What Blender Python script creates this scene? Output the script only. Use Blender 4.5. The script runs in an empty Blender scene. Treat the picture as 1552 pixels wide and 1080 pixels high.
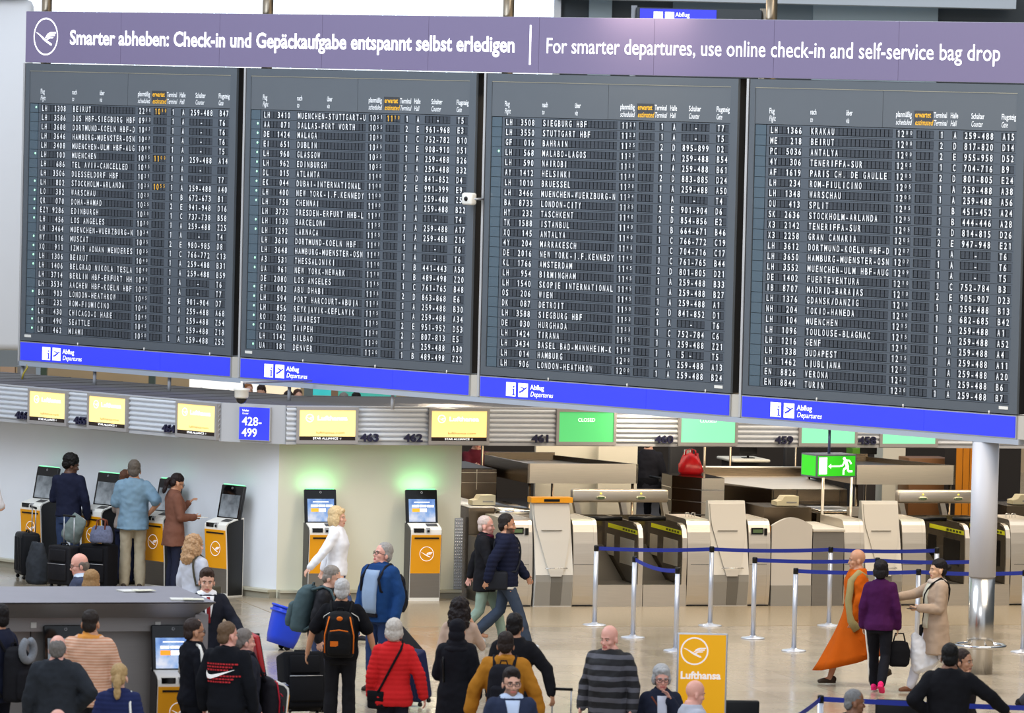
import bpy, bmesh, math, random
from mathutils import Vector, Matrix, Euler, noise
R = math.radians
SC = bpy.context.scene
COL = SC.collection

# ------------------------------------------------------------------ camera
CAM_H, FPX, PITCH, ROLL = 7.35, 8622.0, 2.71, 1.36
cd = bpy.data.cameras.new('camera')
cd.sensor_width = 36.0
cd.lens = 36.0 * FPX / 1552.0
cd.clip_start, cd.clip_end = 1.0, 600.0
cam = bpy.data.objects.new('camera', cd)
COL.objects.link(cam)
cam.location = (0, 0, CAM_H)
cam.rotation_euler = (Matrix.Rotation(R(90 - PITCH), 4, 'X') @ Matrix.Rotation(R(ROLL), 4, 'Z')).to_euler()
SC.camera = cam
cd.dof.use_dof = True
cd.dof.focus_distance = 79.0
cd.dof.aperture_fstop = 4.5

# ------------------------------------------------------------------ exposure, world, lights
SC.view_settings.view_transform = 'Standard'
SC.view_settings.look = 'None'
SC.view_settings.gamma = 1.0
SC.view_settings.use_curve_mapping = False
SC.view_settings.exposure = 0.0
SC.cycles.caustics_reflective = False
SC.cycles.caustics_refractive = False
SC.cycles.sample_clamp_indirect = 4.0
wd = bpy.data.worlds.new('hall_ambient'); SC.world = wd; wd.use_nodes = True
wd.node_tree.nodes['Background'].inputs[0].default_value = (0.80, 0.88, 1.0, 1)
wd.node_tree.nodes['Background'].inputs[1].default_value = 0.85


def area_light(name, loc, target, size, power, color, size_y=None):
    ld = bpy.data.lights.new(name, 'AREA')
    ld.shape = 'RECTANGLE'; ld.size = size; ld.size_y = size_y or size
    ld.energy = power; ld.color = color
    o = bpy.data.objects.new(name, ld); COL.objects.link(o)
    o.location = loc
    o.rotation_euler = (Vector(target) - Vector(loc)).to_track_quat('-Z', 'Y').to_euler()
    return o


A_ANG, B_ANG = R(16.2), R(-45)
A0 = Vector((-3.28, 80.8, 0))
# daylight from the roof glazing on the left, warm hall luminaires on the right
area_light('skylight_daylight', (-16, 66, 17), (-3, 80, 1), 14, 6800, (0.80, 0.89, 1.0), 20)
area_light('ceiling_luminaire_warm', (10, 68, 15), (6, 80, 0.5), 8, 2300, (1.0, 0.83, 0.62), 14)
area_light('row_downlights', (5.2, 80.2, 8.6), (5.0, 80.4, 0), 11, 620, (1.0, 0.80, 0.55), 1.6)
for nm_, a_, b_, z_, sx_, sy_, pw_, tl_ in (('canopy_downlights', 6.6, 0.3, 2.385, 9.5, 0.12, 120, 28), ('canopy_floodlight', 2.45, 0.05, 3.0, 0.25, 0.25, 26, -20), ('canopy_floodlight', 5.25, -0.75, 2.95, 0.25, 0.2, 14, 10)):
    l_ = area_light(nm_, (A0.x + a_ * math.cos(A_ANG) - b_ * math.sin(A_ANG), A0.y + a_ * math.sin(A_ANG) + b_ * math.cos(A_ANG), z_), (0, 0, 0), sx_, pw_, (1.0, 0.84, 0.62), sy_)
    l_.rotation_euler = (R(tl_), 0, A_ANG)
area_light('office_fill_light', (5.0, 86.0, 2.38), (5.0, 86.0, 0), 10, 75, (1.0, 0.84, 0.62), 2.0)  # unseen fill added to lift the dark office
area_light('front_fill_light', (0, 46, 14), (0, 66, 0), 10, 900, (0.95, 0.95, 1.0), 8)  # unseen fill added overhead to brighten the camera-facing fronts

# ------------------------------------------------------------------ frames of the place
# A: the row of bag drop machines (local x along the row, y into the back); B: boards and left wall



def A(a, b, z=0.0):
    return Vector((A0.x + a * math.cos(A_ANG) - b * math.sin(A_ANG), A0.y + a * math.sin(A_ANG) + b * math.cos(A_ANG), z))


def B(a, b, z=0.0):
    return Vector(((a + b) * 0.70711, (b - a) * 0.70711, z))


_f = Vector((0, math.cos(R(PITCH)), -math.sin(R(PITCH)))); _r = Vector((1, 0, 0)); _u = _r.cross(_f)
_c, _s = math.cos(R(ROLL)), math.sin(R(ROLL))


def at(px, py, d):
    """the point at distance d that is seen at column px, row py of the 1552 x 1080 frame"""
    v = _f + (_r * _c + _u * _s) * ((px - 776) / FPX) + (_u * _c - _r * _s) * ((540 - py) / FPX)
    return Vector((0, 0, CAM_H)) + v * (d / v.y)


def at_z(px, py, z):
    """the point of height z seen at px, py"""
    p = at(px, py, 1.0)
    return at(px, py, (z - CAM_H) / (p.z - CAM_H))


def a_at(px, b, py=740):
    """distance along frame A, at depth b, of the point seen at column px"""
    v = at(px, py, 1.0); n = Vector((-math.sin(A_ANG), math.cos(A_ANG), 0)); o = Vector((0, 0, CAM_H))
    t = ((A0 - o).dot(n) + b) / ((v - o).dot(n))
    p = o + (v - o) * t
    return (p - A0).dot(Vector((math.cos(A_ANG), math.sin(A_ANG), 0)))


# ------------------------------------------------------------------ materials
def lin(c):
    return tuple((x / 12.92 if x <= 0.04045 else ((x + 0.055) / 1.055) ** 2.4) for x in c)


def rgb(r, g, b):
    return lin((r / 255, g / 255, b / 255))


_M = {}


def mat(name, col, rough=0.6, metal=0.0, emit=0.0, nz=0.0, scale=20.0, bump=0.0, spec=0.5, coat=0.0, stretch=(1, 1, 1)):
    """principled material, colour given in sRGB 0-255, with procedural mottling and bump"""
    key = name
    if key in _M:
        return _M[key]
    m = bpy.data.materials.new(name); m.use_nodes = True
    nt = m.node_tree; N = nt.nodes; L = nt.links
    p = N['Principled BSDF']
    c = (*rgb(*col), 1)
    p.inputs['Base Color'].default_value = c
    p.inputs['Roughness'].default_value = rough
    p.inputs['Metallic'].default_value = metal
    p.inputs['Specular IOR Level'].default_value = spec
    p.inputs['Coat Weight'].default_value = coat
    if emit:
        p.inputs['Emission Color'].default_value = c
        p.inputs['Emission Strength'].default_value = emit
    if nz or bump:
        tc = N.new('ShaderNodeTexCoord'); mp = N.new('ShaderNodeMapping')
        mp.inputs['Scale'].default_value = stretch
        n = N.new('ShaderNodeTexNoise'); n.inputs['Scale'].default_value = scale; n.inputs['Detail'].default_value = 4
        L.new(tc.outputs['Object'], mp.inputs[0]); L.new(mp.outputs[0], n.inputs['Vector'])
        if nz:
            mr = N.new('ShaderNodeMapRange')
            mr.inputs[3].default_value = 1 - nz; mr.inputs[4].default_value = 1 + nz
            L.new(n.outputs['Fac'], mr.inputs[0])
            mx = N.new('ShaderNodeVectorMath'); mx.operation = 'SCALE'
            mx.inputs[0].default_value = c[:3]
            L.new(mr.outputs[0], mx.inputs['Scale']); L.new(mx.outputs[0], p.inputs['Base Color'])
        if bump:
            bp = N.new('ShaderNodeBump'); bp.inputs['Strength'].default_value = bump; bp.inputs['Distance'].default_value = 0.02
            L.new(n.outputs['Fac'], bp.inputs['Height']); L.new(bp.outputs[0], p.inputs['Normal'])
    _M[key] = m
    return m


def stripes(name, cols, axis='Z', period=0.1, duty=0.5, rough=0.8, offset=0.0, bump=0.0, wob=0.0):
    """two colour stripes along an object axis (knit stripes, quilting seams, corduroy)"""
    if name in _M:
        return _M[name]
    m = bpy.data.materials.new(name); m.use_nodes = True
    N = m.node_tree.nodes; L = m.node_tree.links; p = N['Principled BSDF']
    p.inputs['Roughness'].default_value = rough
    tc = N.new('ShaderNodeTexCoord'); sx = N.new('ShaderNodeSeparateXYZ')
    L.new(tc.outputs['Object'], sx.inputs[0])
    a = N.new('ShaderNodeMath'); a.operation = 'MULTIPLY_ADD'; a.inputs[1].default_value = 1 / period; a.inputs[2].default_value = offset + 100
    src = sx.outputs[axis]
    if wob:
        nn = N.new('ShaderNodeTexNoise'); nn.inputs['Scale'].default_value = 6
        L.new(tc.outputs['Object'], nn.inputs['Vector'])
        w = N.new('ShaderNodeMath'); w.operation = 'MULTIPLY_ADD'; w.inputs[1].default_value = wob
        L.new(nn.outputs['Fac'], w.inputs[0]); L.new(src, w.inputs[2]); src = w.outputs[0]
    L.new(src, a.inputs[0])
    f = N.new('ShaderNodeMath'); f.operation = 'FRACT'; L.new(a.outputs[0], f.inputs[0])
    g = N.new('ShaderNodeMath'); g.operation = 'LESS_THAN'; g.inputs[1].default_value = duty; L.new(f.outputs[0], g.inputs[0])
    mx = N.new('ShaderNodeMix'); mx.data_type = 'RGBA'
    mx.inputs['A'].default_value = (*rgb(*cols[0]), 1); mx.inputs['B'].default_value = (*rgb(*cols[1]), 1)
    L.new(g.outputs[0], mx.inputs['Factor']); L.new(mx.outputs['Result'], p.inputs['Base Color'])
    if bump:
        s = N.new('ShaderNodeMath'); s.operation = 'SINE'
        k = N.new('ShaderNodeMath'); k.operation = 'MULTIPLY'; k.inputs[1].default_value = math.pi
        L.new(f.outputs[0], k.inputs[0]); L.new(k.outputs[0], s.inputs[0])
        bp = N.new('ShaderNodeBump'); bp.inputs['Strength'].default_value = bump; bp.inputs['Distance'].default_value = 0.03
        L.new(s.outputs[0], bp.inputs['Height']); L.new(bp.outputs[0], p.inputs['Normal'])
    _M[name] = m
    return m


def steel(name, col=(176, 168, 156), rough=0.3, stretch=(1, 1, 40)):
    if name in _M:
        return _M[name]
    m = mat(name, col, rough, 1.0, nz=0.10, scale=3.0, stretch=stretch)
    return m


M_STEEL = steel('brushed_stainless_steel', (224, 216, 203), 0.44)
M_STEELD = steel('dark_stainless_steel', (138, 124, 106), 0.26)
M_CHROME = mat('polished_chrome', (215, 215, 215), 0.12, 1.0)
M_ALU = mat('matt_aluminium', (190, 192, 196), 0.45, 0.8)
M_WHITE = mat('white_lettering', (250, 250, 250), 0.5, emit=0.25)
M_WPLAS = mat('white_plastic', (232, 230, 222), 0.4)
M_BLACK = mat('black_plastic', (14, 14, 15), 0.35, spec=0.3)
M_BLACKM = mat('black_fabric', (20, 20, 23), 0.85, nz=0.25, scale=60)
M_YEL = mat('golden_yellow_panel', (233, 158, 0), 0.45)
M_LITWHITE = mat('backlit_white', (255, 255, 255), 0.5, emit=1.0)


# ------------------------------------------------------------------ objects
def link(o, parent=None):
    COL.objects.link(o)
    if parent is not None:
        o.parent = parent
    return o


def tag(o, label=None, cat=None, group=None, kind=None):
    if label: o['label'] = label
    if cat: o['category'] = cat
    if group: o['group'] = group
    if kind: o['kind'] = kind
    return o


def thing(name, label, cat, loc=(0, 0, 0), rz=0.0, group=None):
    o = bpy.data.objects.new(name, None)
    o.empty_display_size = 0.1
    link(o); o.location = loc; o.rotation_euler = (0, 0, rz)
    return tag(o, label, cat, group)


class MB:
    """collects vertices and faces (each face with a material slot) for ONE mesh object"""

    def __init__(s):
        s.v = []; s.f = []; s.mi = []; s.mats = []; s.sm = []

    def slot(s, m):
        if m not in s.mats:
            s.mats.append(m)
        return s.mats.index(m)

    def add(s, vs, fs, m, smooth=False, M=None):
        b = len(s.v); k = s.slot(m)
        s.v += [tuple(M @ Vector(v)) for v in vs] if M is not None else [tuple(v) for v in vs]
        s.f += [tuple(i + b for i in f) for f in fs]
        s.mi += [k] * len(fs); s.sm += [smooth] * len(fs)
        return s

    def box(s, x0, x1, y0, y1, z0, z1, m, M=None):
        vs = [(x, y, z) for z in (z0, z1) for y in (y0, y1) for x in (x0, x1)]
        fs = [(0, 2, 3, 1), (4, 5, 7, 6), (0, 1, 5, 4), (2, 6, 7, 3), (0, 4, 6, 2), (1, 3, 7, 5)]
        return s.add(vs, fs, m, False, M)

    def rbox(s, x0, x1, y0, y1, z0, z1, r, m, seg=2, M=None, smooth=True):
        """box with bevelled edges"""
        bm = bmesh.new()
        bmesh.ops.create_cube(bm, size=1)
        for v in bm.verts:
            v.co = Vector(((x0 + x1) / 2 + v.co.x * (x1 - x0), (y0 + y1) / 2 + v.co.y * (y1 - y0), (z0 + z1) / 2 + v.co.z * (z1 - z0)))
        r = min(r, 0.49 * min(x1 - x0, y1 - y0, z1 - z0))
        bmesh.ops.bevel(bm, geom=list(bm.edges), offset=r, segments=seg, profile=0.5, affect='EDGES')
        s.add([v.co.copy() for v in bm.verts], [[v.index for v in f.verts] for f in bm.faces] if not bm.verts.index_update() else [], m, smooth, M)
        bm.free()
        return s

    def quad(s, pts, m):
        return s.add(pts, [tuple(range(len(pts)))], m)

    def prism(s, poly, y0, y1, m, axis='y', smooth=False, M=None):
        """extrude a polygon: axis y -> poly in (x,z); axis x -> poly in (y,z); axis z -> poly in (x,y)"""
        n = len(poly)
        f3 = {'y': lambda p, t: (p[0], t, p[1]), 'x': lambda p, t: (t, p[0], p[1]), 'z': lambda p, t: (p[0], p[1], t)}[axis]
        vs = [f3(p, y0) for p in poly] + [f3(p, y1) for p in poly]
        fs = [tuple(range(n)), tuple(range(2 * n - 1, n - 1, -1))] + [(i, n + i, n + (i + 1) % n, (i + 1) % n) for i in range(n)]
        return s.add(vs, fs, m, smooth, M)

    def tube(s, pts, rad, m, n=10, caps=True, M=None, smooth=True, close=False):
        """swept circle along points; rad a number or a list"""
        P = [Vector(p) for p in pts]; k = len(P)
        rs = rad if isinstance(rad, (list, tuple)) else [rad] * k
        vs = []; up = None
        for i in range(k):
            if close:
                d = P[(i + 1) % k] - P[i - 1]
            else:
                d = (P[min(i + 1, k - 1)] - P[max(i - 1, 0)])
            d.normalize()
            if up is None:
                up = Vector((0, 0, 1)) if abs(d.z) < 0.9 else Vector((0, 1, 0))
            a = d.cross(up); a.normalize(); b = a.cross(d); up = b
            for j in range(n):
                t = 2 * math.pi * j / n
                vs.append(P[i] + (a * math.cos(t) + b * math.sin(t)) * rs[i])
        fs = []
        for i in range(k if close else k - 1):
            for j in range(n):
                i2 = (i + 1) % k
                fs.append((i * n + j, i * n + (j + 1) % n, i2 * n + (j + 1) % n, i2 * n + j))
        if caps and not close:
            fs += [tuple(range(n - 1, -1, -1)), tuple(range((k - 1) * n, k * n))]
        return s.add(vs, fs, m, smooth, M)

    def lathe(s, prof, m, n=24, c=(0, 0, 0), M=None, smooth=True, sx=1.0, sy=1.0):
        """profile [(r, z)] turned about z; closed with caps"""
        vs = []; fs = []
        k = len(prof)
        for r, z in prof:
            for j in range(n):
                t = 2 * math.pi * j / n
                vs.append((c[0] + r * sx * math.cos(t), c[1] + r * sy * math.sin(t), c[2] + z))
        for i in range(k - 1):
            for j in range(n):
                fs.append((i * n + j, i * n + (j + 1) % n, (i + 1) * n + (j + 1) % n, (i + 1) * n + j))
        fs += [tuple(range(n - 1, -1, -1)), tuple(range((k - 1) * n, k * n))]
        return s.add(vs, fs, m, smooth, M)

    def ell(s, c, r, m, M=None, nu=16, nv=10, rot=None):
        vs = []; fs = []
        Rm = Euler(rot).to_matrix() if rot else None
        for i in range(nv + 1):
            ph = math.pi * i / nv
            for j in range(nu):
                t = 2 * math.pi * j / nu
                p = Vector((r[0] * math.sin(ph) * math.cos(t), r[1] * math.sin(ph) * math.sin(t), -r[2] * math.cos(ph)))
                if Rm: p = Rm @ p
                vs.append(p + Vector(c))
        for i in range(nv):
            for j in range(nu):
                a, b2, c2, d = i * nu + j, i * nu + (j + 1) % nu, (i + 1) * nu + (j + 1) % nu, (i + 1) * nu + j
                if i == 0: fs.append((a, c2, d))
                elif i == nv - 1: fs.append((a, b2, d))
                else: fs.append((a, b2, c2, d))
        return s.add(vs, fs, m, True, M)

    def build(s, name, parent=None, loc=None, rz=None, merge=False):
        me = bpy.data.meshes.new(name)
        me.from_pydata([tuple(v) for v in s.v], [], s.f)
        for m in s.mats: me.materials.append(m)
        me.polygons.foreach_set('material_index', s.mi)
        me.polygons.foreach_set('use_smooth', s.sm)
        me.update()
        o = bpy.data.objects.new(name, me); link(o, parent)
        if loc is not None: o.location = loc
        if rz is not None: o.rotation_euler = (0, 0, rz)
        return o


def struct(o, label=None, cat='structure'):
    o['kind'] = 'structure'
    if label:
        o['label'] = label; o['category'] = cat
    return o


# ------------------------------------------------------------------ lettering
_G = {}


def glyph(ch, bold=0.0, shear=0.0):
    k = (ch, bold, shear)
    if k in _G: return _G[k]
    cu = bpy.data.curves.new('g', 'FONT'); cu.body = ch; cu.size = 1.0; cu.resolution_u = 3
    cu.offset = bold; cu.shear = shear; cu.fill_mode = 'FRONT'
    o = bpy.data.objects.new('g', cu); COL.objects.link(o)
    bpy.context.view_layer.update()
    me = bpy.data.meshes.new_from_object(o.evaluated_get(bpy.context.evaluated_depsgraph_get()))
    vs = [(v.co.x, v.co.y) for v in me.vertices]; fs = [tuple(p.vertices) for p in me.polygons]
    # advance from doubled string
    cu.body = ch + 'I'; bpy.context.view_layer.update()
    m2 = bpy.data.meshes.new_from_object(o.evaluated_get(bpy.context.evaluated_depsgraph_get()))
    cu.body = 'I'; bpy.context.view_layer.update()
    m3 = bpy.data.meshes.new_from_object(o.evaluated_get(bpy.context.evaluated_depsgraph_get()))
    adv = max(v.co.x for v in m2.vertices) - max(v.co.x for v in m3.vertices)
    for q in (me, m2, m3): bpy.data.meshes.remove(q)
    bpy.data.objects.remove(o); bpy.data.curves.remove(cu)
    _G[k] = (vs, fs, adv)
    return _G[k]


CAPH = None


def cap_h():
    global CAPH
    if CAPH is None:
        CAPH = max(v[1] for v in glyph('H')[0])
    return CAPH


def text(mb, s, x, z, h, m, width=None, y=0.0, bold=0.0, shear=0.0, align='l', sx=1.0, track=0.0, M=None):
    """flat lettering facing -y: baseline z, cap height h; width squeezes to a total width"""
    k = h / cap_h()
    adv = [glyph(c, bold, shear)[2] + track if c != ' ' else 0.28 for c in s]
    tot = sum(adv) * k
    fx = (width / tot) if width else sx
    x0 = x - (tot * fx if align == 'r' else tot * fx / 2 if align == 'c' else 0)
    for c, a in zip(s, adv):
        if c != ' ':
            vs, fs, _ = glyph(c, bold, shear)
            mb.add([(x0 + vx * k * fx, y, z + vz * k) for vx, vz in vs], fs, m, False, M)
        x0 += a * k * fx
    return tot * fx


def crane(mb, cx, cz, r, m, y=0.0, ring=0.07, M=None):
    """stylised flying crane in a ring"""
    n = 40
    vs = []
    for rr in (r, r * (1 - ring * 1.6)):
        vs += [(cx + rr * math.cos(2 * math.pi * i / n), y, cz + rr * math.sin(2 * math.pi * i / n)) for i in range(n)]
    mb.add(vs, [(i, (i + 1) % n, n + (i + 1) % n, n + i) for i in range(n)], m, False, M)

    def poly(pts):
        mb.add([(cx + px * r, y, cz + pz * r) for px, pz in pts], [tuple(range(len(pts)))], m, False, M)
    # neck and body sweeping from upper left beak to lower right legs
    poly([(-0.82, 0.22), (-0.62, 0.18), (-0.30, 0.02), (-0.02, -0.14), (0.10, -0.22), (0.02, -0.30), (-0.22, -0.16), (-0.52, 0.06)])
    poly([(0.10, -0.20), (0.50, -0.38), (0.50, -0.47), (0.36, -0.45), (0.02, -0.29)])
    # wing with feather tips
    poly([(-0.10, -0.12), (0.12, 0.14), (0.36, 0.24), (0.82, 0.25), (0.82, 0.16), (0.40, 0.14)])
    poly([(-0.05, -0.13), (0.40, 0.11), (0.76, 0.11), (0.72, 0.03), (0.36, 0.02)])
    poly([(0.0, -0.16), (0.36, -0.01), (0.64, -0.02), (0.58, -0.09), (0.30, -0.10), (0.10, -0.20)])
# ================================================================== the setting
def floor_material():
    m = bpy.data.materials.new('polished_stone_tiles'); m.use_nodes = True
    N = m.node_tree.nodes; L = m.node_tree.links; p = N['Principled BSDF']
    tc = N.new('ShaderNodeTexCoord'); mp = N.new('ShaderNodeMapping')
    mp.inputs['Rotation'].default_value = (0, 0, -A_ANG)
    L.new(tc.outputs['Object'], mp.inputs[0])
    br = N.new('ShaderNodeTexBrick'); br.offset = 0.0
    br.inputs['Scale'].default_value = 1.0; br.inputs['Brick Width'].default_value = 0.9; br.inputs['Row Height'].default_value = 0.9
    br.inputs['Mortar Size'].default_value = 0.006; br.inputs['Bias'].default_value = 0.0
    br.inputs['Color1'].default_value = (*rgb(164, 151, 130), 1); br.inputs['Color2'].default_value = (*rgb(174, 161, 141), 1)
    br.inputs['Mortar'].default_value = (*rgb(140, 128, 110), 1)
    L.new(mp.outputs[0], br.inputs['Vector'])
    n1 = N.new('ShaderNodeTexNoise'); n1.inputs['Scale'].default_value = 26; n1.inputs['Detail'].default_value = 6; n1.inputs['Roughness'].default_value = 0.7
    n2 = N.new('ShaderNodeTexNoise'); n2.inputs['Scale'].default_value = 1.3; n2.inputs['Detail'].default_value = 3
    L.new(mp.outputs[0], n1.inputs['Vector']); L.new(mp.outputs[0], n2.inputs['Vector'])
    r1 = N.new('ShaderNodeMapRange'); r1.inputs[3].default_value = 0.72; r1.inputs[4].default_value = 1.28; L.new(n1.outputs['Fac'], r1.inputs[0])
    r2 = N.new('ShaderNodeMapRange'); r2.inputs[3].default_value = 0.85; r2.inputs[4].default_value = 1.15; L.new(n2.outputs['Fac'], r2.inputs[0])
    mm = N.new('ShaderNodeMath'); mm.operation = 'MULTIPLY'; L.new(r1.outputs[0], mm.inputs[0]); L.new(r2.outputs[0], mm.inputs[1])
    sc = N.new('ShaderNodeVectorMath'); sc.operation = 'SCALE'; L.new(br.outputs['Color'], sc.inputs[0]); L.new(mm.outputs[0], sc.inputs['Scale'])
    L.new(sc.outputs[0], p.inputs['Base Color'])
    rr = N.new('ShaderNodeMapRange'); rr.inputs[3].default_value = 0.10; rr.inputs[4].default_value = 0.24
    L.new(n2.outputs['Fac'], rr.inputs[0]); L.new(rr.outputs[0], p.inputs['Roughness'])
    return m


b = MB(); b.quad([(-40, 30, 0), (40, 30, 0), (40, 150, 0), (-40, 150, 0)], floor_material())
struct(b.build('floor'), 'polished beige stone tile floor of the hall', 'floor')

# rougher granite strip in front of the machines, flush with the tiles
M_GRAN = mat('matt_granite_strip', (166, 151, 126), 0.22, nz=0.30, scale=60)
b = MB(); P4 = [A(-0.6, -4.26), A(16, -4.26), A(16, 0), A(-0.6, 0)]
b.prism([(p.x, p.y) for p in P4], 0.0, 0.004, M_GRAN, 'z')
struct(b.build('trim_1'), 'darker granite floor strip in front of the bag drop row', 'floor')

# back walls of the check-in island
M_WALLA = mat('cream_wall_paint', (224, 222, 202), 0.55, nz=0.02, scale=4)
M_WALLB = mat('white_wall_paint', (236, 240, 246), 0.5, nz=0.02, scale=4)
M_BUMP = mat('bumper_rail', (190, 186, 165), 0.4)
b = MB(); b.box(0, 2.70, 0, 0.25, 0, 2.5, M_WALLA)
struct(b.build('wall_right', loc=A(0, 0), rz=A_ANG), 'cream partition wall behind the two lit kiosks', 'wall')
b = MB(); b.box(-9.0, 0.0, 0, 0.25, 0, 2.5, M_WALLB)
cB = (Vector((A0.x, A0.y, 0)))
aB = (cB.x - cB.y) * 0.70711; bB = (cB.x + cB.y) * 0.70711
struct(b.build('wall_left', loc=cB, rz=B_ANG), 'white partition wall behind the row of dark kiosks on the left', 'wall')
for nm, mtx, x0, x1, lab in (('baseboard_right', A_ANG, 0.02, 2.70, 'cream bumper ledge along the foot of the cream wall'), ('baseboard_left', B_ANG, -9.0, 0.0, 'cream bumper ledge along the foot of the white wall')):
    b = MB(); b.box(x0, x1, -0.13, 0, 0.0, 0.09, mat('bumper_grey', (150, 146, 130), 0.5)); b.box(x0, x1, -0.16, 0, 0.09, 0.125, M_BUMP)
    struct(b.build(nm, loc=cB, rz=mtx), lab, 'baseboard')
# perforated steel corner guard on the wall end
b = MB(); b.box(2.62, 2.74, -0.012, 0.26, 0.13, 1.15, M_ALU)
for i in range(4):
    for j in range(22):
        b.ell((2.635 + i * 0.03, -0.012, 0.17 + j * 0.045), (0.009, 0.006, 0.014), M_CHROME, nu=6, nv=4)
struct(b.build('trim_2', loc=A(0, 0), rz=A_ANG), 'dimpled steel corner guard on the end of the cream wall', 'trim')

# canopy with corrugated fascia
M_CORR = mat('corrugated_aluminium', (212, 216, 222), 0.45, 0.12, nz=0.05, scale=8)
M_CANTOP = mat('dark_canopy_roofing', (92, 90, 90), 0.8, nz=0.12, scale=10)
M_CANEDGE = mat('grey_canopy_edge', (184, 185, 188), 0.5, 0.1)
ZT, ZB = 2.77, 2.24
FA, FB = -0.366, -0.575          # fascia offsets from the two wall planes (local y)
cA_x0 = -0.20


def corrug(b, x0, x1, y, flip=1):
    n = 7; h = (ZT - ZB - 0.04) / n
    prof = []
    for i in range(n):
        z = ZB + 0.02 + i * h
        prof += [(y, z), (y - 0.012, z + h * 0.15), (y - 0.034, z + h * 0.40), (y - 0.034, z + h * 0.62), (y - 0.012, z + h * 0.86)]
    prof += [(y, ZT - 0.02)]
    vs = [(x, p[0], p[1]) for x in (x0, x1) for p in prof]
    k = len(prof)
    b.add(vs, [(i, k + i, k + i + 1, i + 1) for i in range(k - 1)], M_CORR, False)
    b.box(x0, x1, y - 0.02, y + 0.05, ZB - 0.02, ZB + 0.02, M_CANEDGE)
    b.box(x0, x1, y - 0.02, y + 0.05, ZT - 0.02, ZT, M_CANEDGE)


# right arm
b = MB(); corrug(b, 0.0, 16.0, FA); b.box(0.0, 16, FA + 0.05, FA + 2.3, ZT - 0.03, ZT, M_CANTOP); b.box(0.0, 16, FA + 0.05, FA + 2.3, ZB + 0.16, ZB + 0.19, mat('canopy_soffit', (205, 198, 182), 0.6))
b.box(0, 16, FA + 2.25, FA + 2.3, ZB + 0.19, ZT - 0.03, M_CANEDGE)
struct(b.build('ceiling_1', loc=A(0, 0), rz=A_ANG), 'counter canopy with corrugated fascia over the bag drop row', 'canopy')
b = MB(); corrug(b, -9.0, -0.62, FB); b.box(-9, -0.66, FB + 0.05, FB + 2.3, ZT - 0.031, ZT - 0.001, M_CANTOP); b.box(-9, -0.66, FB + 0.05, FB + 2.3, ZB + 0.16, ZB + 0.19, mat('canopy_soffit', (205, 198, 182), 0.6))
for i in range(14):   # roofing seams
    b.box(-9 + i * 0.6, -8.985 + i * 0.6, FB + 0.06, FB + 2.3, ZT - 0.001, ZT + 0.004, mat('roof_seam', (80, 78, 78), 0.8))
struct(b.build('ceiling_2', loc=cB, rz=B_ANG), 'counter canopy with corrugated fascia along the left wall', 'canopy')
# bevelled corner of the canopy carrying the hall sign
pB = Vector((cB.x, cB.y, 0)) + Matrix.Rotation(B_ANG, 3, 'Z') @ Vector((-0.62, FB, 0))
pA = A(0.0, FA)
cdir = (pA - pB); clen = cdir.length; c_ang = math.atan2(cdir.y, cdir.x)
b = MB(); b.box(0, clen, 0, 0.06, ZB - 0.02, ZT, M_CANEDGE)
b.prism([(0, 0.06), (clen, 0.06), (clen - 0.1, 1.3), (0.1, 1.3)], ZT - 0.03, ZT - 0.002, M_CANTOP, 'z')
b.box(0.0, 0.012, -0.006, 0.0, ZB - 0.02, ZT, M_ALU); b.box(clen - 0.012, clen, -0.006, 0.0, ZB - 0.02, ZT, M_ALU)
struct(b.build('ceiling_3', loc=pB, rz=c_ang), 'bevelled grey corner panel of the canopy between the two arms', 'canopy')

# hall sign on the bevelled corner
M_BLUE = mat('backlit_blue', (44, 54, 212), 0.4, emit=0.8)
t = thing('counter_range_sign', 'square blue backlit sign reading 428-499 on the canopy corner', 'sign', pB, c_ang)
cx = clen / 2 + 0.04
b = MB(); b.box(cx - 0.245, cx + 0.245, -0.05, 0.0, 2.255, 2.735, M_CANEDGE); b.build('sign_box', t)
b = MB(); b.box(cx - 0.235, cx + 0.235, -0.054, -0.05, 2.265, 2.725, M_BLUE); b.build('sign_face', t)
b = MB()
text(b, 'Schalter', cx - 0.19, 2.665, 0.030, M_LITWHITE, y=-0.056, bold=0.01, sx=0.75); text(b, 'Counter', cx - 0.19, 2.625, 0.026, M_LITWHITE, y=-0.056, shear=0.2, sx=0.75)
text(b, '428-', cx - 0.19, 2.47, 0.115, M_LITWHITE, y=-0.056, width=0.31, bold=0.012); text(b, '499', cx - 0.19, 2.31, 0.115, M_LITWHITE, y=-0.056, width=0.24, bold=0.012)
b.build('lettering', t)

# ------------------------------------------------------------------ counter screens and numbers
M_SCRY = mat('yellow_lit_screen', (255, 224, 140), 0.3, emit=0.85)
M_SCRG = mat('green_lit_screen', (122, 216, 166), 0.3, emit=0.82)
M_SCRG2 = mat('deep_green_lit_screen', (84, 190, 112), 0.3, emit=0.72)
M_SCRK = mat('dark_screen_strip', (34, 18, 8), 0.3)
M_BROWNT = mat('brown_lettering', (150, 92, 10), 0.5)
M_FRAME = mat('screen_frame', (168, 164, 162), 0.45, 0.3)


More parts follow.
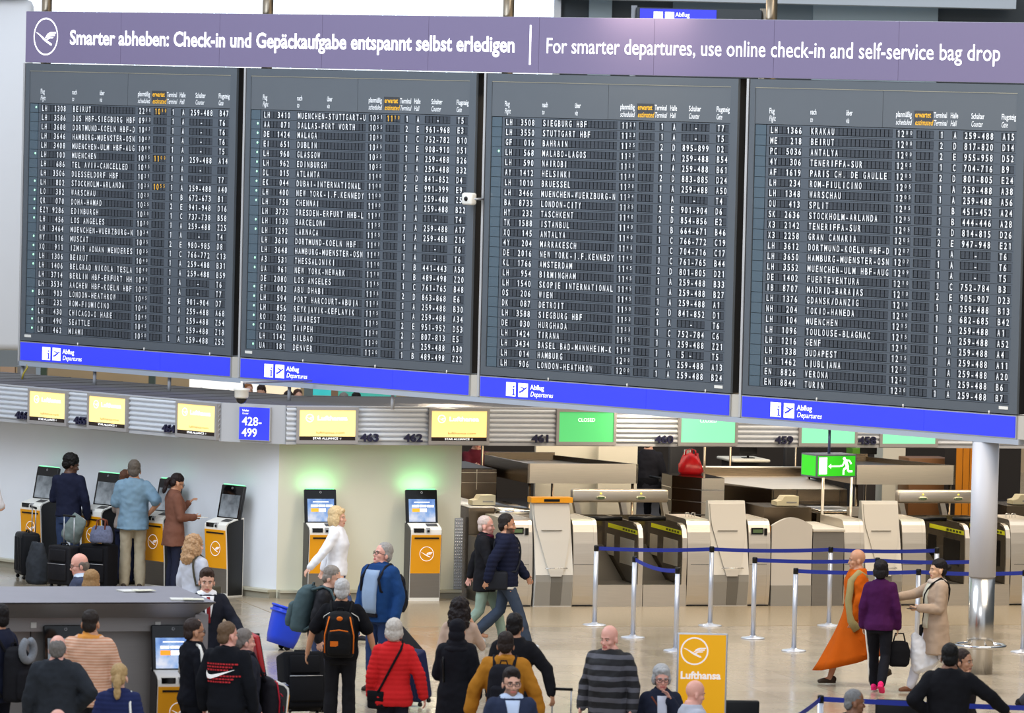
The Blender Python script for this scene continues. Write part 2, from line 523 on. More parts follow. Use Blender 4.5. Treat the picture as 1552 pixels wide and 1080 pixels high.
def counter_screen(kind, label, loc, rz, w=0.82):
    t = thing('counter_screen', label, 'screen', loc, rz, 'screens over the check-in counters')
    b = MB()
    z0, z1 = 2.235, 2.755
    f = 0.04
    for bx in ((-f, 0, z0, z1), (w, w + f, z0, z1), (0, w, z0, z0 + 0.05), (0, w, z1 - 0.04, z1)):
        b.box(bx[0], bx[1], -0.075, 0.02, bx[2], bx[3], M_FRAME)
    b.box(0, w, -0.05, 0.02, z0 + 0.05, z1 - 0.04, M_FRAME)
    b.build('frame', t)
    b = MB(); a0, a1 = z0 + 0.05, z1 - 0.04
    if kind == 'y':
        b.box(0, w, -0.062, -0.05, a0 + 0.055, a1, M_SCRY); b.box(0, w, -0.062, -0.05, a0, a0 + 0.055, M_SCRK)
        b.build('screen', t)
        b = MB(); crane(b, 0.15, a1 - 0.115, 0.058, M_LITWHITE, y=-0.064, ring=0.12)
        text(b, 'Lufthansa', 0.26, a1 - 0.145, 0.06, M_LITWHITE, y=-0.064, width=0.44, bold=0.03)
        text(b, 'lufthansa.com', 0.245, a0 + 0.095, 0.034, M_BROWNT, y=-0.064, width=0.42)
        text(b, 'STAR ALLIANCE', 0.20, a0 + 0.014, 0.028, M_LITWHITE, y=-0.064, width=0.37, bold=0.012)
        n = 5
        for i in range(n):
            an = 2 * math.pi * i / n + math.pi / 2
            b.add([(0.605 + 0.016 * math.cos(an + d) * q, -0.064, a0 + 0.027 + 0.016 * math.sin(an + d) * q) for d, q in ((0, 1), (0.5, 0.35), (-0.5, 0.35))], [(0, 1, 2)], M_LITWHITE)
        b.build('lettering', t)
    else:
        b.box(0, w, -0.062, -0.05, a0, a1, M_SCRG2 if kind == 'd' else M_SCRG); b.build('screen', t)
        b = MB(); text(b, 'CLOSED', w * 0.5, a1 - 0.14, 0.05, M_LITWHITE, y=-0.064, width=0.26, align='c'); b.build('lettering', t)
    return t


M_NUM = mat('navy_number', (24, 24, 58), 0.5)


def counter_number(s, label, loc, rz):
    b = MB()
    cu_h = 0.105
    k0 = len(b.v)
    text(b, s, 0, 0, cu_h, M_NUM, width=0.275, y=-0.075, bold=0.022)
    # give the digits depth
    nv = len(b.v); fs = list(b.f)
    b.add([(v[0], -0.035, v[2]) for v in b.v], [tuple(reversed(f)) for f in fs], M_NUM)
    edges = {}
    for f in fs:
        for i in range(len(f)):
            e = (f[i], f[(i + 1) % len(f)])
            edges[e] = 1
    for (i, j) in list(edges):
        if (j, i) not in edges:
            b.f.append((i, i + nv, j + nv, j)); b.mi.append(0); b.sm.append(False)
    o = b.build('counter_number', None, loc, rz)
    return tag(o, label, 'number', 'counter numbers on the canopy fascia')


for s, a, kd, lab in (('463', 0.18, 'y', 'yellow lit airline screen left of the number 463'), ('462', 2.12, 'y', 'yellow lit airline screen right of the number 462'), ('461', 4.02, 'd', 'deeper green CLOSED screen right of the number 461'),
                      ('460', 5.86, 'g', 'pale green CLOSED screen right of the number 460'), ('459', 7.70, 'g', 'pale green screen right of the number 459'), ('458', 8.95, 'g', 'pale green screen right of the number 458')):
    counter_screen(kd, lab, A(a, FA), A_ANG)
for s, a in (('463', 1.08), ('462', 1.72), ('461', 3.62), ('460', 5.47), ('459', 7.30), ('458', 8.60)):
    if s == '458': a = 8.58
    counter_number(s, 'dark blue number %s on the corrugated fascia' % s, A(a, FA, 2.275), A_ANG)
for s, a, n_a in (('466', -64.20, -64.53), ('465', -62.86, -63.20), ('464', -60.92, -61.25)):
    counter_screen('y', 'yellow lit airline screen beside the number %s on the left fascia' % s, Vector((cB.x, cB.y, 0)) + Matrix.Rotation(B_ANG, 3, 'Z') @ Vector((a - aB, FB, 0)), B_ANG, 0.80)
    counter_number(s, 'dark blue number %s on the left corrugated fascia' % s, Vector((cB.x, cB.y, 2.285)) + Matrix.Rotation(B_ANG, 3, 'Z') @ Vector((n_a - aB, FB, 0)), B_ANG)
# ================================================================== the departure boards
BA, BB, BAY, BW = -65.95, 55.437, 4.945, 4.757     # start, depth, spacing and face width in frame B
PITCHX = 0.0715
M_BCAB = mat('board_cabinet_side', (20, 17, 15), 0.5)
M_BFACE = mat('board_slate_frame', (86, 93, 100), 0.42, nz=0.03, scale=3)
M_BHEAD = mat('board_header_panel', (93, 99, 105), 0.40, nz=0.03, scale=3)
M_BROW = mat('board_row_panel', (82, 90, 99), 0.45)
M_FLAP = mat('split_flap', (62, 68, 76), 0.42)
M_BGAP = mat('flap_shadow_gap', (24, 26, 30), 0.8)
M_STAT = mat('glazed_status_tile', (76, 94, 106), 0.12, spec=0.8)
M_CHR = mat('flap_lettering', (244, 246, 248), 0.5, emit=0.10)
M_AMB = mat('amber_lettering', (255, 190, 30), 0.5, emit=0.15)
M_LED = mat('green_status_light', (176, 255, 205), 0.4, emit=1.0)
M_POST = mat('silver_post', (205, 205, 205), 0.35, 0.5)
M_ROD = mat('grey_painted_rod', (176, 178, 184), 0.5)
M_BEIGE = mat('beige_end_panel', (196, 190, 178), 0.5)

D1 = '''LH 1308|BEIRUT|2200|1050|1|A|259-488|B47*
LH 3586|DUS HBF-SIEGBURG HBF|0953||1|A|-|T6
LH 3608|DORTMUND-KOELN HBF-D|1007||1|A|-|T6
LH 3646|HAMBURG-MUENSTER-OSN|1007||1|A|-|T6
LH 3408|MUENCHEN-ULM HBF-AUG|1009||1|A|-|T5
LH 100|MUENCHEN|1015|1100|1|A|259-488|A14*
LH 686|TEL AVIV-CANCELLED|1015||1|A|-|
LH 3506|DUESSELDORF HBF|1021||1|A|-|T7
LH 802|STOCKHOLM-ARLANDA|1025|1055|1|A|259-488|A40*
LO 382|WARSCHAU|1025||1|B|672-673|B1*
QR 070|DOHA-HAMAD|1025||2|E|941-948|D16*
EZY 9286|EDINBURGH|1030||1|C|737-738|B58*
LH 456|LOS ANGELES|1030||1|A|259-488|Z25*
LH 3464|MUENCHEN-WUERZBURG-N|1034||1|A|-|T4
WY 116|MUSCAT|1035||2|E|980-985|D8*
XQ 911|IZMIR ADNAN MENDERES|1035||1|C|766-772|C13*
LH 1306|BEIRUT|1040||1|A|259-488|B31*
LH 1406|BELGRAD NIKOLA TESLA|1040||1|A|259-488|B59*
LH 3714|BERLIN HBF-ERFURT HH|1041||1|A|-|T6
LH 3534|AACHEN HBF-KOELN HBF|1042||1|A|-|T7
BA 903|LONDON-HEATHROW|1045||2|E|901-904|D7*
LH 232|ROM-FIUMICINO|1045||1|A|259-488|A68
LH 430|CHICAGO-O HARE|1045||1|A|259-488|Z54*
LH 490|SEATTLE|1045||1|A|259-488|Z18*
LH 462|MIAMI|1050||1|A|259-488|Z52*'''
D2 = '''LH 3410|MUENCHEN-STUTTGART-U|1051|1110|1|A|-|T5
AA 071|DALLAS-FORT WORTH|1055||2|E|961-968|E3*
DE 1424|MALAGA|1055||1|C|752-782|B10*
EI 651|DUBLIN|1055||2|E|908-910|D51*
LH 960|GLASGOW|1055||1|A|259-488|B26*
LH 962|EDINBURGH|1055||1|A|259-488|B32*
DL 015|ATLANTA|1100||2|D|841-852|D4*
EK 044|DUBAI-INTERNATIONAL|1100||2|E|991-999|E9*
LH 400|NEW YORK-J.F.KENNEDY|1100||1|A|259-488|Z58*
LH 758|CHENNAI|1100||1|A|259-488|B22*
LH 3732|DRESDEN-ERFURT HHB-L|1101||1|A|-|T4
LH 1130|BARCELONA|1105||1|A|259-488|A17*
LH 1292|LARNACA|1105||1|A|259-488|Z16*
LH 3610|DORTMUND-KOELN HBF|1107||1|A|-|T6
LH 3648|HAMBURG-MUENSTER-OSN|1107||1|A|-|T6
A3 531|THESSALONIKI|1110||1|B|441-443|A58*
UA 961|NEW YORK-NEWARK|1110||1|B|489-498|Z20*
DE 2080|LOS ANGELES|1115||1|C|761-765|B48
EY 002|ABU DHABI|1115||2|D|863-868|E6*
LH 594|PORT HARCOURT-ABUJA|1115||1|A|259-488|B30*
LH 856|REYKJAVIK-KEFLAVIK|1115||1|A|259-488|A34*
RO 302|BUKAREST|1115||2|E|951-952|D53*
CI 062|TAIPEH|1120||2|D|807-813|E5*
LH 1142|BILBAO|1120||1|A|259-488|A30
UA 181|DENVER|1120||1|B|489-498|Z22*'''
D3 = '''LH 3508|SIEGBURG HBF|1121||1|A|-|T7
LH 3550|STUTTGART HBF|1123||1|A|-|T5
GF 016|BAHRAIN|1125||2|D|895-899|D2
LH 568|MALABO-LAGOS|1125||1|A|259-488|B54*
LH 590|NAIROBI|1125||1|A|259-488|B61
AY 1412|HELSINKI|1130||2|D|883-885|D24
LH 1010|BRUESSEL|1130||1|A|259-488|A50
LH 3466|MUENCHEN-WUERZBURG-N|1134||1|A|-|T4
BA 8733|LONDON-CITY|1135||2|E|901-904|D6
HY 232|TASCHKENT|1140||2|D|854-856|E2
TK 1588|ISTANBUL|1140||1|B|664-671|B46
XQ 145|ANTALYA|1140||1|C|766-772|C19
4Y 204|MARRAKESCH|1145||1|C|704-716|C17
DE 2016|NEW YORK-J.F.KENNEDY|1145||1|C|761-765|B44
KL 1766|AMSTERDAM|1145||2|D|801-805|D21
LH 954|BIRMINGHAM|1145||1|A|259-488|B33
LH 1540|SKOPJE INTERNATIONAL|1145||1|A|259-488|B27
OS 206|WIEN|1145||1|A|259-488|A1
DK 087|DETROIT|1150||2|D|841-852|D1
LH 3588|SIEGBURG HBF|1153||1|A|-|T6
DE 030|HURGHADA|1155||1|C|752-784|C6
LH 1424|TIRANA|1155||1|A|259-488|Z21
LH 3434|BASEL BAD-MANNHEIM-K|1158||1|A|5 -|T5
LH 014|HAMBURG|1200||1|A|259-488|A13
LH 906|LONDON-HEATHROW|1200||1|A|259-488|B24'''
D4 = '''LH 1366|KRAKAU|1200||1|A|259-488|A15
ME 218|BEIRUT|1200||2|D|817-820|D14
PC 5036|ANTALYA|1200||2|E|955-958|D52
4Y 306|TENERIFFA-SUR|1205||1|C|704-716|B9
AF 1619|PARIS CH. DE GAULLE|1205||2|D|801-805|E24
LH 234|ROM-FIULICINO|1205||1|A|259-488|A38
LH 1348|WARSCHAU|1205||1|A|259-488|A56
OU 413|SPLIT|1205||1|B|451-452|A24
SK 2636|STOCKHOLM-ARLANDA|1205||1|B|444-446|A28
X3 2142|TENERIFFA-SUR|1205||2|D|814-815|D26
X3 2258|GRAN CANARIA|1205||2|E|947-948|E21
LH 3612|DORTMUND-KOELN HBF-D|1207||1|A|-|T6
LH 3650|HAMBURG-MUENSTER-OSN|1207||1|A|-|T6
LH 3552|MUENCHEN-ULM HBF-AUG|1209||1|A|-|T5
DE 1402|FUERTEVENTURA|1210||1|C|752-784|B3
IB 8707|MADRID-BARAJAS|1210||2|E|905-907|D23
LH 1376|GDANSK/DANZIG|1210||1|A|259-488|B13
NH 204|TOKIO-HANEDA|1210||1|B|682-685|B42
LH 104|MUENCHEN|1215||1|A|259-488|A1
LH 1096|TOULOUSE-BLAGNAC|1215||1|A|259-488|A52
LH 1216|GENF|1215||1|A|259-488|A4
LH 1338|BUDAPEST|1215||1|A|259-488|A11
LH 1462|LJUBLJANA|1215||1|A|259-488|A20
EN 8826|VERONA|1220||1|A|259-488|B6
EN 8844|TURIN|1220||1|A|259-488|B7'''
# character windows: (start x, cells)
WIN = [(0.383, 8), (1.100, 20), (2.595, 4), (2.945, 4), (3.327, 1), (3.552, 1), (3.737, 7), (4.370, 3)]
ROW0, RP, LH_ = 6.867, 0.1383, 0.083


def put(mb, ch, x, z, h, m, y):
    """one condensed grotesque character centred on its flap"""
    if ch == ' ': return
    if ch == '1':
        k = h / LH_; q = h / 2
        mb.add([(x - .001 * k, y, z - q), (x + .011 * k, y, z - q), (x + .011 * k, y, z + q), (x - .001 * k, y, z + q)], [(0, 1, 2, 3)], m)
        mb.add([(x - .015 * k, y, z + q * .44), (x - .001 * k, y, z + q * .72), (x - .001 * k, y, z + q), (x - .015 * k, y, z + q * .68)], [(0, 1, 2, 3)], m)
        return
    vs, fs, _ = glyph(ch, 0.010 if h == LH_ else 0.0)
    x0 = min(v[0] for v in vs); x1 = max(v[0] for v in vs)
    k = h / cap_h(); w = (x1 - x0) * k
    tw = {'I': 0.013, '1': 0.031, '-': 0.030, '.': 0.012, 'J': 0.032, '/': 0.036, 'M': 0.052, 'W': 0.054}.get(ch, 0.043)
    f = tw / w * (h / LH_ if h < LH_ else 1)
    cx = (x0 + x1) / 2
    mb.add([(x + (v[0] - cx) * k * f, y, z - h / 2 + v[1] * k) for v in vs], fs, m)


# one row panel: face strips around recessed windows, flaps split in two, glazed status tile
def row_mesh():
    b = MB(); z0, z1 = -RP / 2, RP / 2; c0, c1 = -0.052, 0.050
    xs = [0.125] + [v for s, n in WIN for v in (s - 0.006, s + n * PITCHX + 0.004)] + [4.62]
    b.quad([(0.33, 0, z0 + 0.002), (4.62, 0, z0 + 0.002), (4.62, 0, c0), (0.33, 0, c0)], M_BROW)
    b.quad([(0.33, 0, c1), (4.62, 0, c1), (4.62, 0, z1 - 0.002), (0.33, 0, z1 - 0.002)], M_BROW)
    xs[0] = 0.33
    for i in range(0, len(xs), 2):
        b.quad([(xs[i], 0, c0), (xs[i + 1], 0, c0), (xs[i + 1], 0, c1), (xs[i], 0, c1)], M_BROW)
    for s, n in WIN:
        x0, x1 = s - 0.006, s + n * PITCHX + 0.004
        b.quad([(x0, 0.024, c0), (x1, 0.024, c0), (x1, 0.024, c1), (x0, 0.024, c1)], M_BGAP)
        for pts in (((x0, 0, c0), (x0, 0.024, c0), (x0, 0.024, c1), (x0, 0, c1)), ((x1, 0.024, c0), (x1, 0, c0), (x1, 0, c1), (x1, 0.024, c1)),
                    ((x0, 0.024, c1), (x1, 0.024, c1), (x1, 0, c1), (x0, 0, c1)), ((x0, 0, c0), (x1, 0, c0), (x1, 0.024, c0), (x0, 0.024, c0))):
            b.quad(pts, M_BROW)
        for i in range(n):
            a0 = s + i * PITCHX + 0.006; a1 = a0 + PITCHX - 0.013
            b.quad([(a0, 0.009, c0 + 0.008), (a1, 0.009, c0 + 0.008), (a1, 0.009, -0.0015), (a0, 0.009, -0.0015)], M_FLAP)
            b.quad([(a0, 0.009, 0.0), (a1, 0.009, 0.0), (a1, 0.009, c1 - 0.003), (a0, 0.009, c1 - 0.003)], M_FLAP)
    b.box(0.130, 0.318, 0.0, 0.02, z0 + 0.003, z1 - 0.003, M_STAT)
    return b


row_src = row_mesh().build('flight_row')
HEAD = [('Flug', 'Flight', 0.372, 0), ('nach', 'to', 1.10, 0), ('über', 'via', 1.726, 0), ('planmäßig', 'scheduled', 2.587, 0.27), ('erwartet', 'estimated', 2.915, 0.27), ('Terminal', 'Terminal', 3.232, 0.225), ('Halle', 'Hall', 3.514, 0.13), ('Schalter', 'Counter', 3.862, 0.22), ('Flugsteig', 'Gate', 4.365, 0.24)]
places = ['leftmost of the four, Beirut on its top row', 'second from the left, Muenchen-Stuttgart on its top row', 'third from the left, Siegburg HBF on its top row', 'rightmost of the four, Krakau on its top row']
first = True
for k, D in enumerate((D1, D2, D3, D4)):
    a0 = BA + k * BAY
    t = thing('departure_board', 'slate grey split-flap departure board, ' + places[k], 'departure board', B(a0, BB), B_ANG, 'split-flap departure boards')
    b = MB(); b.box(0.0, BW, 0.03, 0.26, 3.36, 7.535, M_BCAB); b.build('cabinet', t)
    b = MB()
    for bx in ((0.025, 0.12, 3.36, 7.53), (4.625, BW - 0.002, 3.36, 7.53), (0.12, 4.625, 7.425, 7.53), (0.12, 4.625, 3.36, 3.476)):
        b.box(bx[0], bx[1], -0.012, 0.03, bx[2], bx[3], M_BFACE)
    b.build('frame', t)
    b = MB(); b.box(0.122, 2.355, -0.004, 0.03, 6.942, 7.418, M_BHEAD); b.box(2.361, 4.623, -0.004, 0.03, 6.942, 7.418, M_BHEAD)
    b.box(2.90, 3.215, -0.006, -0.004, 7.00, 7.17, mat('estimated_column_tag', (60, 62, 66), 0.5))
    b.box(0.122, 4.623, -0.010, -0.002, 7.416, 7.424, mat('thin_metal_edge', (176, 170, 150), 0.4, 0.4))
    hd = b.build('header_panel', t)
    for de, en, x, w in HEAD:
        mb = MB(); m = M_AMB if de == 'erwartet' else M_CHR
        text(mb, de, x, 7.085, 0.070, m, y=-0.007, sx=0.58, bold=0.012, width=w or None)
        text(mb, en, x, 6.985, 0.070, m, y=-0.007, sx=0.52, bold=0.006, shear=0.25, width=(w * len(en) / len(de) if w else None))
        ho = mb.build('column_heading', hd)
        if de == 'erwartet': tag(ho, 'amber lettering')
    bp = MB(); px = 0.117 if k in (0, 1) else 4.46
    bp.box(px, px + 0.15, -0.016, -0.012, 3.412, 3.452, M_WPLAS); bp.build('maker_plate', t)
    b = MB()
    for x in (1.35, 2.85, 4.30):
        b.tube([(x, -0.014, 3.345), (x, -0.014, 3.385)], 0.010, M_WPLAS, 8)
    b.build('catch', t)
    for r, ln in enumerate(D.split('\n')):
        z = ROW0 - r * RP
        led = ln.endswith('*'); F = ln.rstrip('*').split('|')
        if first: ro = row_src; ro.parent = t; first = False
        else:
            ro = row_src.copy(); link(ro, t)
        ro.location = (0, 0, z)
        code, num = F[0].split(' ')
        y = 0.0075
        cs = F[6] if len(F[6]) == 7 else (' 5 -   ' if F[6].startswith('5') else '   -   ')
        for w, nm, st in ((0, 'flight_lettering', code.ljust(8 - len(num)) + num), (1, 'destination_lettering', F[1]), (2, 'time_lettering', F[2]), (3, 'estimated_lettering', F[3]), (4, 'terminal_lettering', F[4]), (5, 'hall_lettering', F[5]), (6, 'counter_lettering', cs), (7, 'gate_lettering', F[7])):
            if not st.strip(): continue
            mb = MB()
            for i, ch in enumerate(st):
                small = w in (2, 3) and i > 1
                put(mb, ch, WIN[w][0] + (i + .5) * PITCHX, 0.016 if small else 0, 0.05 if small else LH_, M_AMB if w == 3 else M_CHR, y)
            lo = mb.build(nm, ro)
            if w == 3: tag(lo, 'amber lettering')
        if led:
            b = MB(); b.ell((0.272, -0.002, 0.012), (0.017, 0.006, 0.017), M_LED, nu=10, nv=6); tag(b.build('status_light', ro), 'lit green status light')
    # blue departures sign under the board
    s = thing('departures_sign', 'long blue backlit sign with plane pictogram below the board, ' + places[k].split(',')[0], 'sign', B(a0, BB), B_ANG, 'blue departures signs under the boards')
    b = MB(); b.box(0.0, 4.745, 0.0, 0.22, 3.045, 3.345, M_ALU); b.box(4.745, 4.885, 0.02, 0.20, 3.045, 3.345, M_BEIGE); b.build('frame', s)
    b = MB(); b.box(0.022, 3.205, -0.010, 0.0, 3.062, 3.330, M_BLUE); b.box(3.209, 4.725, -0.010, 0.0, 3.062, 3.330, M_BLUE); b.build('sign_face', s)
    b = MB(); y = -0.012
    b.box(0.535, 0.72, y, -0.010, 3.092, 3.283, M_LITWHITE)
    b.box(0.672, 0.697, y - 0.002, y, 3.118, 3.200, M_BLUE); b.box(0.655, 0.672, y - 0.002, y, 3.186, 3.200, M_BLUE); b.box(0.655, 0.712, y - 0.002, y, 3.108, 3.120, M_BLUE)
    b.prism([(0.685 + 0.014 * math.cos(i * math.pi / 5), 3.226 + 0.014 * math.sin(i * math.pi / 5)) for i in range(10)], y - 0.002, y, M_BLUE)
    b.build('information_pictogram', s)
    b = MB(); b.box(0.772, 0.957, y, -0.010, 3.092, 3.283, M_LITWHITE)
    for pts in ([(0.79, 3.150), (0.806, 3.142), (0.93, 3.212), (0.944, 3.226), (0.936, 3.232), (0.915, 3.226), (0.80, 3.166)], [(0.800, 3.230), (0.822, 3.236), (0.902, 3.212), (0.880, 3.198)], [(0.838, 3.156), (0.860, 3.164), (0.912, 3.208), (0.895, 3.206)], [(0.786, 3.176), (0.796, 3.178), (0.812, 3.158), (0.800, 3.150)]):
        b.add([(p[0], y - 0.001, p[1]) for p in pts], [tuple(range(len(pts)))], M_BLUE)
    b.build('plane_pictogram', s)
    b = MB(); text(b, 'Abflug', 1.004, 3.204, 0.066, M_LITWHITE, y=-0.0125, width=0.265, bold=0.012); text(b, 'Departures', 1.004, 3.110, 0.066, M_LITWHITE, y=-0.0125, width=0.44, shear=0.25)
    b.build('lettering', s)

# posts carrying the boards, and the beam under the signs
for k in range(5):
    a = BA + k * BAY - 0.045 if k < 4 else BA + 4 * BAY - 0.03
    t = thing('board_post', ['silver post at the left end of the boards', 'silver post between the first and second boards', 'silver post between the second and third boards', 'silver post between the third and fourth boards', 'silver post at the right end of the boards'][k], 'post', B(a, BB), B_ANG, 'posts between the boards')
    b = MB(); b.box(-0.005, 0.035, 0.0, 0.24, 3.05 if k else 2.97, 7.535, M_POST); b.build('edge_strip', t)
    b = MB(); b.tube([(0.03, 0.41, 7.3), (0.03, 0.41, 10.5)], 0.078, steel('bronze_steel', (196, 182, 160), 0.3), 20); b.build('upper_tube', t)
    if k < 2:
        pass
        b = MB(); b.tube([(0.0, 0.10, ZT - 0.01), (0.0, 0.10, 2.975)], 0.030, M_ROD, 14); b.build('lower_tube', t)
b = MB(); b.box(-0.05, 19.62, 0.0, 0.25, 2.975, 3.043, mat('grey_beam', (170, 178, 190), 0.45))
tag(b.build('sign_beam', None, B(BA, BB), B_ANG), 'long grey beam running under all four blue signs', 'beam')
for i, (x, lab) in enumerate(((1.62, 'thin grey rod under the first blue sign, left of counter screen 465'), (3.30, 'thin grey rod under the first blue sign, above counter number 464'), (5.90, 'thin grey rod under the second blue sign, above counter screen 463'), (8.05, 'thin grey rod under the second blue sign, above counter number 463'))):
    b = MB(); b.tube([(0, 0, ZT - 0.005), (0, 0, 2.98)], 0.026, M_ROD, 14)
    tag(b.build('support_rod', None, B(BA + x, BB + 0.1)), lab, 'rod', 'rods between beam and canopy')

b = MB(); b.tube([(0, 0, 3.03), (0.02, -0.02, 2.95), (-0.03, -0.05, 2.86), (-0.05, -0.06, 2.775)], 0.014, mat('yellow_green_cable', (176, 160, 60), 0.5), 8)
tag(b.build('cable', None, B(BA + 0.16, BB + 0.02), B_ANG), 'yellow cable dropping from the first blue sign to the canopy', 'cable')
# banner on top
t = thing('banner_sign', 'long violet blue illuminated banner above the four departure boards', 'banner', B(BA, BB), B_ANG)
M_BAN = mat('violet_backlit_film', (110, 101, 130), 0.34, emit=0.26)
b = MB(); b.box(0.0, 19.62, 0.01, 0.30, 7.548, 8.317, M_ALU); b.build('housing', t)
b = MB()
n = 9
for i in range(n):
    b.box(0.0 + i * 19.62 / n, (i + 1) * 19.62 / n - 0.006, -0.004, 0.01, 7.552, 8.313, M_BAN)
b.build('face_panel', t)
def words(st, x, z, h, width, bold):
    """each word of the banner a part of its own"""
    k = h / cap_h(); tot = sum(glyph(c, bold)[2] if c != ' ' else 0.28 for c in st) * k; f = width / tot
    for w in st.split(' '):
        mb = MB(); ww = text(mb, w, x, z, h, M_LITWHITE, y=-0.008, sx=f, bold=bold); mb.build('lettering', t); x += ww + 0.28 * k * f


words('Smarter abheben: Check-in und Gepäckaufgabe entspannt selbst erledigen', 1.02, 7.832, 0.205, 9.42, 0.022)
words('For smarter departures, use online check-in and self-service bag drop', 11.03, 7.826, 0.205, 8.13, 0.004)
b = MB(); b.box(10.715, 10.745, -0.008, -0.004, 7.66, 8.205, M_LITWHITE); b.build('divider_bar', t)
b = MB(); crane(b, 0.468, 7.94, 0.282, M_LITWHITE, y=-0.008, ring=0.05); b.build('emblem', t)
# white camera box on the post between the second and third boards
t = thing('camera_box', 'small white camera box on the post between the second and third boards', 'camera', B(BA + 2 * BAY - 0.10, BB - 0.16, 5.79), B_ANG)
b = MB(); b.rbox(-0.13, 0.07, -0.06, 0.06, -0.085, 0.085, 0.03, M_WPLAS); b.build('housing', t)
b = MB(); b.lathe([(0.001, 0), (0.034, 0), (0.030, 0.012), (0.001, 0.014)], M_BLACK, 14, M=Matrix.Translation((-0.03, -0.06, 0)) @ Matrix.Rotation(R(90), 4, 'X')); b.build('lens', t)
b = MB(); b.tube([(0.05, 0.0, 0), (0.085, 0.05, 0), (0.085, 0.155, 0)], 0.016, M_ALU, 8); b.build('bracket', t)
# dome camera hanging at the canopy corner
t = thing('dome_camera', 'white dome security camera hanging above the sign reading 428-499', 'camera', at(366, 603, 80.2), B_ANG)
b = MB(); b.lathe([(0.001, 0.0), (0.085, 0.0), (0.10, 0.02), (0.10, 0.10), (0.118, 0.115), (0.118, 0.135), (0.02, 0.145), (0.02, 0.24)], M_WPLAS, 24); b.build('housing', t)
b = MB(); b.ell((0, 0, 0.0), (0.082, 0.082, 0.085), mat('smoked_dome', (22, 20, 24), 0.1)); b.build('dome', t)
b = MB(); b.tube([(0, 0, 0.14), (0, 0.0, 0.22), (0.0, 1.35, 0.22)], 0.015, M_ALU, 8); b.build('bracket', t)
# ================================================================== far background of the hall
M_DARKW = mat('dark_hall_cladding', (66, 74, 80), 0.6, nz=0.05)
M_PALEB = mat('pale_blue_panel', (176, 196, 208), 0.5)
M_BEIGEW = mat('beige_hall_wall', (196, 170, 132), 0.6, nz=0.05, scale=2)
M_PLASTER = mat('white_plaster', (226, 230, 236), 0.6, nz=0.015, scale=3)
YB = 112.0
b = MB(); b.box(-14, 18, YB, YB + 0.3, 0, 4.0, M_BEIGEW); b.box(-14, 18, YB, YB + 0.3, 4.0, 12, M_DARKW)
struct(b.build('wall_back'), 'far end wall of the hall, beige below and dark above', 'wall')
b = MB(); b.box(-14.4, -14.0, 52, YB, 0, 12, M_PLASTER); struct(b.build('wall_far_left'), 'far side wall of the hall on the left', 'wall')
b = MB(); b.box(18.0, 18.4, 52, YB, 0, 12, M_DARKW); struct(b.build('wall_far_right'), 'far side wall of the hall on the right', 'wall')
# daylit window with vertical slat blinds
M_BLIND = mat('daylit_blind', (238, 246, 255), 0.6, emit=1.0, nz=0.05, scale=9, stretch=(1.5, 1, 0.001))
b = MB()
for i in range(46):
    x = -11.1 + i * 0.255
    b.box(x, x + 0.235, YB - 0.14, YB - 0.12, 6.5, 11.5, M_BLIND)
b.box(-11.12, 0.66, YB - 0.05, YB - 0.02, 6.5, 11.5, M_BLIND)
struct(b.build('window_1'), 'bright window with white vertical blinds high behind the banner', 'window')
b = MB(); b.box(-11.25, -11.12, YB - 0.2, YB - 0.02, 6.4, 11.6, M_ALU); b.box(0.66, 0.80, YB - 0.2, YB - 0.02, 6.4, 11.6, M_ALU); b.box(-11.25, 0.8, YB - 0.2, YB - 0.02, 6.38, 6.5, M_ALU)
struct(b.build('trim_3'), 'frame of the bright window', 'window frame')
b = MB(); b.box(1.35, 1.80, YB - 0.15, YB, 6, 12, M_PALEB); b.box(5.75, 8.2, YB - 0.15, YB, 6, 12, M_PALEB); b.box(3.0, 5.75, YB - 0.08, YB, 8.66, 9.4, mat('blue_grey_panel', (128, 146, 158), 0.5))
struct(b.build('trim_4'), 'pale blue cladding panels beside the window', 'cladding')
b = MB(); b.box(0.7, 9.6, YB - 1.6, YB - 0.3, 9.09, 9.4, mat('soffit_edge', (205, 214, 222), 0.5, emit=0.0))
struct(b.build('trim_5'), 'pale soffit edge above the far sign', 'soffit')
# white slab on the left that carries the far gallery edge
b = MB(); b.rbox(-11.4, -8.02, 93.6, 94.1, 2.82, 8.60, 0.12, M_PLASTER)
struct(b.build('wall_far_panel'), 'tall white plaster slab at the left edge behind the first board', 'wall')
b = MB(); b.box(-11.5, -8.06, 93.2, 94.2, 8.72, 9.2, mat('blue_grey_beam', (110, 122, 138), 0.5)); struct(b.build('trim_6'), 'blue grey beam above the white slab', 'beam')
b = MB(); b.box(-12, 2, 96.2, 96.8, 2.42, 2.80, mat('grey_blue_edge', (150, 162, 172), 0.5)); struct(b.build('trim_7'), 'grey blue gallery edge behind the left canopy', 'beam')
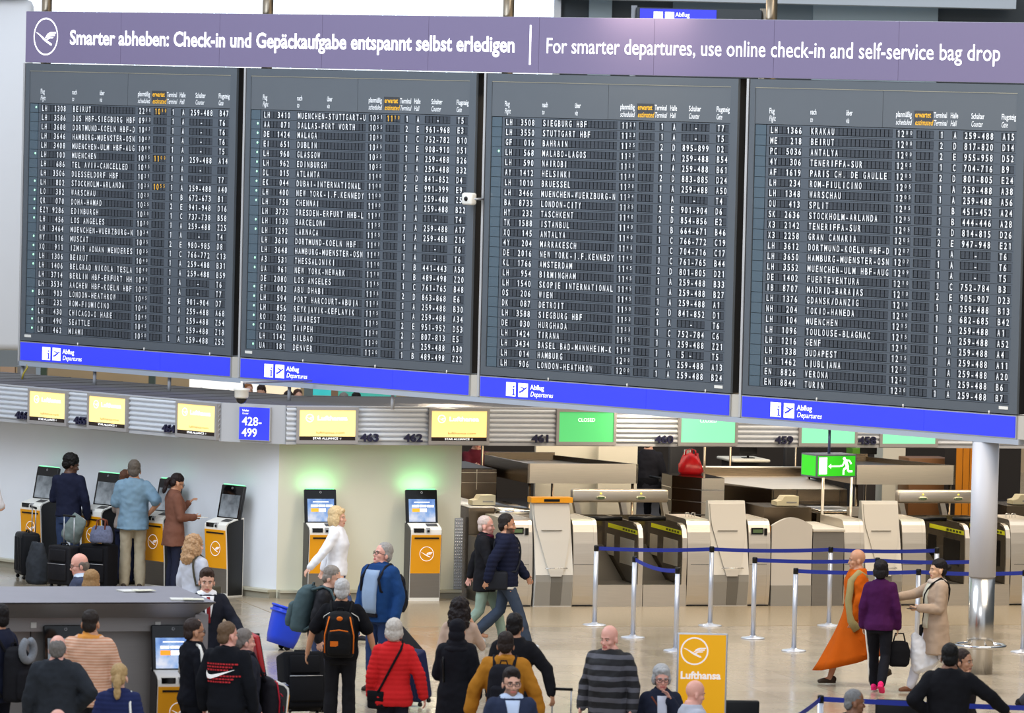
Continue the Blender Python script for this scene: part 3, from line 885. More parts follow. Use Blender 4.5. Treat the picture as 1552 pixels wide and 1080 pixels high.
# piers and lit panels seen in the gap over the canopy
for i, (x0, x1, d, z0, z1, c, e, lab) in enumerate((
        (0, 22, 109, 0, 2.25, (224, 186, 152), 0, 'peach panel in the gap at the far left'), (26, 53, 109, 0, 2.3, (150, 146, 142), 0, 'grey panel in the gap over the left canopy'),
        (54, 61, 107, 0, 3.0, (176, 192, 206), 0, 'pale blue pier in the gap over the left canopy'), (61, 70, 107, 0, 3.0, (74, 92, 74), 0, 'dark green pier in the gap over the left canopy'),
        (225, 235, 107, 0, 3.0, (78, 92, 84), 0, 'dark pier in the gap above counter 464'), (212, 272, 110, 1.70, 1.98, (250, 236, 190), 0.7, 'long lit cream panel in the gap over the left canopy'),
        (287, 398, 110, 1.3, 2.2, (250, 246, 238), 0.8, 'bright lit panel behind the far passengers'), (402, 455, 110, 1.2, 2.1, (246, 226, 190), 0.7, 'warm lit panel behind the far passengers'),
        (461, 474, 107, 0, 3.0, (110, 122, 122), 0, 'grey pier right of the far passengers'), (474, 502, 110, 1.3, 2.0, (60, 190, 190), 0.6, 'teal lit panel in the gap over the canopy'),
        (502, 512, 109, 0, 2.0, (160, 128, 100), 0, 'brown post beside the teal panel'), (513, 600, 110, 1.2, 1.95, (70, 176, 160), 0.45, 'green teal panel at the right of the gap'))):
    p0, p1 = at(x0, 580, d), at(x1, 580, d)
    b = MB(); b.box(p0.x, p1.x, d, d + 0.25, z0, z1, mat('gap_panel_%d' % i, c, 0.6, emit=e))
    struct(b.build('trim_%d' % (8 + i)), lab, 'panel')
b = MB()
for x0, x1, z in ((70, 190, 2.05), (70, 190, 1.86), (120, 205, 2.2)):
    p0, p1 = at(x0, 570, 110), at(x1, 570, 110); b.box(p0.x, p1.x, 110, 110.1, z, z + 0.035, mat('brown_rail', (96, 70, 48), 0.5))
struct(b.build('trim_20'), 'brown rails on the far beige wall', 'rail')
# another blue sign in the far upper hall
p0, p1 = at(970, 20, 100), at(1150, 20, 100)
t = thing('far_departures_sign', 'small blue departures sign far behind, peeking over the banner', 'sign', (p0.x, 100, 8.33))
b = MB(); b.box(-0.06, p1.x - p0.x + 0.05, 0.0, 0.25, 0, 0.47, M_DARKW); b.build('housing', t)
b = MB(); b.box(0, 1.34, -0.02, 0, 0.02, 0.45, M_BLUE); b.build('sign_face', t)
b = MB(); b.box(0.24, 0.40, -0.03, -0.02, 0.26, 0.40, M_LITWHITE); b.box(0.44, 0.60, -0.03, -0.02, 0.26, 0.40, M_LITWHITE); b.build('pictogram', t)
b = MB(); text(b, 'Abflug', 0.62, 0.32, 0.075, M_LITWHITE, y=-0.03, width=0.25, bold=0.012); b.build('lettering', t)
b = MB(); b.tube([(-0.12, 0.1, -8.33), (-0.1, 0.1, 0.5)], 0.05, M_ALU, 12); b.tube([(2.2, 0.1, -8.33), (2.2, 0.1, 0.5)], 0.09, steel('bronze_steel'), 12); b.build('frame', t)

# ================================================================== kiosks
M_KSIDE = mat('kiosk_black_side', (18, 18, 19), 0.35)
M_KGREY = mat('kiosk_charcoal_side', (62, 60, 58), 0.45)
M_KWHITE = mat('kiosk_white_shell', (236, 234, 226), 0.35)
M_GLASS = mat('black_glass', (8, 8, 9), 0.08)
M_STRIP = mat('green_light_strip', (120, 255, 160), 0.4, emit=1.6)
M_STRIPW = mat('faint_green_light_strip', (130, 240, 170), 0.4, emit=1.3)
M_KFOOT = steel('kiosk_steel_foot', (150, 146, 140), 0.4)


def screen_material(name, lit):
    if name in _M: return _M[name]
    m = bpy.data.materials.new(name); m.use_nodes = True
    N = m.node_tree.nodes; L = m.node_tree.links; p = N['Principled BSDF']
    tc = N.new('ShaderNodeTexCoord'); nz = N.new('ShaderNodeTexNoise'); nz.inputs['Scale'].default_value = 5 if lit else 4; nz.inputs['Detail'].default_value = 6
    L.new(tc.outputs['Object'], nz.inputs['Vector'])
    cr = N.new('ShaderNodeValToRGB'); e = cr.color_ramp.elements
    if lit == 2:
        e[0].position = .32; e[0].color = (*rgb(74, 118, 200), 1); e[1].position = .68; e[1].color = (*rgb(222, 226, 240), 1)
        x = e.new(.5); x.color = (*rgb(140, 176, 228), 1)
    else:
        e[0].position = .3; e[0].color = (*rgb(70, 80, 88), 1); e[1].position = .7; e[1].color = (*rgb(186, 198, 210), 1)  # mottled grey glow painted in for reflections on the blank screens
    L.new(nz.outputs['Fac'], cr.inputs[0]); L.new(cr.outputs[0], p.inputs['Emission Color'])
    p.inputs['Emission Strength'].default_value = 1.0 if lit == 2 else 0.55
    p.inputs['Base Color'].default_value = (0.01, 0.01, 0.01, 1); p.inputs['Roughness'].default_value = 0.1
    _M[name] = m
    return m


def kiosk(label, loc, rz, lit=0, side=None, strip=False, group='self-service check-in kiosks', back=None):
    W = 0.235
    side = side or M_KSIDE
    t = thing('check_in_kiosk', label, 'kiosk', loc, rz, group)
    prof = [(-0.30, 0.0), (0.0, 0.0), (0.0, 1.12), (-0.15, 1.10), (-0.31, 1.055), (-0.345, 1.02), (-0.35, 0.97), (-0.335, 0.80), (-0.31, 0.4)]
    b = MB(); b.prism(prof, -W + 0.01, W - 0.01, M_KWHITE, 'x'); b.build('body', t)
    inner = [(-0.285, 0.02), (-0.018, 0.02), (-0.018, 1.10), (-0.15, 1.085), (-0.29, 1.045), (-0.322, 1.01), (-0.33, 0.97), (-0.318, 0.80), (-0.293, 0.4)]
    for s in (-1, 1):
        b = MB(); x = s * W; b.prism(inner, min(x, x - s * 0.012), max(x, x - s * 0.012), side, 'x'); b.build('side_panel', t)
    b = MB(); b.prism([(-0.356, 0.95), (-0.342, 0.80), (-0.318, 0.40), (-0.30, 0.40), (-0.33, 0.95)], -W + 0.016, W - 0.016, M_YEL, 'x')
    dr = b.build('front_door', t)
    b = MB(); b.box(-W + 0.06, W - 0.05, -0.362, -0.33, 0.895, 0.915, M_BLACK); b.build('receipt_slot', dr)
    b = MB()
    M4 = Matrix.Translation((0.01, -0.345, 0.68)) @ Matrix.Rotation(R(-3.0), 4, 'X') @ Matrix.Rotation(0, 4, 'Z')
    crane(b, 0, 0, 0.105, M_WHITE, y=-0.002, ring=0.05, M=M4); b.build('emblem', dr)
    b = MB(); b.prism([(-0.316, 0.395), (-0.302, 0.05), (-0.285, 0.05), (-0.285, 0.395)], -W + 0.016, W - 0.016, M_KFOOT, 'x'); b.box(-W + 0.03, W - 0.03, -0.285, -0.02, 0.0, 0.05, M_BLACK); b.build('plinth', t)
    # shelf fittings
    b = MB(); b.box(-W + 0.05, -W + 0.20, -0.357, -0.30, 0.985, 1.045, M_GLASS); b.build('passport_reader', t)
    b = MB(); b.box(0.0, 0.05, -0.362, -0.32, 0.985, 1.05, M_ALU); b.box(0.008, 0.042, -0.366, -0.36, 0.99, 1.02, M_BLACK); b.build('card_reader', t)
    b = MB(); b.prism([(-0.27, 1.070), (-0.17, 1.101), (-0.17, 1.095), (-0.27, 1.06)], 0.03, 0.19, M_KGREY, 'x'); b.build('scanner_window', t)
    # leaning screen panel
    Ms = Matrix.Translation((0, -0.115, 1.085)) @ Matrix.Rotation(R(-11), 4, 'X')
    b = MB(); b.rbox(-W, W, 0.0, 0.06, 0.0, 0.50, 0.018, back or M_KSIDE, M=Ms); b.box(-W + 0.008, W - 0.008, -0.004, 0.004, 0.008, 0.49, M_GLASS, M=Ms)
    b.tube([tuple(Ms @ Vector((0.0 + 0.014 * math.cos(q), -0.006, 0.455 + 0.014 * math.sin(q)))) for q in [i * math.pi / 5 for i in range(10)]], 0.003, M_ALU, 5, close=True)
    sp = b.build('screen_panel', t)
    sm = screen_material('lit_kiosk_screen', 2) if lit == 2 else screen_material('painted_sheen_screen', 1)
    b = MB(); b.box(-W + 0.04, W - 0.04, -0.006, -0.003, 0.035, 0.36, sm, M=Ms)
    if lit == 2:
        b.box(-W + 0.09, -W + 0.20, -0.008, -0.006, 0.175, 0.225, mat('orange_screen_tile', (244, 150, 30), 0.4, emit=0.9), M=Ms)
        b.box(-W + 0.205, -W + 0.305, -0.008, -0.006, 0.175, 0.225, M_LITWHITE, M=Ms)
        for q in range(3):
            b.box(-W + 0.09 + q * 0.11, -W + 0.19 + q * 0.11, -0.008, -0.006, 0.245, 0.275, M_LITWHITE, M=Ms)
        b.box(-W + 0.12, W - 0.12, -0.008, -0.006, 0.31, 0.322, M_LITWHITE, M=Ms)
    b.build('screen', sp)
    if strip:
        b = MB(); b.box(-W + 0.03, W - 0.03, 0.005, 0.05, 0.50, 0.512, M_STRIP if lit == 2 else M_STRIPW, M=Ms); tag(b.build('light_strip', sp), 'green light strip on top')
    if strip and lit == 2:   # the strip's light washing the wall behind
        lo = area_light('light_strip_glow', (0, 0, 0), (0, 0, 1), 0.40, 1.1, (0.30, 1.0, 0.42), 0.03)
        lo.parent = t; lo.location = (0, 0.03, 1.60); lo.rotation_euler = (R(128), 0, 0)
    return t


def onB(a, b): return B(a, b)


for a, lab in ((-64.0, 'dark-sided kiosk with a blank screen, leftmost by the white wall'), (-62.63, 'dark-sided kiosk between the man in the navy jumper and the man in the blue shirt'),
               (-61.27, 'dark-sided kiosk half hidden behind the woman in the brown blazer'), (-59.92, 'dark-sided kiosk at the right end of the white wall, before the brown blazer woman')):
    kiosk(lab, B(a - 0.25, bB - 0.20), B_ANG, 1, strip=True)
kiosk('kiosk with a lit blue screen behind the blonde woman in the white shirt', A(0.56, -0.20), A_ANG, 2, side=M_KGREY, strip=True)
kiosk('kiosk with a lit blue screen at the right end of the cream wall', A(2.05, -0.20), A_ANG, 2, side=M_KGREY, strip=True)

# ================================================================== bag drop row (frame A, fronts at b = -1.42)
GB = -1.42
gb_group = 'stainless end blocks of the bag drop row'


def bow(d=1.1, h=1.24):
    return [(0.05, 0.0), (0.02, 0.15), (0.006, 0.30), (0.0, 0.45), (0.004, 0.60), (0.012, 0.75), (0.026, 0.90), (0.05, 1.06), (0.08, h - 0.075), (0.115, h - 0.025), (0.17, h), (d, h), (d, 0.0)]


def end_block(a0, a1, lab, display=False, edge=None, d=1.1):
    t = thing('end_block', lab, 'machine housing', A(a0, GB), A_ANG, gb_group)
    w = a1 - a0
    b = MB(); b.prism(bow(d), 0.0, w, M_STEEL, 'x', smooth=False)
    b.build('housing', t)
    b = MB(); b.prism([(y - 0.006 if y < 0.5 else y, z if z < 1.2 else z + 0.004) for y, z in bow(d)], 0.0 if edge == 'l' else w - 0.055, 0.05 if edge == 'l' else w - 0.005, M_STEEL, 'x')
    b.build('edge_band', t)
    b = MB(); b.box(0.01, w - 0.01, 0.001, 0.03, 0.60, 0.606, M_BLACK); b.box(0.01, w - 0.01, 0.03, 0.06, 0.0, 0.02, M_BLACK); b.build('seam', t)
    if display:
        b = MB(); b.box(w * 0.12, w * 0.66, 0.02, 0.055, 1.035, 1.125, M_BLACK); dp = b.build('display', t)
        b = MB(); b.box(w * 0.17, w * 0.61, 0.017, 0.021, 1.055, 1.105, mat('green_lcd', (86, 106, 70), 0.3, emit=0.2)); b.build('readout', dp)
        b = MB(); b.box(w * 0.72, w * 0.84, 0.02, 0.055, 1.02, 1.12, M_GLASS); b.build('scanner', t)
    return t


end_block(2.98, 3.38, 'steel end block with a small display, left of the orange-topped machine', True)
end_block(3.985, 4.34, 'plain steel end block right of the orange-topped machine')
end_block(5.685, 6.03, 'steel end block left of the middle bag drop machine, two clips on top', edge='l')
end_block(6.612, 6.935, 'steel end block with a small display, right of the middle bag drop machine', True)
end_block(8.06, 8.36, 'narrow steel end block left of the right bag drop machine')
end_block(8.95, 9.31, 'plain steel end block right of the right bag drop machine')
end_block(10.62, 11.1, 'steel end block right of the round column', edge='l')
for a in (5.80, 10.72):
    t = thing('steel_clips', 'pair of small wire clips on top of the end block ' + ('by the middle machine' if a < 6 else 'right of the round column'), 'clip', A(a, GB + 0.5, 1.243), A_ANG)
    for q in (0, 0.09):
        b = MB(); b.tube([(q, 0, 0), (q, 0, 0.06), (q + 0.05, 0, 0.06), (q + 0.05, 0, 0)], 0.006, M_CHROME, 8); b.build('clip', t)

M_MWHITE = mat('machine_white', (216, 212, 203), 0.35)
M_MGREY = mat('machine_grey_base', (150, 147, 140), 0.45)
M_MBAND = mat('machine_dark_band', (112, 109, 102), 0.45)


def bag_machine(a0, lab, orange=False):
    W = 0.575
    t = thing('bag_drop_machine', lab, 'bag drop machine', A(a0, GB), A_ANG, 'white tapered bag drop machines')
    # side shells with the waist, leaning upper part
    prof = [(0.0, 0.0), (-0.06, 0.36), (-0.06, 0.46), (-0.02, 0.62), (0.06, 0.95), (0.16, 1.30), (0.215, 1.50), (0.30, 1.50), (0.34, 1.2), (0.36, 0.9), (0.50, 0.5), (0.50, 0.0)]
    b = MB(); b.prism(prof, 0.01, W - 0.01, M_MWHITE, 'x'); b.build('body', t)
    fp = [(0.03, 1.46), (W - 0.03, 1.46), (W - 0.03, 1.15), (W - 0.05, 0.95), (W - 0.13, 0.60), (W - 0.19, 0.44), (0.22, 0.44), (0.15, 0.70), (0.08, 0.98), (0.03, 1.20)]

    def yf(z):
        pts = [(0.46, -0.06), (0.62, -0.02), (0.95, 0.06), (1.30, 0.16), (1.50, 0.215)]
        for (z0, y0), (z1, y1) in zip(pts, pts[1:]):
            if z <= z1: return y0 + (y1 - y0) * max(0, z - z0) / (z1 - z0)
        return 0.215
    b = MB(); n = len(fp)
    vs = [(x, yf(z) - 0.028, z) for x, z in fp] + [(x, yf(z) + 0.02, z) for x, z in fp]
    # strip the panel between matching left and right points so it follows the curved front
    left = [fp[0], fp[9], fp[8], fp[7], fp[6]]; right = [fp[1], fp[2], fp[3], fp[4], fp[5]]
    zs = [1.46, 1.30, 1.15, 0.95, 0.78, 0.62, 0.52, 0.44]

    def xi(side, z):
        for (x0, z0), (x1, z1) in zip(side, side[1:]):
            if z1 <= z <= z0: return x0 + (x1 - x0) * (z0 - z) / (z0 - z1)
        return side[-1][0]
    vs = []
    for z in zs:
        vs += [(xi(left, z), yf(z) - 0.03, z), (xi(right, z), yf(z) - 0.03, z), (xi(right, z), yf(z) + 0.02, z), (xi(left, z), yf(z) + 0.02, z)]
    fs = []
    for i in range(len(zs) - 1):
        for j in range(4):
            fs.append((i * 4 + j, i * 4 + (j + 1) % 4, (i + 1) * 4 + (j + 1) % 4, (i + 1) * 4 + j))
    fs += [(0, 1, 2, 3), (len(vs) - 1, len(vs) - 2, len(vs) - 3, len(vs) - 4)]
    b.add(vs, fs, mat('machine_front_panel', (205, 200, 190), 0.4)); fpn = b.build('front_panel', t)
    b = MB(); b.box(0.12, 0.42, yf(1.02) - 0.034, yf(1.02) + 0.02, 1.085, 1.089, M_MGREY); b.box(0.14, 0.26, yf(0.9) - 0.036, yf(0.9) + 0.02, 0.80, 0.804, M_MGREY); b.build('panel_seam', fpn)
    b = MB()
    for x0, x1, m in ((0.012, 0.24, M_MGREY), (0.24, 0.41, M_MBAND), (0.41, W - 0.012, M_MGREY)):
        b.prism([(-0.066, 0.36), (-0.066, 0.46), (-0.05, 0.46), (0.0, 0.02), (-0.006, 0.02)], x0, x1 - 0.004, m, 'x')
    b.build('base_cover', t)
    b = MB(); b.tube([(0.14, -0.10, 0.555), (0.14, -0.125, 0.56), (0.46, -0.125, 0.56), (0.46, -0.05, 0.56)], 0.007, M_CHROME, 8); b.build('rail', t)
    if orange:
        b = MB(); b.box(-0.02, W + 0.02, 0.14, 0.34, 1.47, 1.545, mat('orange_top_frame', (246, 166, 20), 0.4)); tf = tag(b.build('top_frame', t), 'orange top frame')
        b = MB(); b.box(0.17, 0.40, 0.132, 0.145, 1.487, 1.522, M_BLACK); b.build('camera_slot', tf)
    return t


bag_machine(3.40, 'white bag drop machine with an orange top frame, leftmost of the three', True)
bag_machine(6.03, 'plain white bag drop machine in the middle of the row')
bag_machine(8.36, 'plain white bag drop machine nearest the round column')

M_BELT = mat('black_conveyor_belt', (58, 54, 48), 0.6)
M_DGLASS = mat('dark_glass_divider', (80, 72, 60), 0.2)
M_STICK = mat('yellow_green_sticker', (240, 240, 40), 0.5)
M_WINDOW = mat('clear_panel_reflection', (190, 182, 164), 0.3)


def bay(a0, a1, lab, dark=False):
    w = a1 - a0
    t = thing('conveyor_bay', lab, 'baggage conveyor', A(a0, GB), A_ANG, 'open baggage conveyor bays')
    b = MB(); b.box(0, w, 0.0, 0.06, 0.0, 0.31, M_STEEL); b.build('front_panel', t)
    b = MB(); b.box(0.02, w - 0.08, 0.06, 1.72, 0.27, 0.31, M_BELT); b.prism([(0.06, 0.312), (0.7, 0.312), (1.72, 0.75), (1.72, 0.70), (0.7, 0.27)], 0.02, w - 0.08, M_BELT, 'x'); b.build('belt', t)
    dv = [(0.02, 0.312), (0.0, 0.70), (0.02, 0.98), (0.06, 1.10), (0.14, 1.16), (0.28, 1.18), (1.72, 1.18), (1.72, 0.312)]
    b = MB(); b.prism(dv, w - 0.05, w - 0.01, M_DGLASS, 'x'); dd = b.build('divider', t)
    b = MB(); b.prism([(y - 0.008, z) for y, z in dv[:6]] + [(0.28, 1.15), (0.15, 1.13), (0.085, 1.09), (0.05, 0.97), (0.03, 0.70), (0.05, 0.312)], w - 0.07, w - 0.002, M_STEEL, 'x'); b.build('edge_band', dd)
    b = MB(); b.box(w - 0.056, w - 0.05, 0.10, 1.55, 1.015, 1.075, M_STICK)
    k = b.build('warning_sticker', dd)
    b = MB()
    for i in range(5): b.box(w - 0.058, w - 0.056, 0.22 + i * 0.13, 0.31 + i * 0.13, 1.03, 1.06, mat('sticker_print', (70, 74, 16), 0.6))
    b.build('sticker_print', k)
    b = MB(); m = M_BLACK if dark else M_WINDOW
    b.box(w - 0.055, w - 0.05, 0.28, 0.95, 0.55, 0.92, m); b.box(w - 0.055, w - 0.05, 1.25, 1.60, 0.62, 0.92, m); b.build('divider_window', dd)
    b = MB(); b.tube([(0.0, 0.75, 1.20), (w - 0.1, 0.75, 1.20)], 0.035, M_BLACK, 14); b.build('roller', t)
    b = MB(); b.box(0, w, 1.72, 1.76, 0.3, 1.18, M_STEELD); b.build('rear_panel', t)
    return t


bay(4.35, 5.02, 'open conveyor bay right of the orange-topped machine, left of its pair')
bay(5.03, 5.675, 'open conveyor bay left of the block with two clips, right of its pair')
bay(9.32, 9.98, 'open conveyor bay behind the woman in the beige cardigan', True)
bay(9.99, 10.61, 'open conveyor bay hidden in part by the round column', True)

# white curved screen and low desk
t = thing('curved_screen', 'white privacy panel with an arched top, right of the middle machine', 'panel', A(6.955, GB), A_ANG)
pts = [(0, 0.30)] + [(0.61 * i / 12, 1.16 + 0.115 * math.sin(math.pi * i / 12)) for i in range(13)] + [(0.61, 0.30)]
b = MB(); b.prism(pts, 0.02, 0.09, mat('panel_warm_grey', (205, 200, 192), 0.5)); b.build('panel', t)
b = MB(); b.box(0, 0.61, 0.0, 0.12, 0, 0.30, M_MGREY); b.build('base', t)
b = MB(); b.box(-0.012, 0.03, 0.15, 0.9, 0, 1.14, M_YEL); tag(b.build('side_cover', t), 'orange side cover')
t = thing('service_desk', 'grey steel service desk between the arched panel and a narrow end block', 'desk', A(7.58, GB), A_ANG)
b = MB(); b.box(0, 0.47, 0.02, 1.0, 0, 1.07, steel('grey_desk_steel', (160, 156, 150), 0.45)); b.build('body', t)
b = MB(); b.rbox(-0.01, 0.475, -0.02, 1.3, 1.07, 1.12, 0.012, M_MWHITE); b.build('worktop', t)

# gantries with the oval displays
def gantry(a0, a1, lab, loc_b=0.45):
    w = a1 - a0
    t = thing('display_gantry', lab, 'display gantry', A(a0, loc_b), A_ANG, 'steel gantries with oval displays')
    b = MB(); b.rbox(0, w, 0, 0.16, 1.345, 1.535, 0.03, M_STEEL); b.build('beam', t)
    for x in (0.02, w * 0.5, w - 0.10):
        b = MB(); b.prism([(x, 1.345), (x + 0.08, 1.345), (x + 0.12, 1.18), (x + 0.12, 0.0), (x + 0.04, 0.0), (x + 0.04, 1.18)], 0.02, 0.14, M_STEEL); b.build('leg', t)
    for x in (w * 0.29, w * 0.71):
        b = MB(); b.lathe([(0.001, 0), (0.075, 0), (0.068, 0.02), (0.001, 0.022)], mat('oval_rim', (206, 206, 176), 0.4), 24, sy=0.42, M=Matrix.Translation((x, 0.0, 1.415)) @ Matrix.Rotation(R(90), 4, 'X')); od = b.build('oval_display', t)
        b = MB(); b.box(x - 0.05, x + 0.05, -0.026, -0.02, 1.402, 1.428, mat('green_lcd', (86, 106, 70), 0.3)); b.build('readout', od)
        b = MB(); b.ell((x, -0.004, 1.475), (0.015, 0.012, 0.015), mat('amber_lamp', (244, 226, 90), 0.4, emit=0.8), nu=10, nv=6); b.build('lamp', t)
    return t


gantry(4.52, 5.98, 'steel gantry with two oval displays over the left conveyor bays')
gantry(a_at(1362, 0.45), a_at(1490, 0.45), 'steel gantry with two oval displays over the right conveyor bays')


def tray(px0, px1, pxl, lab, mirror=False):
    b0 = 1.5
    a0, a1 = a_at(px0, b0, 715), a_at(px1, b0, 715)
    w = a1 - a0
    t = thing('counter_canopy', lab, 'counter surround', A(a0, b0), A_ANG, 'stainless counter surrounds on posts')
    z0, z1 = 1.545, 1.835
    b = MB(); b.box(0, w, 0, 0.03, z0, z1, M_STEEL); b.build('front_plate', t)
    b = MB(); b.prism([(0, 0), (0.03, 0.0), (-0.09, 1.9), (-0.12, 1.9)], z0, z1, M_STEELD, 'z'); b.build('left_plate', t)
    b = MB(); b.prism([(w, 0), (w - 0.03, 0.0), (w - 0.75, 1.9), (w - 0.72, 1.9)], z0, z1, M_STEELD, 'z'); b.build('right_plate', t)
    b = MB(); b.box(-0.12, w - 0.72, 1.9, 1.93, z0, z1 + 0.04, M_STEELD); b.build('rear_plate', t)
    b = MB(); b.prism([(0.02, 0.03), (w - 0.03, 0.03), (w - 0.75, 1.9), (-0.1, 1.9)], z1 - 0.09, z1 - 0.07, M_BLACK, 'z'); b.build('shelf', t)
    for x, y in ((0.05, 0.06), (w - 0.06, 0.06), (-0.08, 1.86), (w - 0.76, 1.86)):
        b = MB(); b.tube([(x, y, 0), (x, y, z0)], 0.022, M_STEELD, 10); b.build('post', t)
    for x in (0.25, w * 0.55):
        b = MB(); b.box(x, x + 0.14, 0.06, 0.09, z1 - 0.07, z1 - 0.02, mat('yellow_tag', (206, 172, 30), 0.5)); b.build('yellow_tag', t)
    return t


tray(800, 967, 763, 'stainless counter surround above the orange-topped machine')
tray(1296, 1448, 1240, 'stainless counter surround left of the round column')

# ---- back office behind the row
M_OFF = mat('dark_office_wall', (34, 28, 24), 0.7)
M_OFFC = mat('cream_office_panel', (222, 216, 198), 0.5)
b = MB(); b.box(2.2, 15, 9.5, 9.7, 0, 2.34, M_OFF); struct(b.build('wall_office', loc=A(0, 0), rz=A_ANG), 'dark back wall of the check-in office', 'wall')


def abox(name, lab, cat, px0, px1, b0, depth, z0, z1, m, py=700, r=0.0, group=None):
    a0, a1 = a_at(px0, b0, py), a_at(px1, b0, py)
    b = MB()
    if r: b.rbox(0, a1 - a0, 0, depth, z0, z1, r, m)
    else: b.box(0, a1 - a0, 0, depth, z0, z1, m)
    return tag(b.build(name, None, A(a0, b0), A_ANG), lab, cat, group)


def zat(py, px, b):
    p = A(a_at(px, b, py), b); q = at(px, py, p.y)
    return q.z


abox('partition_panel', 'cream partition panel above the left counter surround, wider one', 'partition', 812, 905, 3.9, 0.08, 0, 2.15, M_OFFC)
abox('partition_panel', 'cream partition panel just right of the wider one', 'partition', 907, 966, 3.6, 0.08, 0, 2.15, M_OFFC)
t = thing('conveyor_housing', 'brown steel conveyor housing right of the cream wall end', 'conveyor', A(a_at(697, 2.6), 2.6), A_ANG)
w = a_at(752, 2.6) - a_at(697, 2.6); zt = zat(711, 730, 2.6)
b = MB(); b.box(-0.6, w, 0, 1.6, 0, zt, M_STEELD); b.build('housing', t)
b = MB(); b.prism([(-0.6, zt), (w, zt), (w + 0.1, 1.0 + zt)], 0, 0, M_BELT) if False else b.box(-0.6, w - 0.05, 0.05, 1.55, zt, zt + 0.015, M_BELT); b.build('belt', t)
b = MB(); b.box(-0.6, w, -0.006, 0, zt - 0.05, zt - 0.042, M_STEEL); b.box(-0.6, w, -0.006, 0, zt - 0.20, zt - 0.195, M_STEEL); b.box(w * 0.45, w * 0.45 + 0.008, -0.006, 0, zt - 0.3, zt, M_STEEL); b.build('panel_seam', t)
t = thing('roller_conveyor', 'low steel roller conveyor behind the two men walking past', 'conveyor', A(2.80, 0.4), A_ANG)
w = a_at(806, 0.4) - 2.80; zt = zat(766, 717, 0.1)
b = MB(); b.box(0, w * 0.35, -0.5, 1.4, 0, zt - 0.02, M_STEELD); b.build('housing', t)
b = MB(); b.box(w * 0.38, w, -0.5, 1.4, 0, zt - 0.12, M_STEEL); b.build('lower_housing', t)
b = MB(); b.rbox(0, w * 0.37, -0.52, 1.4, zt - 0.02, zt - 0.002, 0.01, M_MWHITE); b.build('worktop', t)
b = MB()
for i in range(12): b.tube([(w * 0.4, -0.4 + i * 0.15, zt - 0.08), (w * 0.98, -0.4 + i * 0.15, zt - 0.08)], 0.03, M_CHROME, 10)
b.build('rollers', t)
b = MB(); b.box(-0.02, 0.15, -1.75, -0.56, 0.0, 0.92, steel('darker_steel', (128, 120, 110), 0.4)); b.build('front_housing', t)  # a darker steel tone for the front housing
for px, py, b0, lab in ((717, 765, 0.1, 'small cream printer on the low conveyor left of the walking men'), (1178, 766, 0.7, 'small cream printer on the steel counter behind the arched panel'), (1536, 764, 0.6, 'small cream printer at the right edge behind the round column')):
    t = thing('ticket_printer', lab, 'printer', A(a_at(px, b0), b0, zat(py, px, b0)), A_ANG, 'small cream printers')
    b = MB(); b.prism([(-0.0, 0.0), (0.34, 0.0), (0.34, 0.14), (0.12, 0.14), (0.08, 0.08), (0.0, 0.06)], 0, 0.25, mat('cream_plastic', (214, 204, 172), 0.5)); b.build('body', t)
    b = MB(); b.box(0.15, 0.31, -0.004, 0.0, 0.04, 0.06, M_MGREY); b.build('paper_slot', t)
abox('printer_stand', 'steel counter carrying the cream printer behind the arched panel', 'counter', 1160, 1232, 0.55, 0.9, 0, zat(767, 1190, 0.7) - 0.003, M_STEELD)
abox('printer_stand', 'steel counter at the right edge behind the round column', 'counter', 1528, 1580, 0.45, 0.9, 0, zat(765, 1540, 0.6) - 0.003, M_STEELD)

# stepped dark plinth and steel hopper in the middle
t = thing('glossy_plinth', 'stepped dark brown plinth with steel bands below the red bag', 'plinth', A(a_at(1063, 1.7), 1.7), A_ANG)
zt = zat(724, 1063, 1.7)
M_PL = mat('dark_brown_gloss', (40, 26, 16), 0.12)
fp = [(0.0, 0.0), (0.36, 0.0), (0.36, 1.0), (-0.30, 1.0), (-0.29, 0.53)]
for i in range(6):
    z1 = zt - i * 0.185
    b = MB(); b.prism(fp, max(z1 - 0.172, 0), z1, M_PL, 'z'); b.box(0.005, 0.358, -0.006, 0.0, max(z1 - 0.172, 0), z1 - 0.004, M_STEEL); b.build('tier', t)
    b = MB(); b.prism([(p[0] - 0.006, p[1] - 0.008) for p in fp[:3]] + [(-0.302, 1.0), (-0.302, 0.53)], z1 - 0.185, z1 - 0.172, M_CHROME, 'z'); b.build('band', t)
b = MB(); b.prism(fp, 0, zt - 6 * 0.185, M_PL, 'z'); b.build('base', t)
t = thing('baggage_hopper', 'wide dark steel baggage hopper behind the middle bag drop machine', 'hopper', A(a_at(1170, 1.9), 1.9), A_ANG)
w = a_at(1284, 1.9) - a_at(1170, 1.9); zt = zat(740, 1200, 1.9)
fp = [(0.0, 0.0), (w, 0.0), (w, 1.9), (-0.62, 1.9), (-0.48, 0.876)]
b = MB(); b.prism(fp, 0, zt - 0.01, M_STEELD, 'z'); b.build('housing', t)
b = MB(); b.add([(p[0], p[1], zt - 0.008 + 0.03 * p[1]) for p in fp] + [(p[0], p[1], zt - 0.02) for p in fp], [(0, 1, 2, 3, 4), (9, 8, 7, 6, 5)] + [(i, 5 + i, 5 + (i + 1) % 5, (i + 1) % 5) for i in range(5)], M_STEEL); b.build('chute', t)
b = MB(); b.box(-0.6, w, 1.9, 1.95, zt - 0.1, zt + 0.17, M_STEELD); b.tube([(-0.6, 1.92, zt + 0.18), (w, 1.92, zt + 0.18)], 0.02, M_STEEL, 10); b.build('backstop', t)
b = MB()
for x in (0.02, w * 0.33, w * 0.9): b.box(x, x + 0.008, -0.006, 0, zt - 0.4, zt - 0.02, M_BLACK)
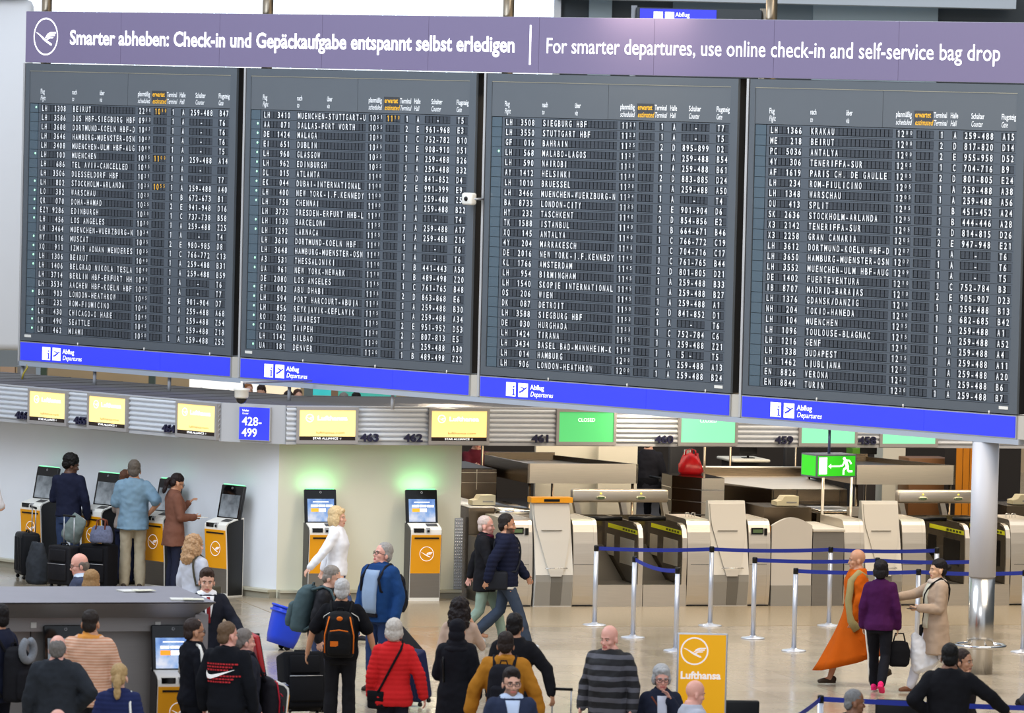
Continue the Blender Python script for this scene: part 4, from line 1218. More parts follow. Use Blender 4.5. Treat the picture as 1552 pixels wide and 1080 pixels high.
b.box(w * 0.36, w * 0.85, -0.01, 0, zt - 0.26, zt - 0.235, M_CHROME); b.box(0.0, w, -0.006, 0, zt - 0.2, zt - 0.194, M_BLACK); b.build('panel_seam', t)
# raised floor of the office
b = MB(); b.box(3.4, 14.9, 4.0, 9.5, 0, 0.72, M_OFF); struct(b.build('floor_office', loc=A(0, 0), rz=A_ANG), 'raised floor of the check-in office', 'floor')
for px, y0, b0, lab in ((731, 0, 4.5, 'thin steel post left of the cream partition panels'), (1068, 0, 3.0, 'thin steel post beside the red bag'), (1107, 0, 3.9, 'thin steel post at the left end of the hopper'), (1206, 0, 4.5, 'thin steel post left of the exit sign')):
    b = MB(); b.tube([(0, 0, 0), (0, 0, 2.40)], 0.02, M_STEELD, 10); tag(b.build('steel_post', None, A(a_at(px, b0, 690), b0), A_ANG), lab, 'post', 'thin steel posts under the canopy')
for px, py0, py1, b0, lab in ((1247, 724, 796, 0.3, 'thin steel post under the left half of the exit sign'), (1290, 730, 786, 0.6, 'thin steel post under the right end of the exit sign')):
    b = MB(); b.tube([(0, 0, 0), (0, 0, zat(py0 - 12, px, b0))], 0.022, M_STEEL, 10); b.lathe([(0.04, 1.0), (0.045, 1.02), (0.03, 1.06)], M_STEEL, 14); tag(b.build('steel_post', None, A(a_at(px, b0, 750), b0), A_ANG), lab, 'post', 'thin steel posts under the canopy')
# shiny roller bed right of the hopper
t = thing('roller_conveyor', 'steel roller conveyor right of the posts under the exit sign', 'conveyor', A(a_at(1232, 0.9), 0.9), A_ANG)
w = a_at(1345, 0.9) - a_at(1232, 0.9); zt = zat(770, 1280, 0.9)
b = MB(); b.box(0, w, -0.2, 0.55, 0, zt - 0.06, M_STEELD); b.box(w * 0.4, w, -0.24, -0.2, zt - 0.1, zt + 0.04, M_STEEL); b.build('housing', t)
b = MB()
for i in range(5): b.tube([(0.04, -0.15 + i * 0.15, zt - 0.03), (w - 0.04, -0.15 + i * 0.15, zt - 0.03)], 0.03, M_CHROME, 10)
b.build('rollers', t)
# desks, chairs and cupboard of the office
M_CHAIR = mat('black_chair_upholstery', (24, 24, 27), 0.7)


def office_chair(px, b0, lab, zseat, rz):
    t = thing('office_chair', lab, 'chair', A(a_at(px, b0, 690), b0, 0.72), A_ANG + rz, 'black office chairs')
    z = zseat
    b = MB(); b.rbox(-0.25, 0.25, -0.24, 0.24, z - 0.08, z, 0.04, M_CHAIR); b.build('seat', t)
    b = MB(); b.rbox(-0.24, 0.24, 0.2, 0.28, z + 0.05, z + 0.75, 0.035, M_CHAIR); b.build('backrest', t)
    for s in (-1, 1):
        b = MB(); b.tube([(s * 0.27, 0.15, z - 0.02), (s * 0.29, 0.12, z + 0.2), (s * 0.29, -0.16, z + 0.21)], 0.02, M_BLACK, 8); b.build('armrest', t)
    b = MB(); b.tube([(0, 0, 0.12), (0, 0, z - 0.08)], 0.03, M_BLACK, 10)
    for i in range(5):
        q = i * 2 * math.pi / 5; b.tube([(0, 0, 0.12), (0.3 * math.cos(q), 0.3 * math.sin(q), 0.06)], 0.022, M_BLACK, 8)
    b.build('pedestal', t)
    for i in range(5):
        q = i * 2 * math.pi / 5; b = MB(); b.ell((0.3 * math.cos(q), 0.3 * math.sin(q), 0.032), (0.03, 0.03, 0.032), M_BLACK, nu=10, nv=6); b.build('castor', t)
    return t


office_chair(1018, 4.6, 'black office chair left of the red bag', 0.50, R(200))
office_chair(1192, 5.2, 'black office chair behind the hopper', 0.52, R(200))
abox('desk_top_unit', 'cream office desk behind the hopper, left of the chair', 'desk', 1110, 1168, 5.0, 0.8, zat(696, 1140, 5.0) - 0.05, zat(696, 1140, 5.0), M_OFFC, r=0.02)
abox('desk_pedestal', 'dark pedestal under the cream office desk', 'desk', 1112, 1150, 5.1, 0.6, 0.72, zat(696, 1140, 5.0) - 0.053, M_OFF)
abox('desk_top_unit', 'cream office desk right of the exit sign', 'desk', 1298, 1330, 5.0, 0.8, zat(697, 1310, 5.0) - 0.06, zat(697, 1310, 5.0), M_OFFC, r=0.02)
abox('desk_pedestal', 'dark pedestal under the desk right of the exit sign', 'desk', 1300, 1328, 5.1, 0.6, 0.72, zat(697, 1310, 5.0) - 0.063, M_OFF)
for px, lab in ((1134, 'black monitor on the cream office desk behind the hopper'), (1316, 'black monitor on the cream office desk right of the exit sign')):
    t = thing('monitor', lab, 'monitor', A(a_at(px, 5.3, 690), 5.3, zat(696, px, 5.0)), A_ANG, 'monitors on the office desks')
    b = MB(); b.rbox(-0.14, 0.14, -0.015, 0.015, 0.06, 0.36, 0.01, M_BLACK); b.build('screen', t)
    b = MB(); b.tube([(0, 0.01, 0.01), (0, 0.01, 0.08)], 0.02, M_BLACK, 8); b.box(-0.09, 0.09, -0.06, 0.07, 0.0, 0.012, M_BLACK); b.build('stand', t)
abox('side_counter', 'low brown wooden counter behind the right counter surround', 'counter', 1378, 1440, 6.0, 0.5, 0.72, zat(694, 1410, 6.0), mat('brown_counter_wood', (120, 78, 40), 0.5, nz=0.1, scale=4), r=0.01)
abox('green_box', 'green box on a shelf behind the exit sign', 'box', 1292, 1312, 6.2, 0.3, 0.72, zat(679, 1300, 6.2), mat('leaf_green_card', (86, 150, 30), 0.6))
abox('white_cabinet', 'white office cabinet behind the right counter surround', 'cabinet', 1338, 1372, 6.6, 0.4, 0.72, 2.2, M_OFFC)
t = thing('wardrobe', 'orange wooden cupboard with dark gaps beside the round column', 'cupboard', A(a_at(1449, 5.0, 700), 5.0, 0.72), A_ANG)
w = a_at(1480, 5.0, 700) - a_at(1449, 5.0, 700)
b = MB(); b.box(0, w, 0.02, 0.5, 0, 1.6, mat('dark_carcass', (30, 20, 12), 0.6)); b.build('carcass', t)
MO = mat('orange_wood', (190, 116, 18), 0.35, nz=0.12, scale=3, stretch=(6, 1, 1))
for i in range(3):
    b = MB(); b.box(i * w / 3 + 0.006, (i + 1) * w / 3 - 0.006, 0.0, 0.02, 0.03, 1.58, MO); b.build('door', t)
t = thing('red_bag', 'crumpled red carrier bag with a white paper in it on the dark plinth', 'bag', A(a_at(1046, 2.42, 715), 2.42, zat(724, 1063, 1.7) + 0.002), R(-12))
b = MB()
ring = []
prof = [(0.0, 0.16, 0.09), (0.05, 0.19, 0.11), (0.15, 0.17, 0.10), (0.24, 0.13, 0.06), (0.30, 0.11, 0.02)]
vs = []; n = 20
for z, rx, ry in prof:
    for j in range(n):
        q = 2 * math.pi * j / n; k = 1 + 0.10 * math.sin(5 * q + z * 20)
        vs.append((rx * k * math.cos(q), ry * k * math.sin(q), z + (0.03 * math.sin(3 * q) if z > 0.2 else 0)))
fs = [(i * n + j, i * n + (j + 1) % n, (i + 1) * n + (j + 1) % n, (i + 1) * n + j) for i in range(len(prof) - 1) for j in range(n)] + [tuple(range(n - 1, -1, -1)), tuple(range((len(prof) - 1) * n, len(prof) * n))]
b.add(vs, fs, mat('red_plastic_film', (206, 22, 30), 0.25), True); b.build('bag', t)
for s in (-1, 1):
    b = MB(); b.tube([(s * 0.08, 0, 0.28), (s * 0.07, 0, 0.36), (s * 0.02, 0.01, 0.38), (s * 0.02, 0.01, 0.27)], 0.012, mat('red_plastic_film'  , (206, 22, 30), 0.25), 8); b.build('handle', t)
b = MB(); b.box(-0.10, 0.0, 0.0, 0.01, 0.25, 0.37, M_WPLAS); tag(b.build('paper', t), 'white paper')

# ================================================================== round column under the right end of the boards
cp = B(-47.0, BB + 0.16)
t = thing('round_column', 'round column with a white sleeve above a polished steel foot at the right', 'column', (cp.x, cp.y, 0))
b = MB(); b.lathe([(0.172, 1.245), (0.172, 2.972)], mat('white_column_sleeve', (205, 206, 212), 0.45), 40); tag(b.build('sleeve', t), 'white sleeve')
b = MB(); b.lathe([(0.165, 0.0), (0.165, 1.245)], steel('polished_column_steel', (200, 197, 192), 0.24, (8, 8, 0.01)), 40); tag(b.build('steel_foot', t), 'polished steel foot')
b = MB(); n = 36; b.tube([(0.315 * math.cos(2 * math.pi * i / n), 0.315 * math.sin(2 * math.pi * i / n), 0.36) for i in range(n)], 0.022, M_CHROME, 10, close=True)
b.build('bumper_ring', t)
for i in range(4):
    q = i * math.pi / 2 + 0.4; b = MB(); b.tube([(0.16 * math.cos(q), 0.16 * math.sin(q), 0.36), (0.31 * math.cos(q), 0.31 * math.sin(q), 0.36)], 0.014, M_CHROME, 8); b.build('ring_bracket', t)

# ================================================================== hanging exit sign
M_GRN = mat('exit_green', (50, 194, 28), 0.4, emit=0.62)
es = at(1256, 705, 74.4)
t = thing('exit_sign', 'hanging green box sign with a running figure and arrow to a white door', 'exit sign', (es.x, 74.4, 0), R(27))
z0, z1 = 2.355, 2.655; w, dp = 0.60, 0.40
b = MB(); b.box(-w / 2, w / 2, -dp / 2, dp / 2, z0, z1, mat('grey_sign_case', (120, 118, 122), 0.4, 0.3)); b.build('case', t)
b = MB(); b.box(-w / 2 + 0.02, w / 2 - 0.02, -dp / 2 - 0.006, -dp / 2, z0 + 0.02, z1 - 0.02, M_GRN); b.build('front_face', t)
b = MB(); b.box(-w / 2 - 0.006, -w / 2, -dp / 2 + 0.02, dp / 2 - 0.02, z0 + 0.02, z1 - 0.02, M_GRN); b.build('side_face', t)
y = -dp / 2 - 0.009
b = MB(); b.box(-0.265, -0.145, y, y + 0.003, z0 + 0.045, z1 - 0.035, M_LITWHITE); b.build('door_pictogram', t)
b = MB(); b.add([(-0.128, y, 2.503), (-0.085, y, 2.535), (-0.085, y, 2.513), (0.05, y, 2.513), (0.05, y, 2.493), (-0.085, y, 2.493), (-0.085, y, 2.471)], [tuple(range(7))], M_LITWHITE); b.build('arrow', t)
b = MB()


def stroke(p, q, r):
    d = Vector((q[0] - p[0], 0, q[1] - p[1])).normalized(); nx = Vector((-d.z, 0, d.x)) * r
    b.add([Vector((p[0], y, p[1])) + nx, Vector((p[0], y, p[1])) - nx, Vector((q[0], y, q[1])) - nx, Vector((q[0], y, q[1])) + nx], [(0, 1, 2, 3)], M_LITWHITE)


b.add([(0.112 + 0.022 * math.cos(i * math.pi / 6), y, 2.602 + 0.022 * math.sin(i * math.pi / 6)) for i in range(12)], [tuple(range(12))], M_LITWHITE)
for p, q, r in (((0.125, 2.588), (0.165, 2.49), 0.022), ((0.12, 2.575), (0.09, 2.51), 0.011), ((0.09, 2.51), (0.055, 2.51), 0.011), ((0.14, 2.58), (0.19, 2.575), 0.011), ((0.19, 2.575), (0.22, 2.53), 0.011), ((0.155, 2.495), (0.105, 2.455), 0.015), ((0.105, 2.455), (0.105, 2.39), 0.013), ((0.165, 2.495), (0.175, 2.435), 0.015), ((0.175, 2.435), (0.24, 2.435), 0.012)):
    stroke(p, q, r)
b.build('running_figure', t)
b = MB(); b.tube([(0, 0, z1), (0, 0, 2.975)], 0.018, mat('blue_grey_rod', (96, 104, 130), 0.4, 0.4), 12); b.build('hanging_rod', t)

# ================================================================== belt barriers
M_POLE = mat('silver_barrier_pole', (206, 210, 220), 0.3, 0.55)
M_TAPE = mat('royal_blue_belt', (22, 44, 150), 0.6)


def stanchion(p, lab, to=None, sag=0.02, z=1.06):
    t = thing('belt_barrier', lab, 'barrier post', (p.x, p.y, 0.0045 if False else 0.0), A_ANG, 'belt barrier posts with blue belts')
    b = MB(); b.lathe([(0.165, 0.0), (0.165, 0.008), (0.15, 0.016), (0.05, 0.03), (0.036, 0.045)], M_POLE, 28); b.build('base', t)
    b = MB(); b.lathe([(0.033, 0.03), (0.033, 1.02)], M_POLE, 18); b.build('pole', t)
    b = MB(); b.lathe([(0.034, 1.02), (0.034, 1.09), (0.028, 1.10), (0.001, 1.102)], M_BLACK, 18); b.build('head', t)
    if to is not None:
        inv = Matrix.Rotation(-A_ANG, 3, 'Z')
        q = inv @ (Vector((to.x, to.y, 0)) - Vector((p.x, p.y, 0)))
        dn = q.normalized(); nrm = Vector((-dn.y, dn.x, 0)) * 0.0015
        b = MB(); k = 14; vs = []
        for i in range(k + 1):
            f = 0.03 / q.length + (1 - 0.06 / q.length) * i / k
            c = q * f; zz = z - sag * 4 * f * (1 - f)
            vs += [c + nrm + Vector((0, 0, zz + 0.026)), c - nrm + Vector((0, 0, zz + 0.026)), c - nrm + Vector((0, 0, zz - 0.026)), c + nrm + Vector((0, 0, zz - 0.026))]
        fs = [(i * 4 + j, i * 4 + (j + 1) % 4, i * 4 + 4 + (j + 1) % 4, i * 4 + 4 + j) for i in range(k) for j in range(4)] + [(0, 1, 2, 3), (4 * k + 3, 4 * k + 2, 4 * k + 1, 4 * k)]
        b.add(vs, fs, M_TAPE); b.build('belt', t)
    return t


g = lambda px, py: at_z(px, py, 0)
r1 = [g(901, 947), g(1076, 948), g(1256, 948), g(1417, 949)]
r2 = [g(959, 966), g(1141, 967), g(1327, 967), g(1484, 968)]
r3 = [g(1024, 986), g(1203, 986), g(1389, 987), g(1550, 988)]
L1 = ['back row, before the left conveyor bays', 'back row, in front of the middle bag drop machine', 'back row, behind the monk in orange', 'back row, in front of the right conveyor bays']
L2 = ['middle row, first from the left', 'middle row, left of the arched panel', 'middle row, behind the woman in purple', 'middle row, beside the round column']
L3 = ['front row, behind the yellow stand sign', 'front row, left of the monk in orange', 'front row, between the women in purple and beige', 'front row, right of the round column']
for i in range(4):
    stanchion(r1[i], 'silver belt barrier post, ' + L1[i], r1[i + 1] if i < 3 else None)
    stanchion(r3[i], 'silver belt barrier post, ' + L3[i], None if i in (0, 3) else r3[i + 1])
stanchion(r2[0], 'silver belt barrier post, ' + L2[0], r3[0], 0.05)
for i in (1, 2, 3): stanchion(r2[i], 'silver belt barrier post, ' + L2[i], r2[i + 1] if i < 3 else None)
q0 = at_z(1244, 1053, 1.1); q1 = at_z(1600, 1068, 1.1); q2 = at_z(1200, 1084, 1.1)
stanchion(q0, 'silver belt barrier post at the bottom edge, in front of the walking monk', q1, 0.01)
stanchion(q2, 'silver belt barrier post at the bottom edge, lowest and nearest', q0, 0.01)

# ================================================================== steel service island in the left foreground
I0 = at_z(327, 912, 1.85)
t = thing('service_island', 'large stainless steel service island in the left foreground', 'counter', (I0.x, I0.y, 0), A_ANG)
M_ITOP = steel('island_top_steel', (176, 172, 178), 0.42, (1, 1, 1))
M_ISL = mat('island_front_steel', (150, 146, 144), 0.45, 0.45, nz=0.06, scale=3, stretch=(1, 1, 20))
X0 = -4.2
b = MB(); vs = [(X0, 0, 1.85), (0, 0, 1.85), (0, 1.85, 1.85), (X0, 1.85, 1.85), (X0, 0.02, 1.835), (0, 0.02, 1.835), (0, 1.83, 1.835), (X0, 1.83, 1.835)]
b.add(vs, [(0, 1, 2, 3), (7, 6, 5, 4), (0, 4, 5, 1), (1, 5, 6, 2), (2, 6, 7, 3), (3, 7, 4, 0)], M_ITOP); b.build('top', t)
b = MB(); vs = [(X0, 0.01, 1.835), (-0.01, 0.01, 1.835), (-0.01, 1.84, 1.835), (X0, 1.84, 1.835), (X0, 0.30, 1.66), (-0.17, 0.30, 1.66), (-0.17, 1.6, 1.66), (X0, 1.6, 1.66)]
b.add(vs, [(0, 4, 5, 1), (1, 5, 6, 2), (2, 6, 7, 3), (3, 7, 4, 0), (4, 7, 6, 5)], M_ISL); b.build('fascia', t)
b = MB(); b.box(X0, -0.17, 0.62, 1.55, 0.0, 1.66, M_ISL); b.box(-1.86, -1.85, 0.612, 0.622, 0.0, 1.66, M_BLACK); b.build('body', t)
b = MB(); b.box(-0.17, -0.03, 0.20, 1.66, 0.0, 1.70, M_ISL); b.build('end_panel', t)
b = MB(); b.box(X0, -0.18, 0.45, 0.62, 1.50, 1.655, M_ISL); b.build('lamp_rail', t)
for x in (-0.52, -1.86):
    b = MB(); b.box(x - 0.03, x + 0.03, 0.435, 0.45, 1.54, 1.60, M_WPLAS); b.build('socket', t)
for x0, y0, rz, lab in ((-0.62, 1.25, 0.2, 'stack of white papers near the back corner of the steel island'), (-0.28, 0.25, -0.15, 'loose white papers near the front corner of the steel island')):
    p = Matrix.Rotation(A_ANG, 3, 'Z') @ Vector((x0, y0, 0)) + Vector((I0.x, I0.y, 1.8525))
    tt = thing('paper_stack', lab, 'papers', p, A_ANG + rz)
    b = MB(); b.box(-0.15, 0.10, -0.11, 0.11, 0, 0.012, M_WPLAS); b.build('sheet', tt)
    b = MB(); b.box(-0.02, 0.20, -0.16, 0.0, 0.012, 0.018, mat('cream_paper', (226, 222, 200), 0.6)); b.build('sheet', tt)


def isl(x, y): return Matrix.Rotation(A_ANG, 3, 'Z') @ Vector((x, y, 0)) + Vector((I0.x, I0.y, 0))


kiosk('lit kiosk on the steel island, in front of the man with the white shoulder stripe', isl(-0.37, 0.40), A_ANG, 2, strip=False)
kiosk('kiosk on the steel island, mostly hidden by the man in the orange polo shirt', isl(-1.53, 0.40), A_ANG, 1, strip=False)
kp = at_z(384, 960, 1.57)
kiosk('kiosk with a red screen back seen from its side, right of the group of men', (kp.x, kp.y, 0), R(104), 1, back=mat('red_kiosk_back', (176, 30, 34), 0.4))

# ================================================================== yellow stand sign
ys = at_z(1065, 959, 1.6)
t = thing('stand_sign', 'upright yellow stand sign with white flying crane emblem beside the seated passengers', 'sign', (ys.x, ys.y, 0), R(2))
b = MB(); b.rbox(-0.268, 0.268, -0.03, 0.03, 0.04, 1.60, 0.008, M_ALU); b.build('frame', t)
b = MB(); b.box(-0.25, 0.25, -0.034, -0.03, 0.10, 1.585, mat('stand_yellow', (255, 184, 0), 0.45, emit=0.15)); b.build('sign_face', t)
b = MB(); crane(b, -0.085, 1.41, 0.148, M_WHITE, y=-0.037, ring=0.06); b.build('emblem', t)
b = MB(); text(b, 'Lufthansa', -0.23, 1.115, 0.075, M_WHITE, y=-0.037, width=0.43, bold=0.03); b.build('lettering', t)
b = MB(); b.box(-0.28, 0.28, -0.2, 0.2, 0.0, 0.04, M_ALU); b.build('foot', t)
# ================================================================== people
def remesh(mb, name, parent, voxel, mats, smooth=2, amp=0.0, freq=9.0, quilt=None, assign=None, seed=0, deci=None):
    """fuse the collected closed solids into one continuous smooth surface"""
    me = bpy.data.meshes.new(name); me.from_pydata([tuple(v) for v in mb.v], [], mb.f); me.update()
    o = bpy.data.objects.new(name, me); COL.objects.link(o)
    r = o.modifiers.new('r', 'REMESH'); r.mode = 'VOXEL'; r.voxel_size = voxel
    if smooth:
        s = o.modifiers.new('s', 'SMOOTH'); s.factor = 0.5; s.iterations = smooth
    if deci:
        d = o.modifiers.new('d', 'DECIMATE'); d.ratio = deci
    m2 = bpy.data.meshes.new_from_object(o.evaluated_get(bpy.context.evaluated_depsgraph_get()))
    bpy.data.objects.remove(o); bpy.data.meshes.remove(me)
    m2.name = name
    if amp or quilt:
        off = Vector((seed * 3.1, seed * 1.7, seed * 0.9))
        nr = [v.normal.copy() for v in m2.vertices]
        for v, n in zip(m2.vertices, nr):
            d = 0.0
            if amp: d += amp * (noise.noise(v.co * freq + off) + 0.5 * noise.noise(v.co * freq * 2.3 + off))
            if quilt: d += quilt[1] * (abs(math.sin(math.pi * v.co.z / quilt[0])) ** 0.5 - 0.6)
            v.co += n * d
    m2.materials.clear()
    for m in mats: m2.materials.append(m)
    m2.polygons.foreach_set('use_smooth', [True] * len(m2.polygons))
    if assign: m2.polygons.foreach_set('material_index', [assign(p.center) for p in m2.polygons])
    else: m2.polygons.foreach_set('material_index', [0] * len(m2.polygons))
    m2.update()
    o = bpy.data.objects.new(name, m2); link(o, parent)
    return o


def loft(mb, rings, M=None, n=24, e=0.0, ez=0.0):
    vs = []
    for z, rx, ry, cy in rings:
        for j in range(n):
            t = 2 * math.pi * j / n
            c, s = math.cos(t), math.sin(t)
            k = 0.85  # a slightly squared ellipse, like a rib cage
            vs.append(((rx + e) * math.copysign(abs(c) ** k, c), cy + (ry + e) * math.copysign(abs(s) ** k, s), z))
    k = len(rings)
    fs = [(i * n + j, i * n + (j + 1) % n, (i + 1) * n + (j + 1) % n, (i + 1) * n + j) for i in range(k - 1) for j in range(n)]
    fs += [tuple(range(n - 1, -1, -1)), tuple(range((k - 1) * n, k * n))]
    mb.add(vs, fs, None, True, M)


def chain(mb, pts, rad, M=None, n=12):
    """round-ended tapering limb"""
    P = [Vector(p) for p in pts]
    q = []; r = []
    for i in range(len(P) - 1):
        for t in (0, .25, .5, .75):
            q.append(P[i].lerp(P[i + 1], t)); r.append(rad[i] + (rad[i + 1] - rad[i]) * t)
    q.append(P[-1]); r.append(rad[-1])
    mb.tube(q, r, None, n, True, M)
    for p, a in zip(P, rad): mb.ell(p, (a, a, a), None, M, 12, 8)


RM = [(.84, .150, .112, .01), (.92, .166, .120, .01), (1.04, .152, .108, .005), (1.16, .158, .110, .0), (1.28, .174, .118, .0), (1.365, .176, .112, .008), (1.425, .152, .096, .014), (1.468, .106, .080, .020), (1.505, .074, .070, .020), (1.54, .060, .062, .018)]
RF = [(.84, .158, .118, .012), (.92, .168, .122, .012), (1.05, .132, .098, .004), (1.16, .138, .104, -.004), (1.27, .154, .120, -.010), (1.36, .156, .106, .004), (1.42, .132, .088, .012), (1.462, .090, .072, .017), (1.50, .062, .060, .017), (1.53, .054, .056, .016)]

ARMS = {  # elbow, wrist for the +x side; mirrored for the other
    'down': ((.245, .03, 1.15), (.262, -.05, .90)),
    'down_back': ((.25, .09, 1.16), (.27, .12, .91)),
    'swing_f': ((.235, -.07, 1.17), (.225, -.22, .96)),
    'swing_b': ((.24, .15, 1.19), (.25, .22, .96)),
    'hold': ((.235, -.02, 1.15), (.13, -.25, 1.12)),
    'hold_high': ((.235, -.07, 1.18), (.12, -.24, 1.30)),
    'reach': ((.22, -.22, 1.26), (.20, -.46, 1.27)),
    'phone': ((.26, -.10, 1.22), (.11, -.08, 1.50)),
    'hip': ((.33, .10, 1.18), (.20, -.03, 1.02)),
    'chin': ((.20, -.14, 1.17), (.085, -.16, 1.40)),
    'strap': ((.24, -.06, 1.17), (.13, -.14, 1.36)),
    'drag': ((.26, .12, 1.20), (.30, .30, .98)),
    'out': ((.36, -.03, 1.24), (.50, -.14, 1.10)),
    'side_out': ((.30, .02, 1.17), (.36, -.03, .93)),
    'point_l': ((.30, -.22, 1.27), (.22, -.46, 1.24)),
}
SKIN = {k: (mat('skin_' + k, c, 0.5, nz=0.04, scale=30), mat('lips_' + k, l, 0.45), mat('stubble_' + k, s, 0.7)) for k, c, l, s in (
    ('fair', (222, 172, 148), (186, 108, 98), (150, 116, 100)), ('pink', (226, 166, 148), (190, 104, 98), (190, 140, 124)), ('tan', (190, 138, 106), (150, 88, 76), (86, 62, 50)),
    ('brown', (132, 88, 62), (112, 66, 56), (60, 40, 30)), ('dark', (86, 56, 40), (90, 52, 46), (40, 26, 20)), ('asian', (214, 170, 136), (176, 104, 90), (130, 104, 84)))}
M_EYEW = mat('eye_white', (196, 186, 178), 0.3); M_IRIS = mat('dark_iris', (40, 30, 24), 0.3)
M_GLS = mat('spectacle_frame', (40, 32, 30), 0.35)


def cloth(col, rough=0.85, nzv=0.10):
    return mat('cloth_%d_%d_%d' % col, col, rough, nz=nzv, scale=9, bump=0.25, spec=0.12)


def hair_mat(col):
    return mat('hair_%d_%d_%d' % col, col, 0.55, nz=0.30, scale=34, bump=0.5, stretch=(2, 2, 0.6), spec=0.22)


HAIR = {  # ellipsoids (centre, radii) in the head frame
    'short': [((0, .016, .158), (.083, .097, .091)), ((0, .062, .088), (.071, .046, .072)), ((.068, .018, .105), (.016, .040, .042)), ((-.068, .018, .105), (.016, .040, .042))],
    'quiff': [((0, .012, .165), (.082, .098, .092)), ((0, -.045, .215), (.055, .050, .035)), ((0, .06, .090), (.070, .045, .070)), ((.068, .018, .105), (.015, .036, .040)), ((-.068, .018, .105), (.015, .036, .040))],
    'buzz': [((0, .014, .150), (.080, .095, .090)), ((0, .058, .080), (.069, .044, .066))],
    'afro': [((0, .022, .170), (.100, .110, .098)), ((0, .065, .105), (.080, .060, .075)), ((.07, .02, .13), (.03, .05, .05)), ((-.07, .02, .13), (.03, .05, .05))],
    'fringe': [((0, .050, .085), (.077, .056, .070)), ((.070, .020, .095), (.016, .042, .048)), ((-.070, .020, .095), (.016, .042, .048))],
    'crown': [((0, .040, .120), (.080, .078, .085)), ((0, .058, .080), (.073, .048, .070)), ((.070, .016, .100), (.015, .040, .045)), ((-.070, .016, .100), (.015, .040, .045))],
    'bob': [((0, .018, .160), (.092, .105, .095)), ((0, .060, .070), (.088, .062, .100)), ((.078, .010, .075), (.026, .058, .085)), ((-.078, .010, .075), (.026, .058, .085)), ((0, -.062, .190), (.055, .035, .030))],
    'bob_short': [((0, .018, .162), (.090, .104, .094)), ((0, .060, .080), (.083, .058, .082)), ((.076, .012, .090), (.022, .050, .062)), ((-.076, .012, .090), (.022, .050, .062)), ((0, -.060, .192), (.055, .036, .030))],
    'long': [((0, .018, .160), (.090, .104, .094)), ((0, .070, .040), (.092, .058, .130)), ((0, .085, -.060), (.098, .052, .110)), ((.076, .020, .040), (.026, .050, .110)), ((-.076, .020, .040), (.026, .050, .110))],
    'curly': [((0, .024, .150), (.105, .112, .102)), ((0, .080, .040), (.118, .070, .110)), ((0, .085, -.050), (.125, .070, .095)), ((.085, .020, .050), (.040, .060, .100)), ((-.085, .020, .050), (.040, .060, .100))],
    'pony': [((0, .012, .160), (.083, .099, .090)), ((0, .062, .092), (.072, .046, .068)), ((0, .120, .115), (.030, .035, .032)), ((0, .145, .060), (.040, .036, .070)), ((0, .140, -.030), (.036, .030, .075))],
    'bun': [((0, .014, .160), (.084, .099, .090)), ((0, .062, .088), (.073, .048, .074)), ((0, .125, .130), (.045, .042, .042))],
    'bald': [], 'hijab': [],
}


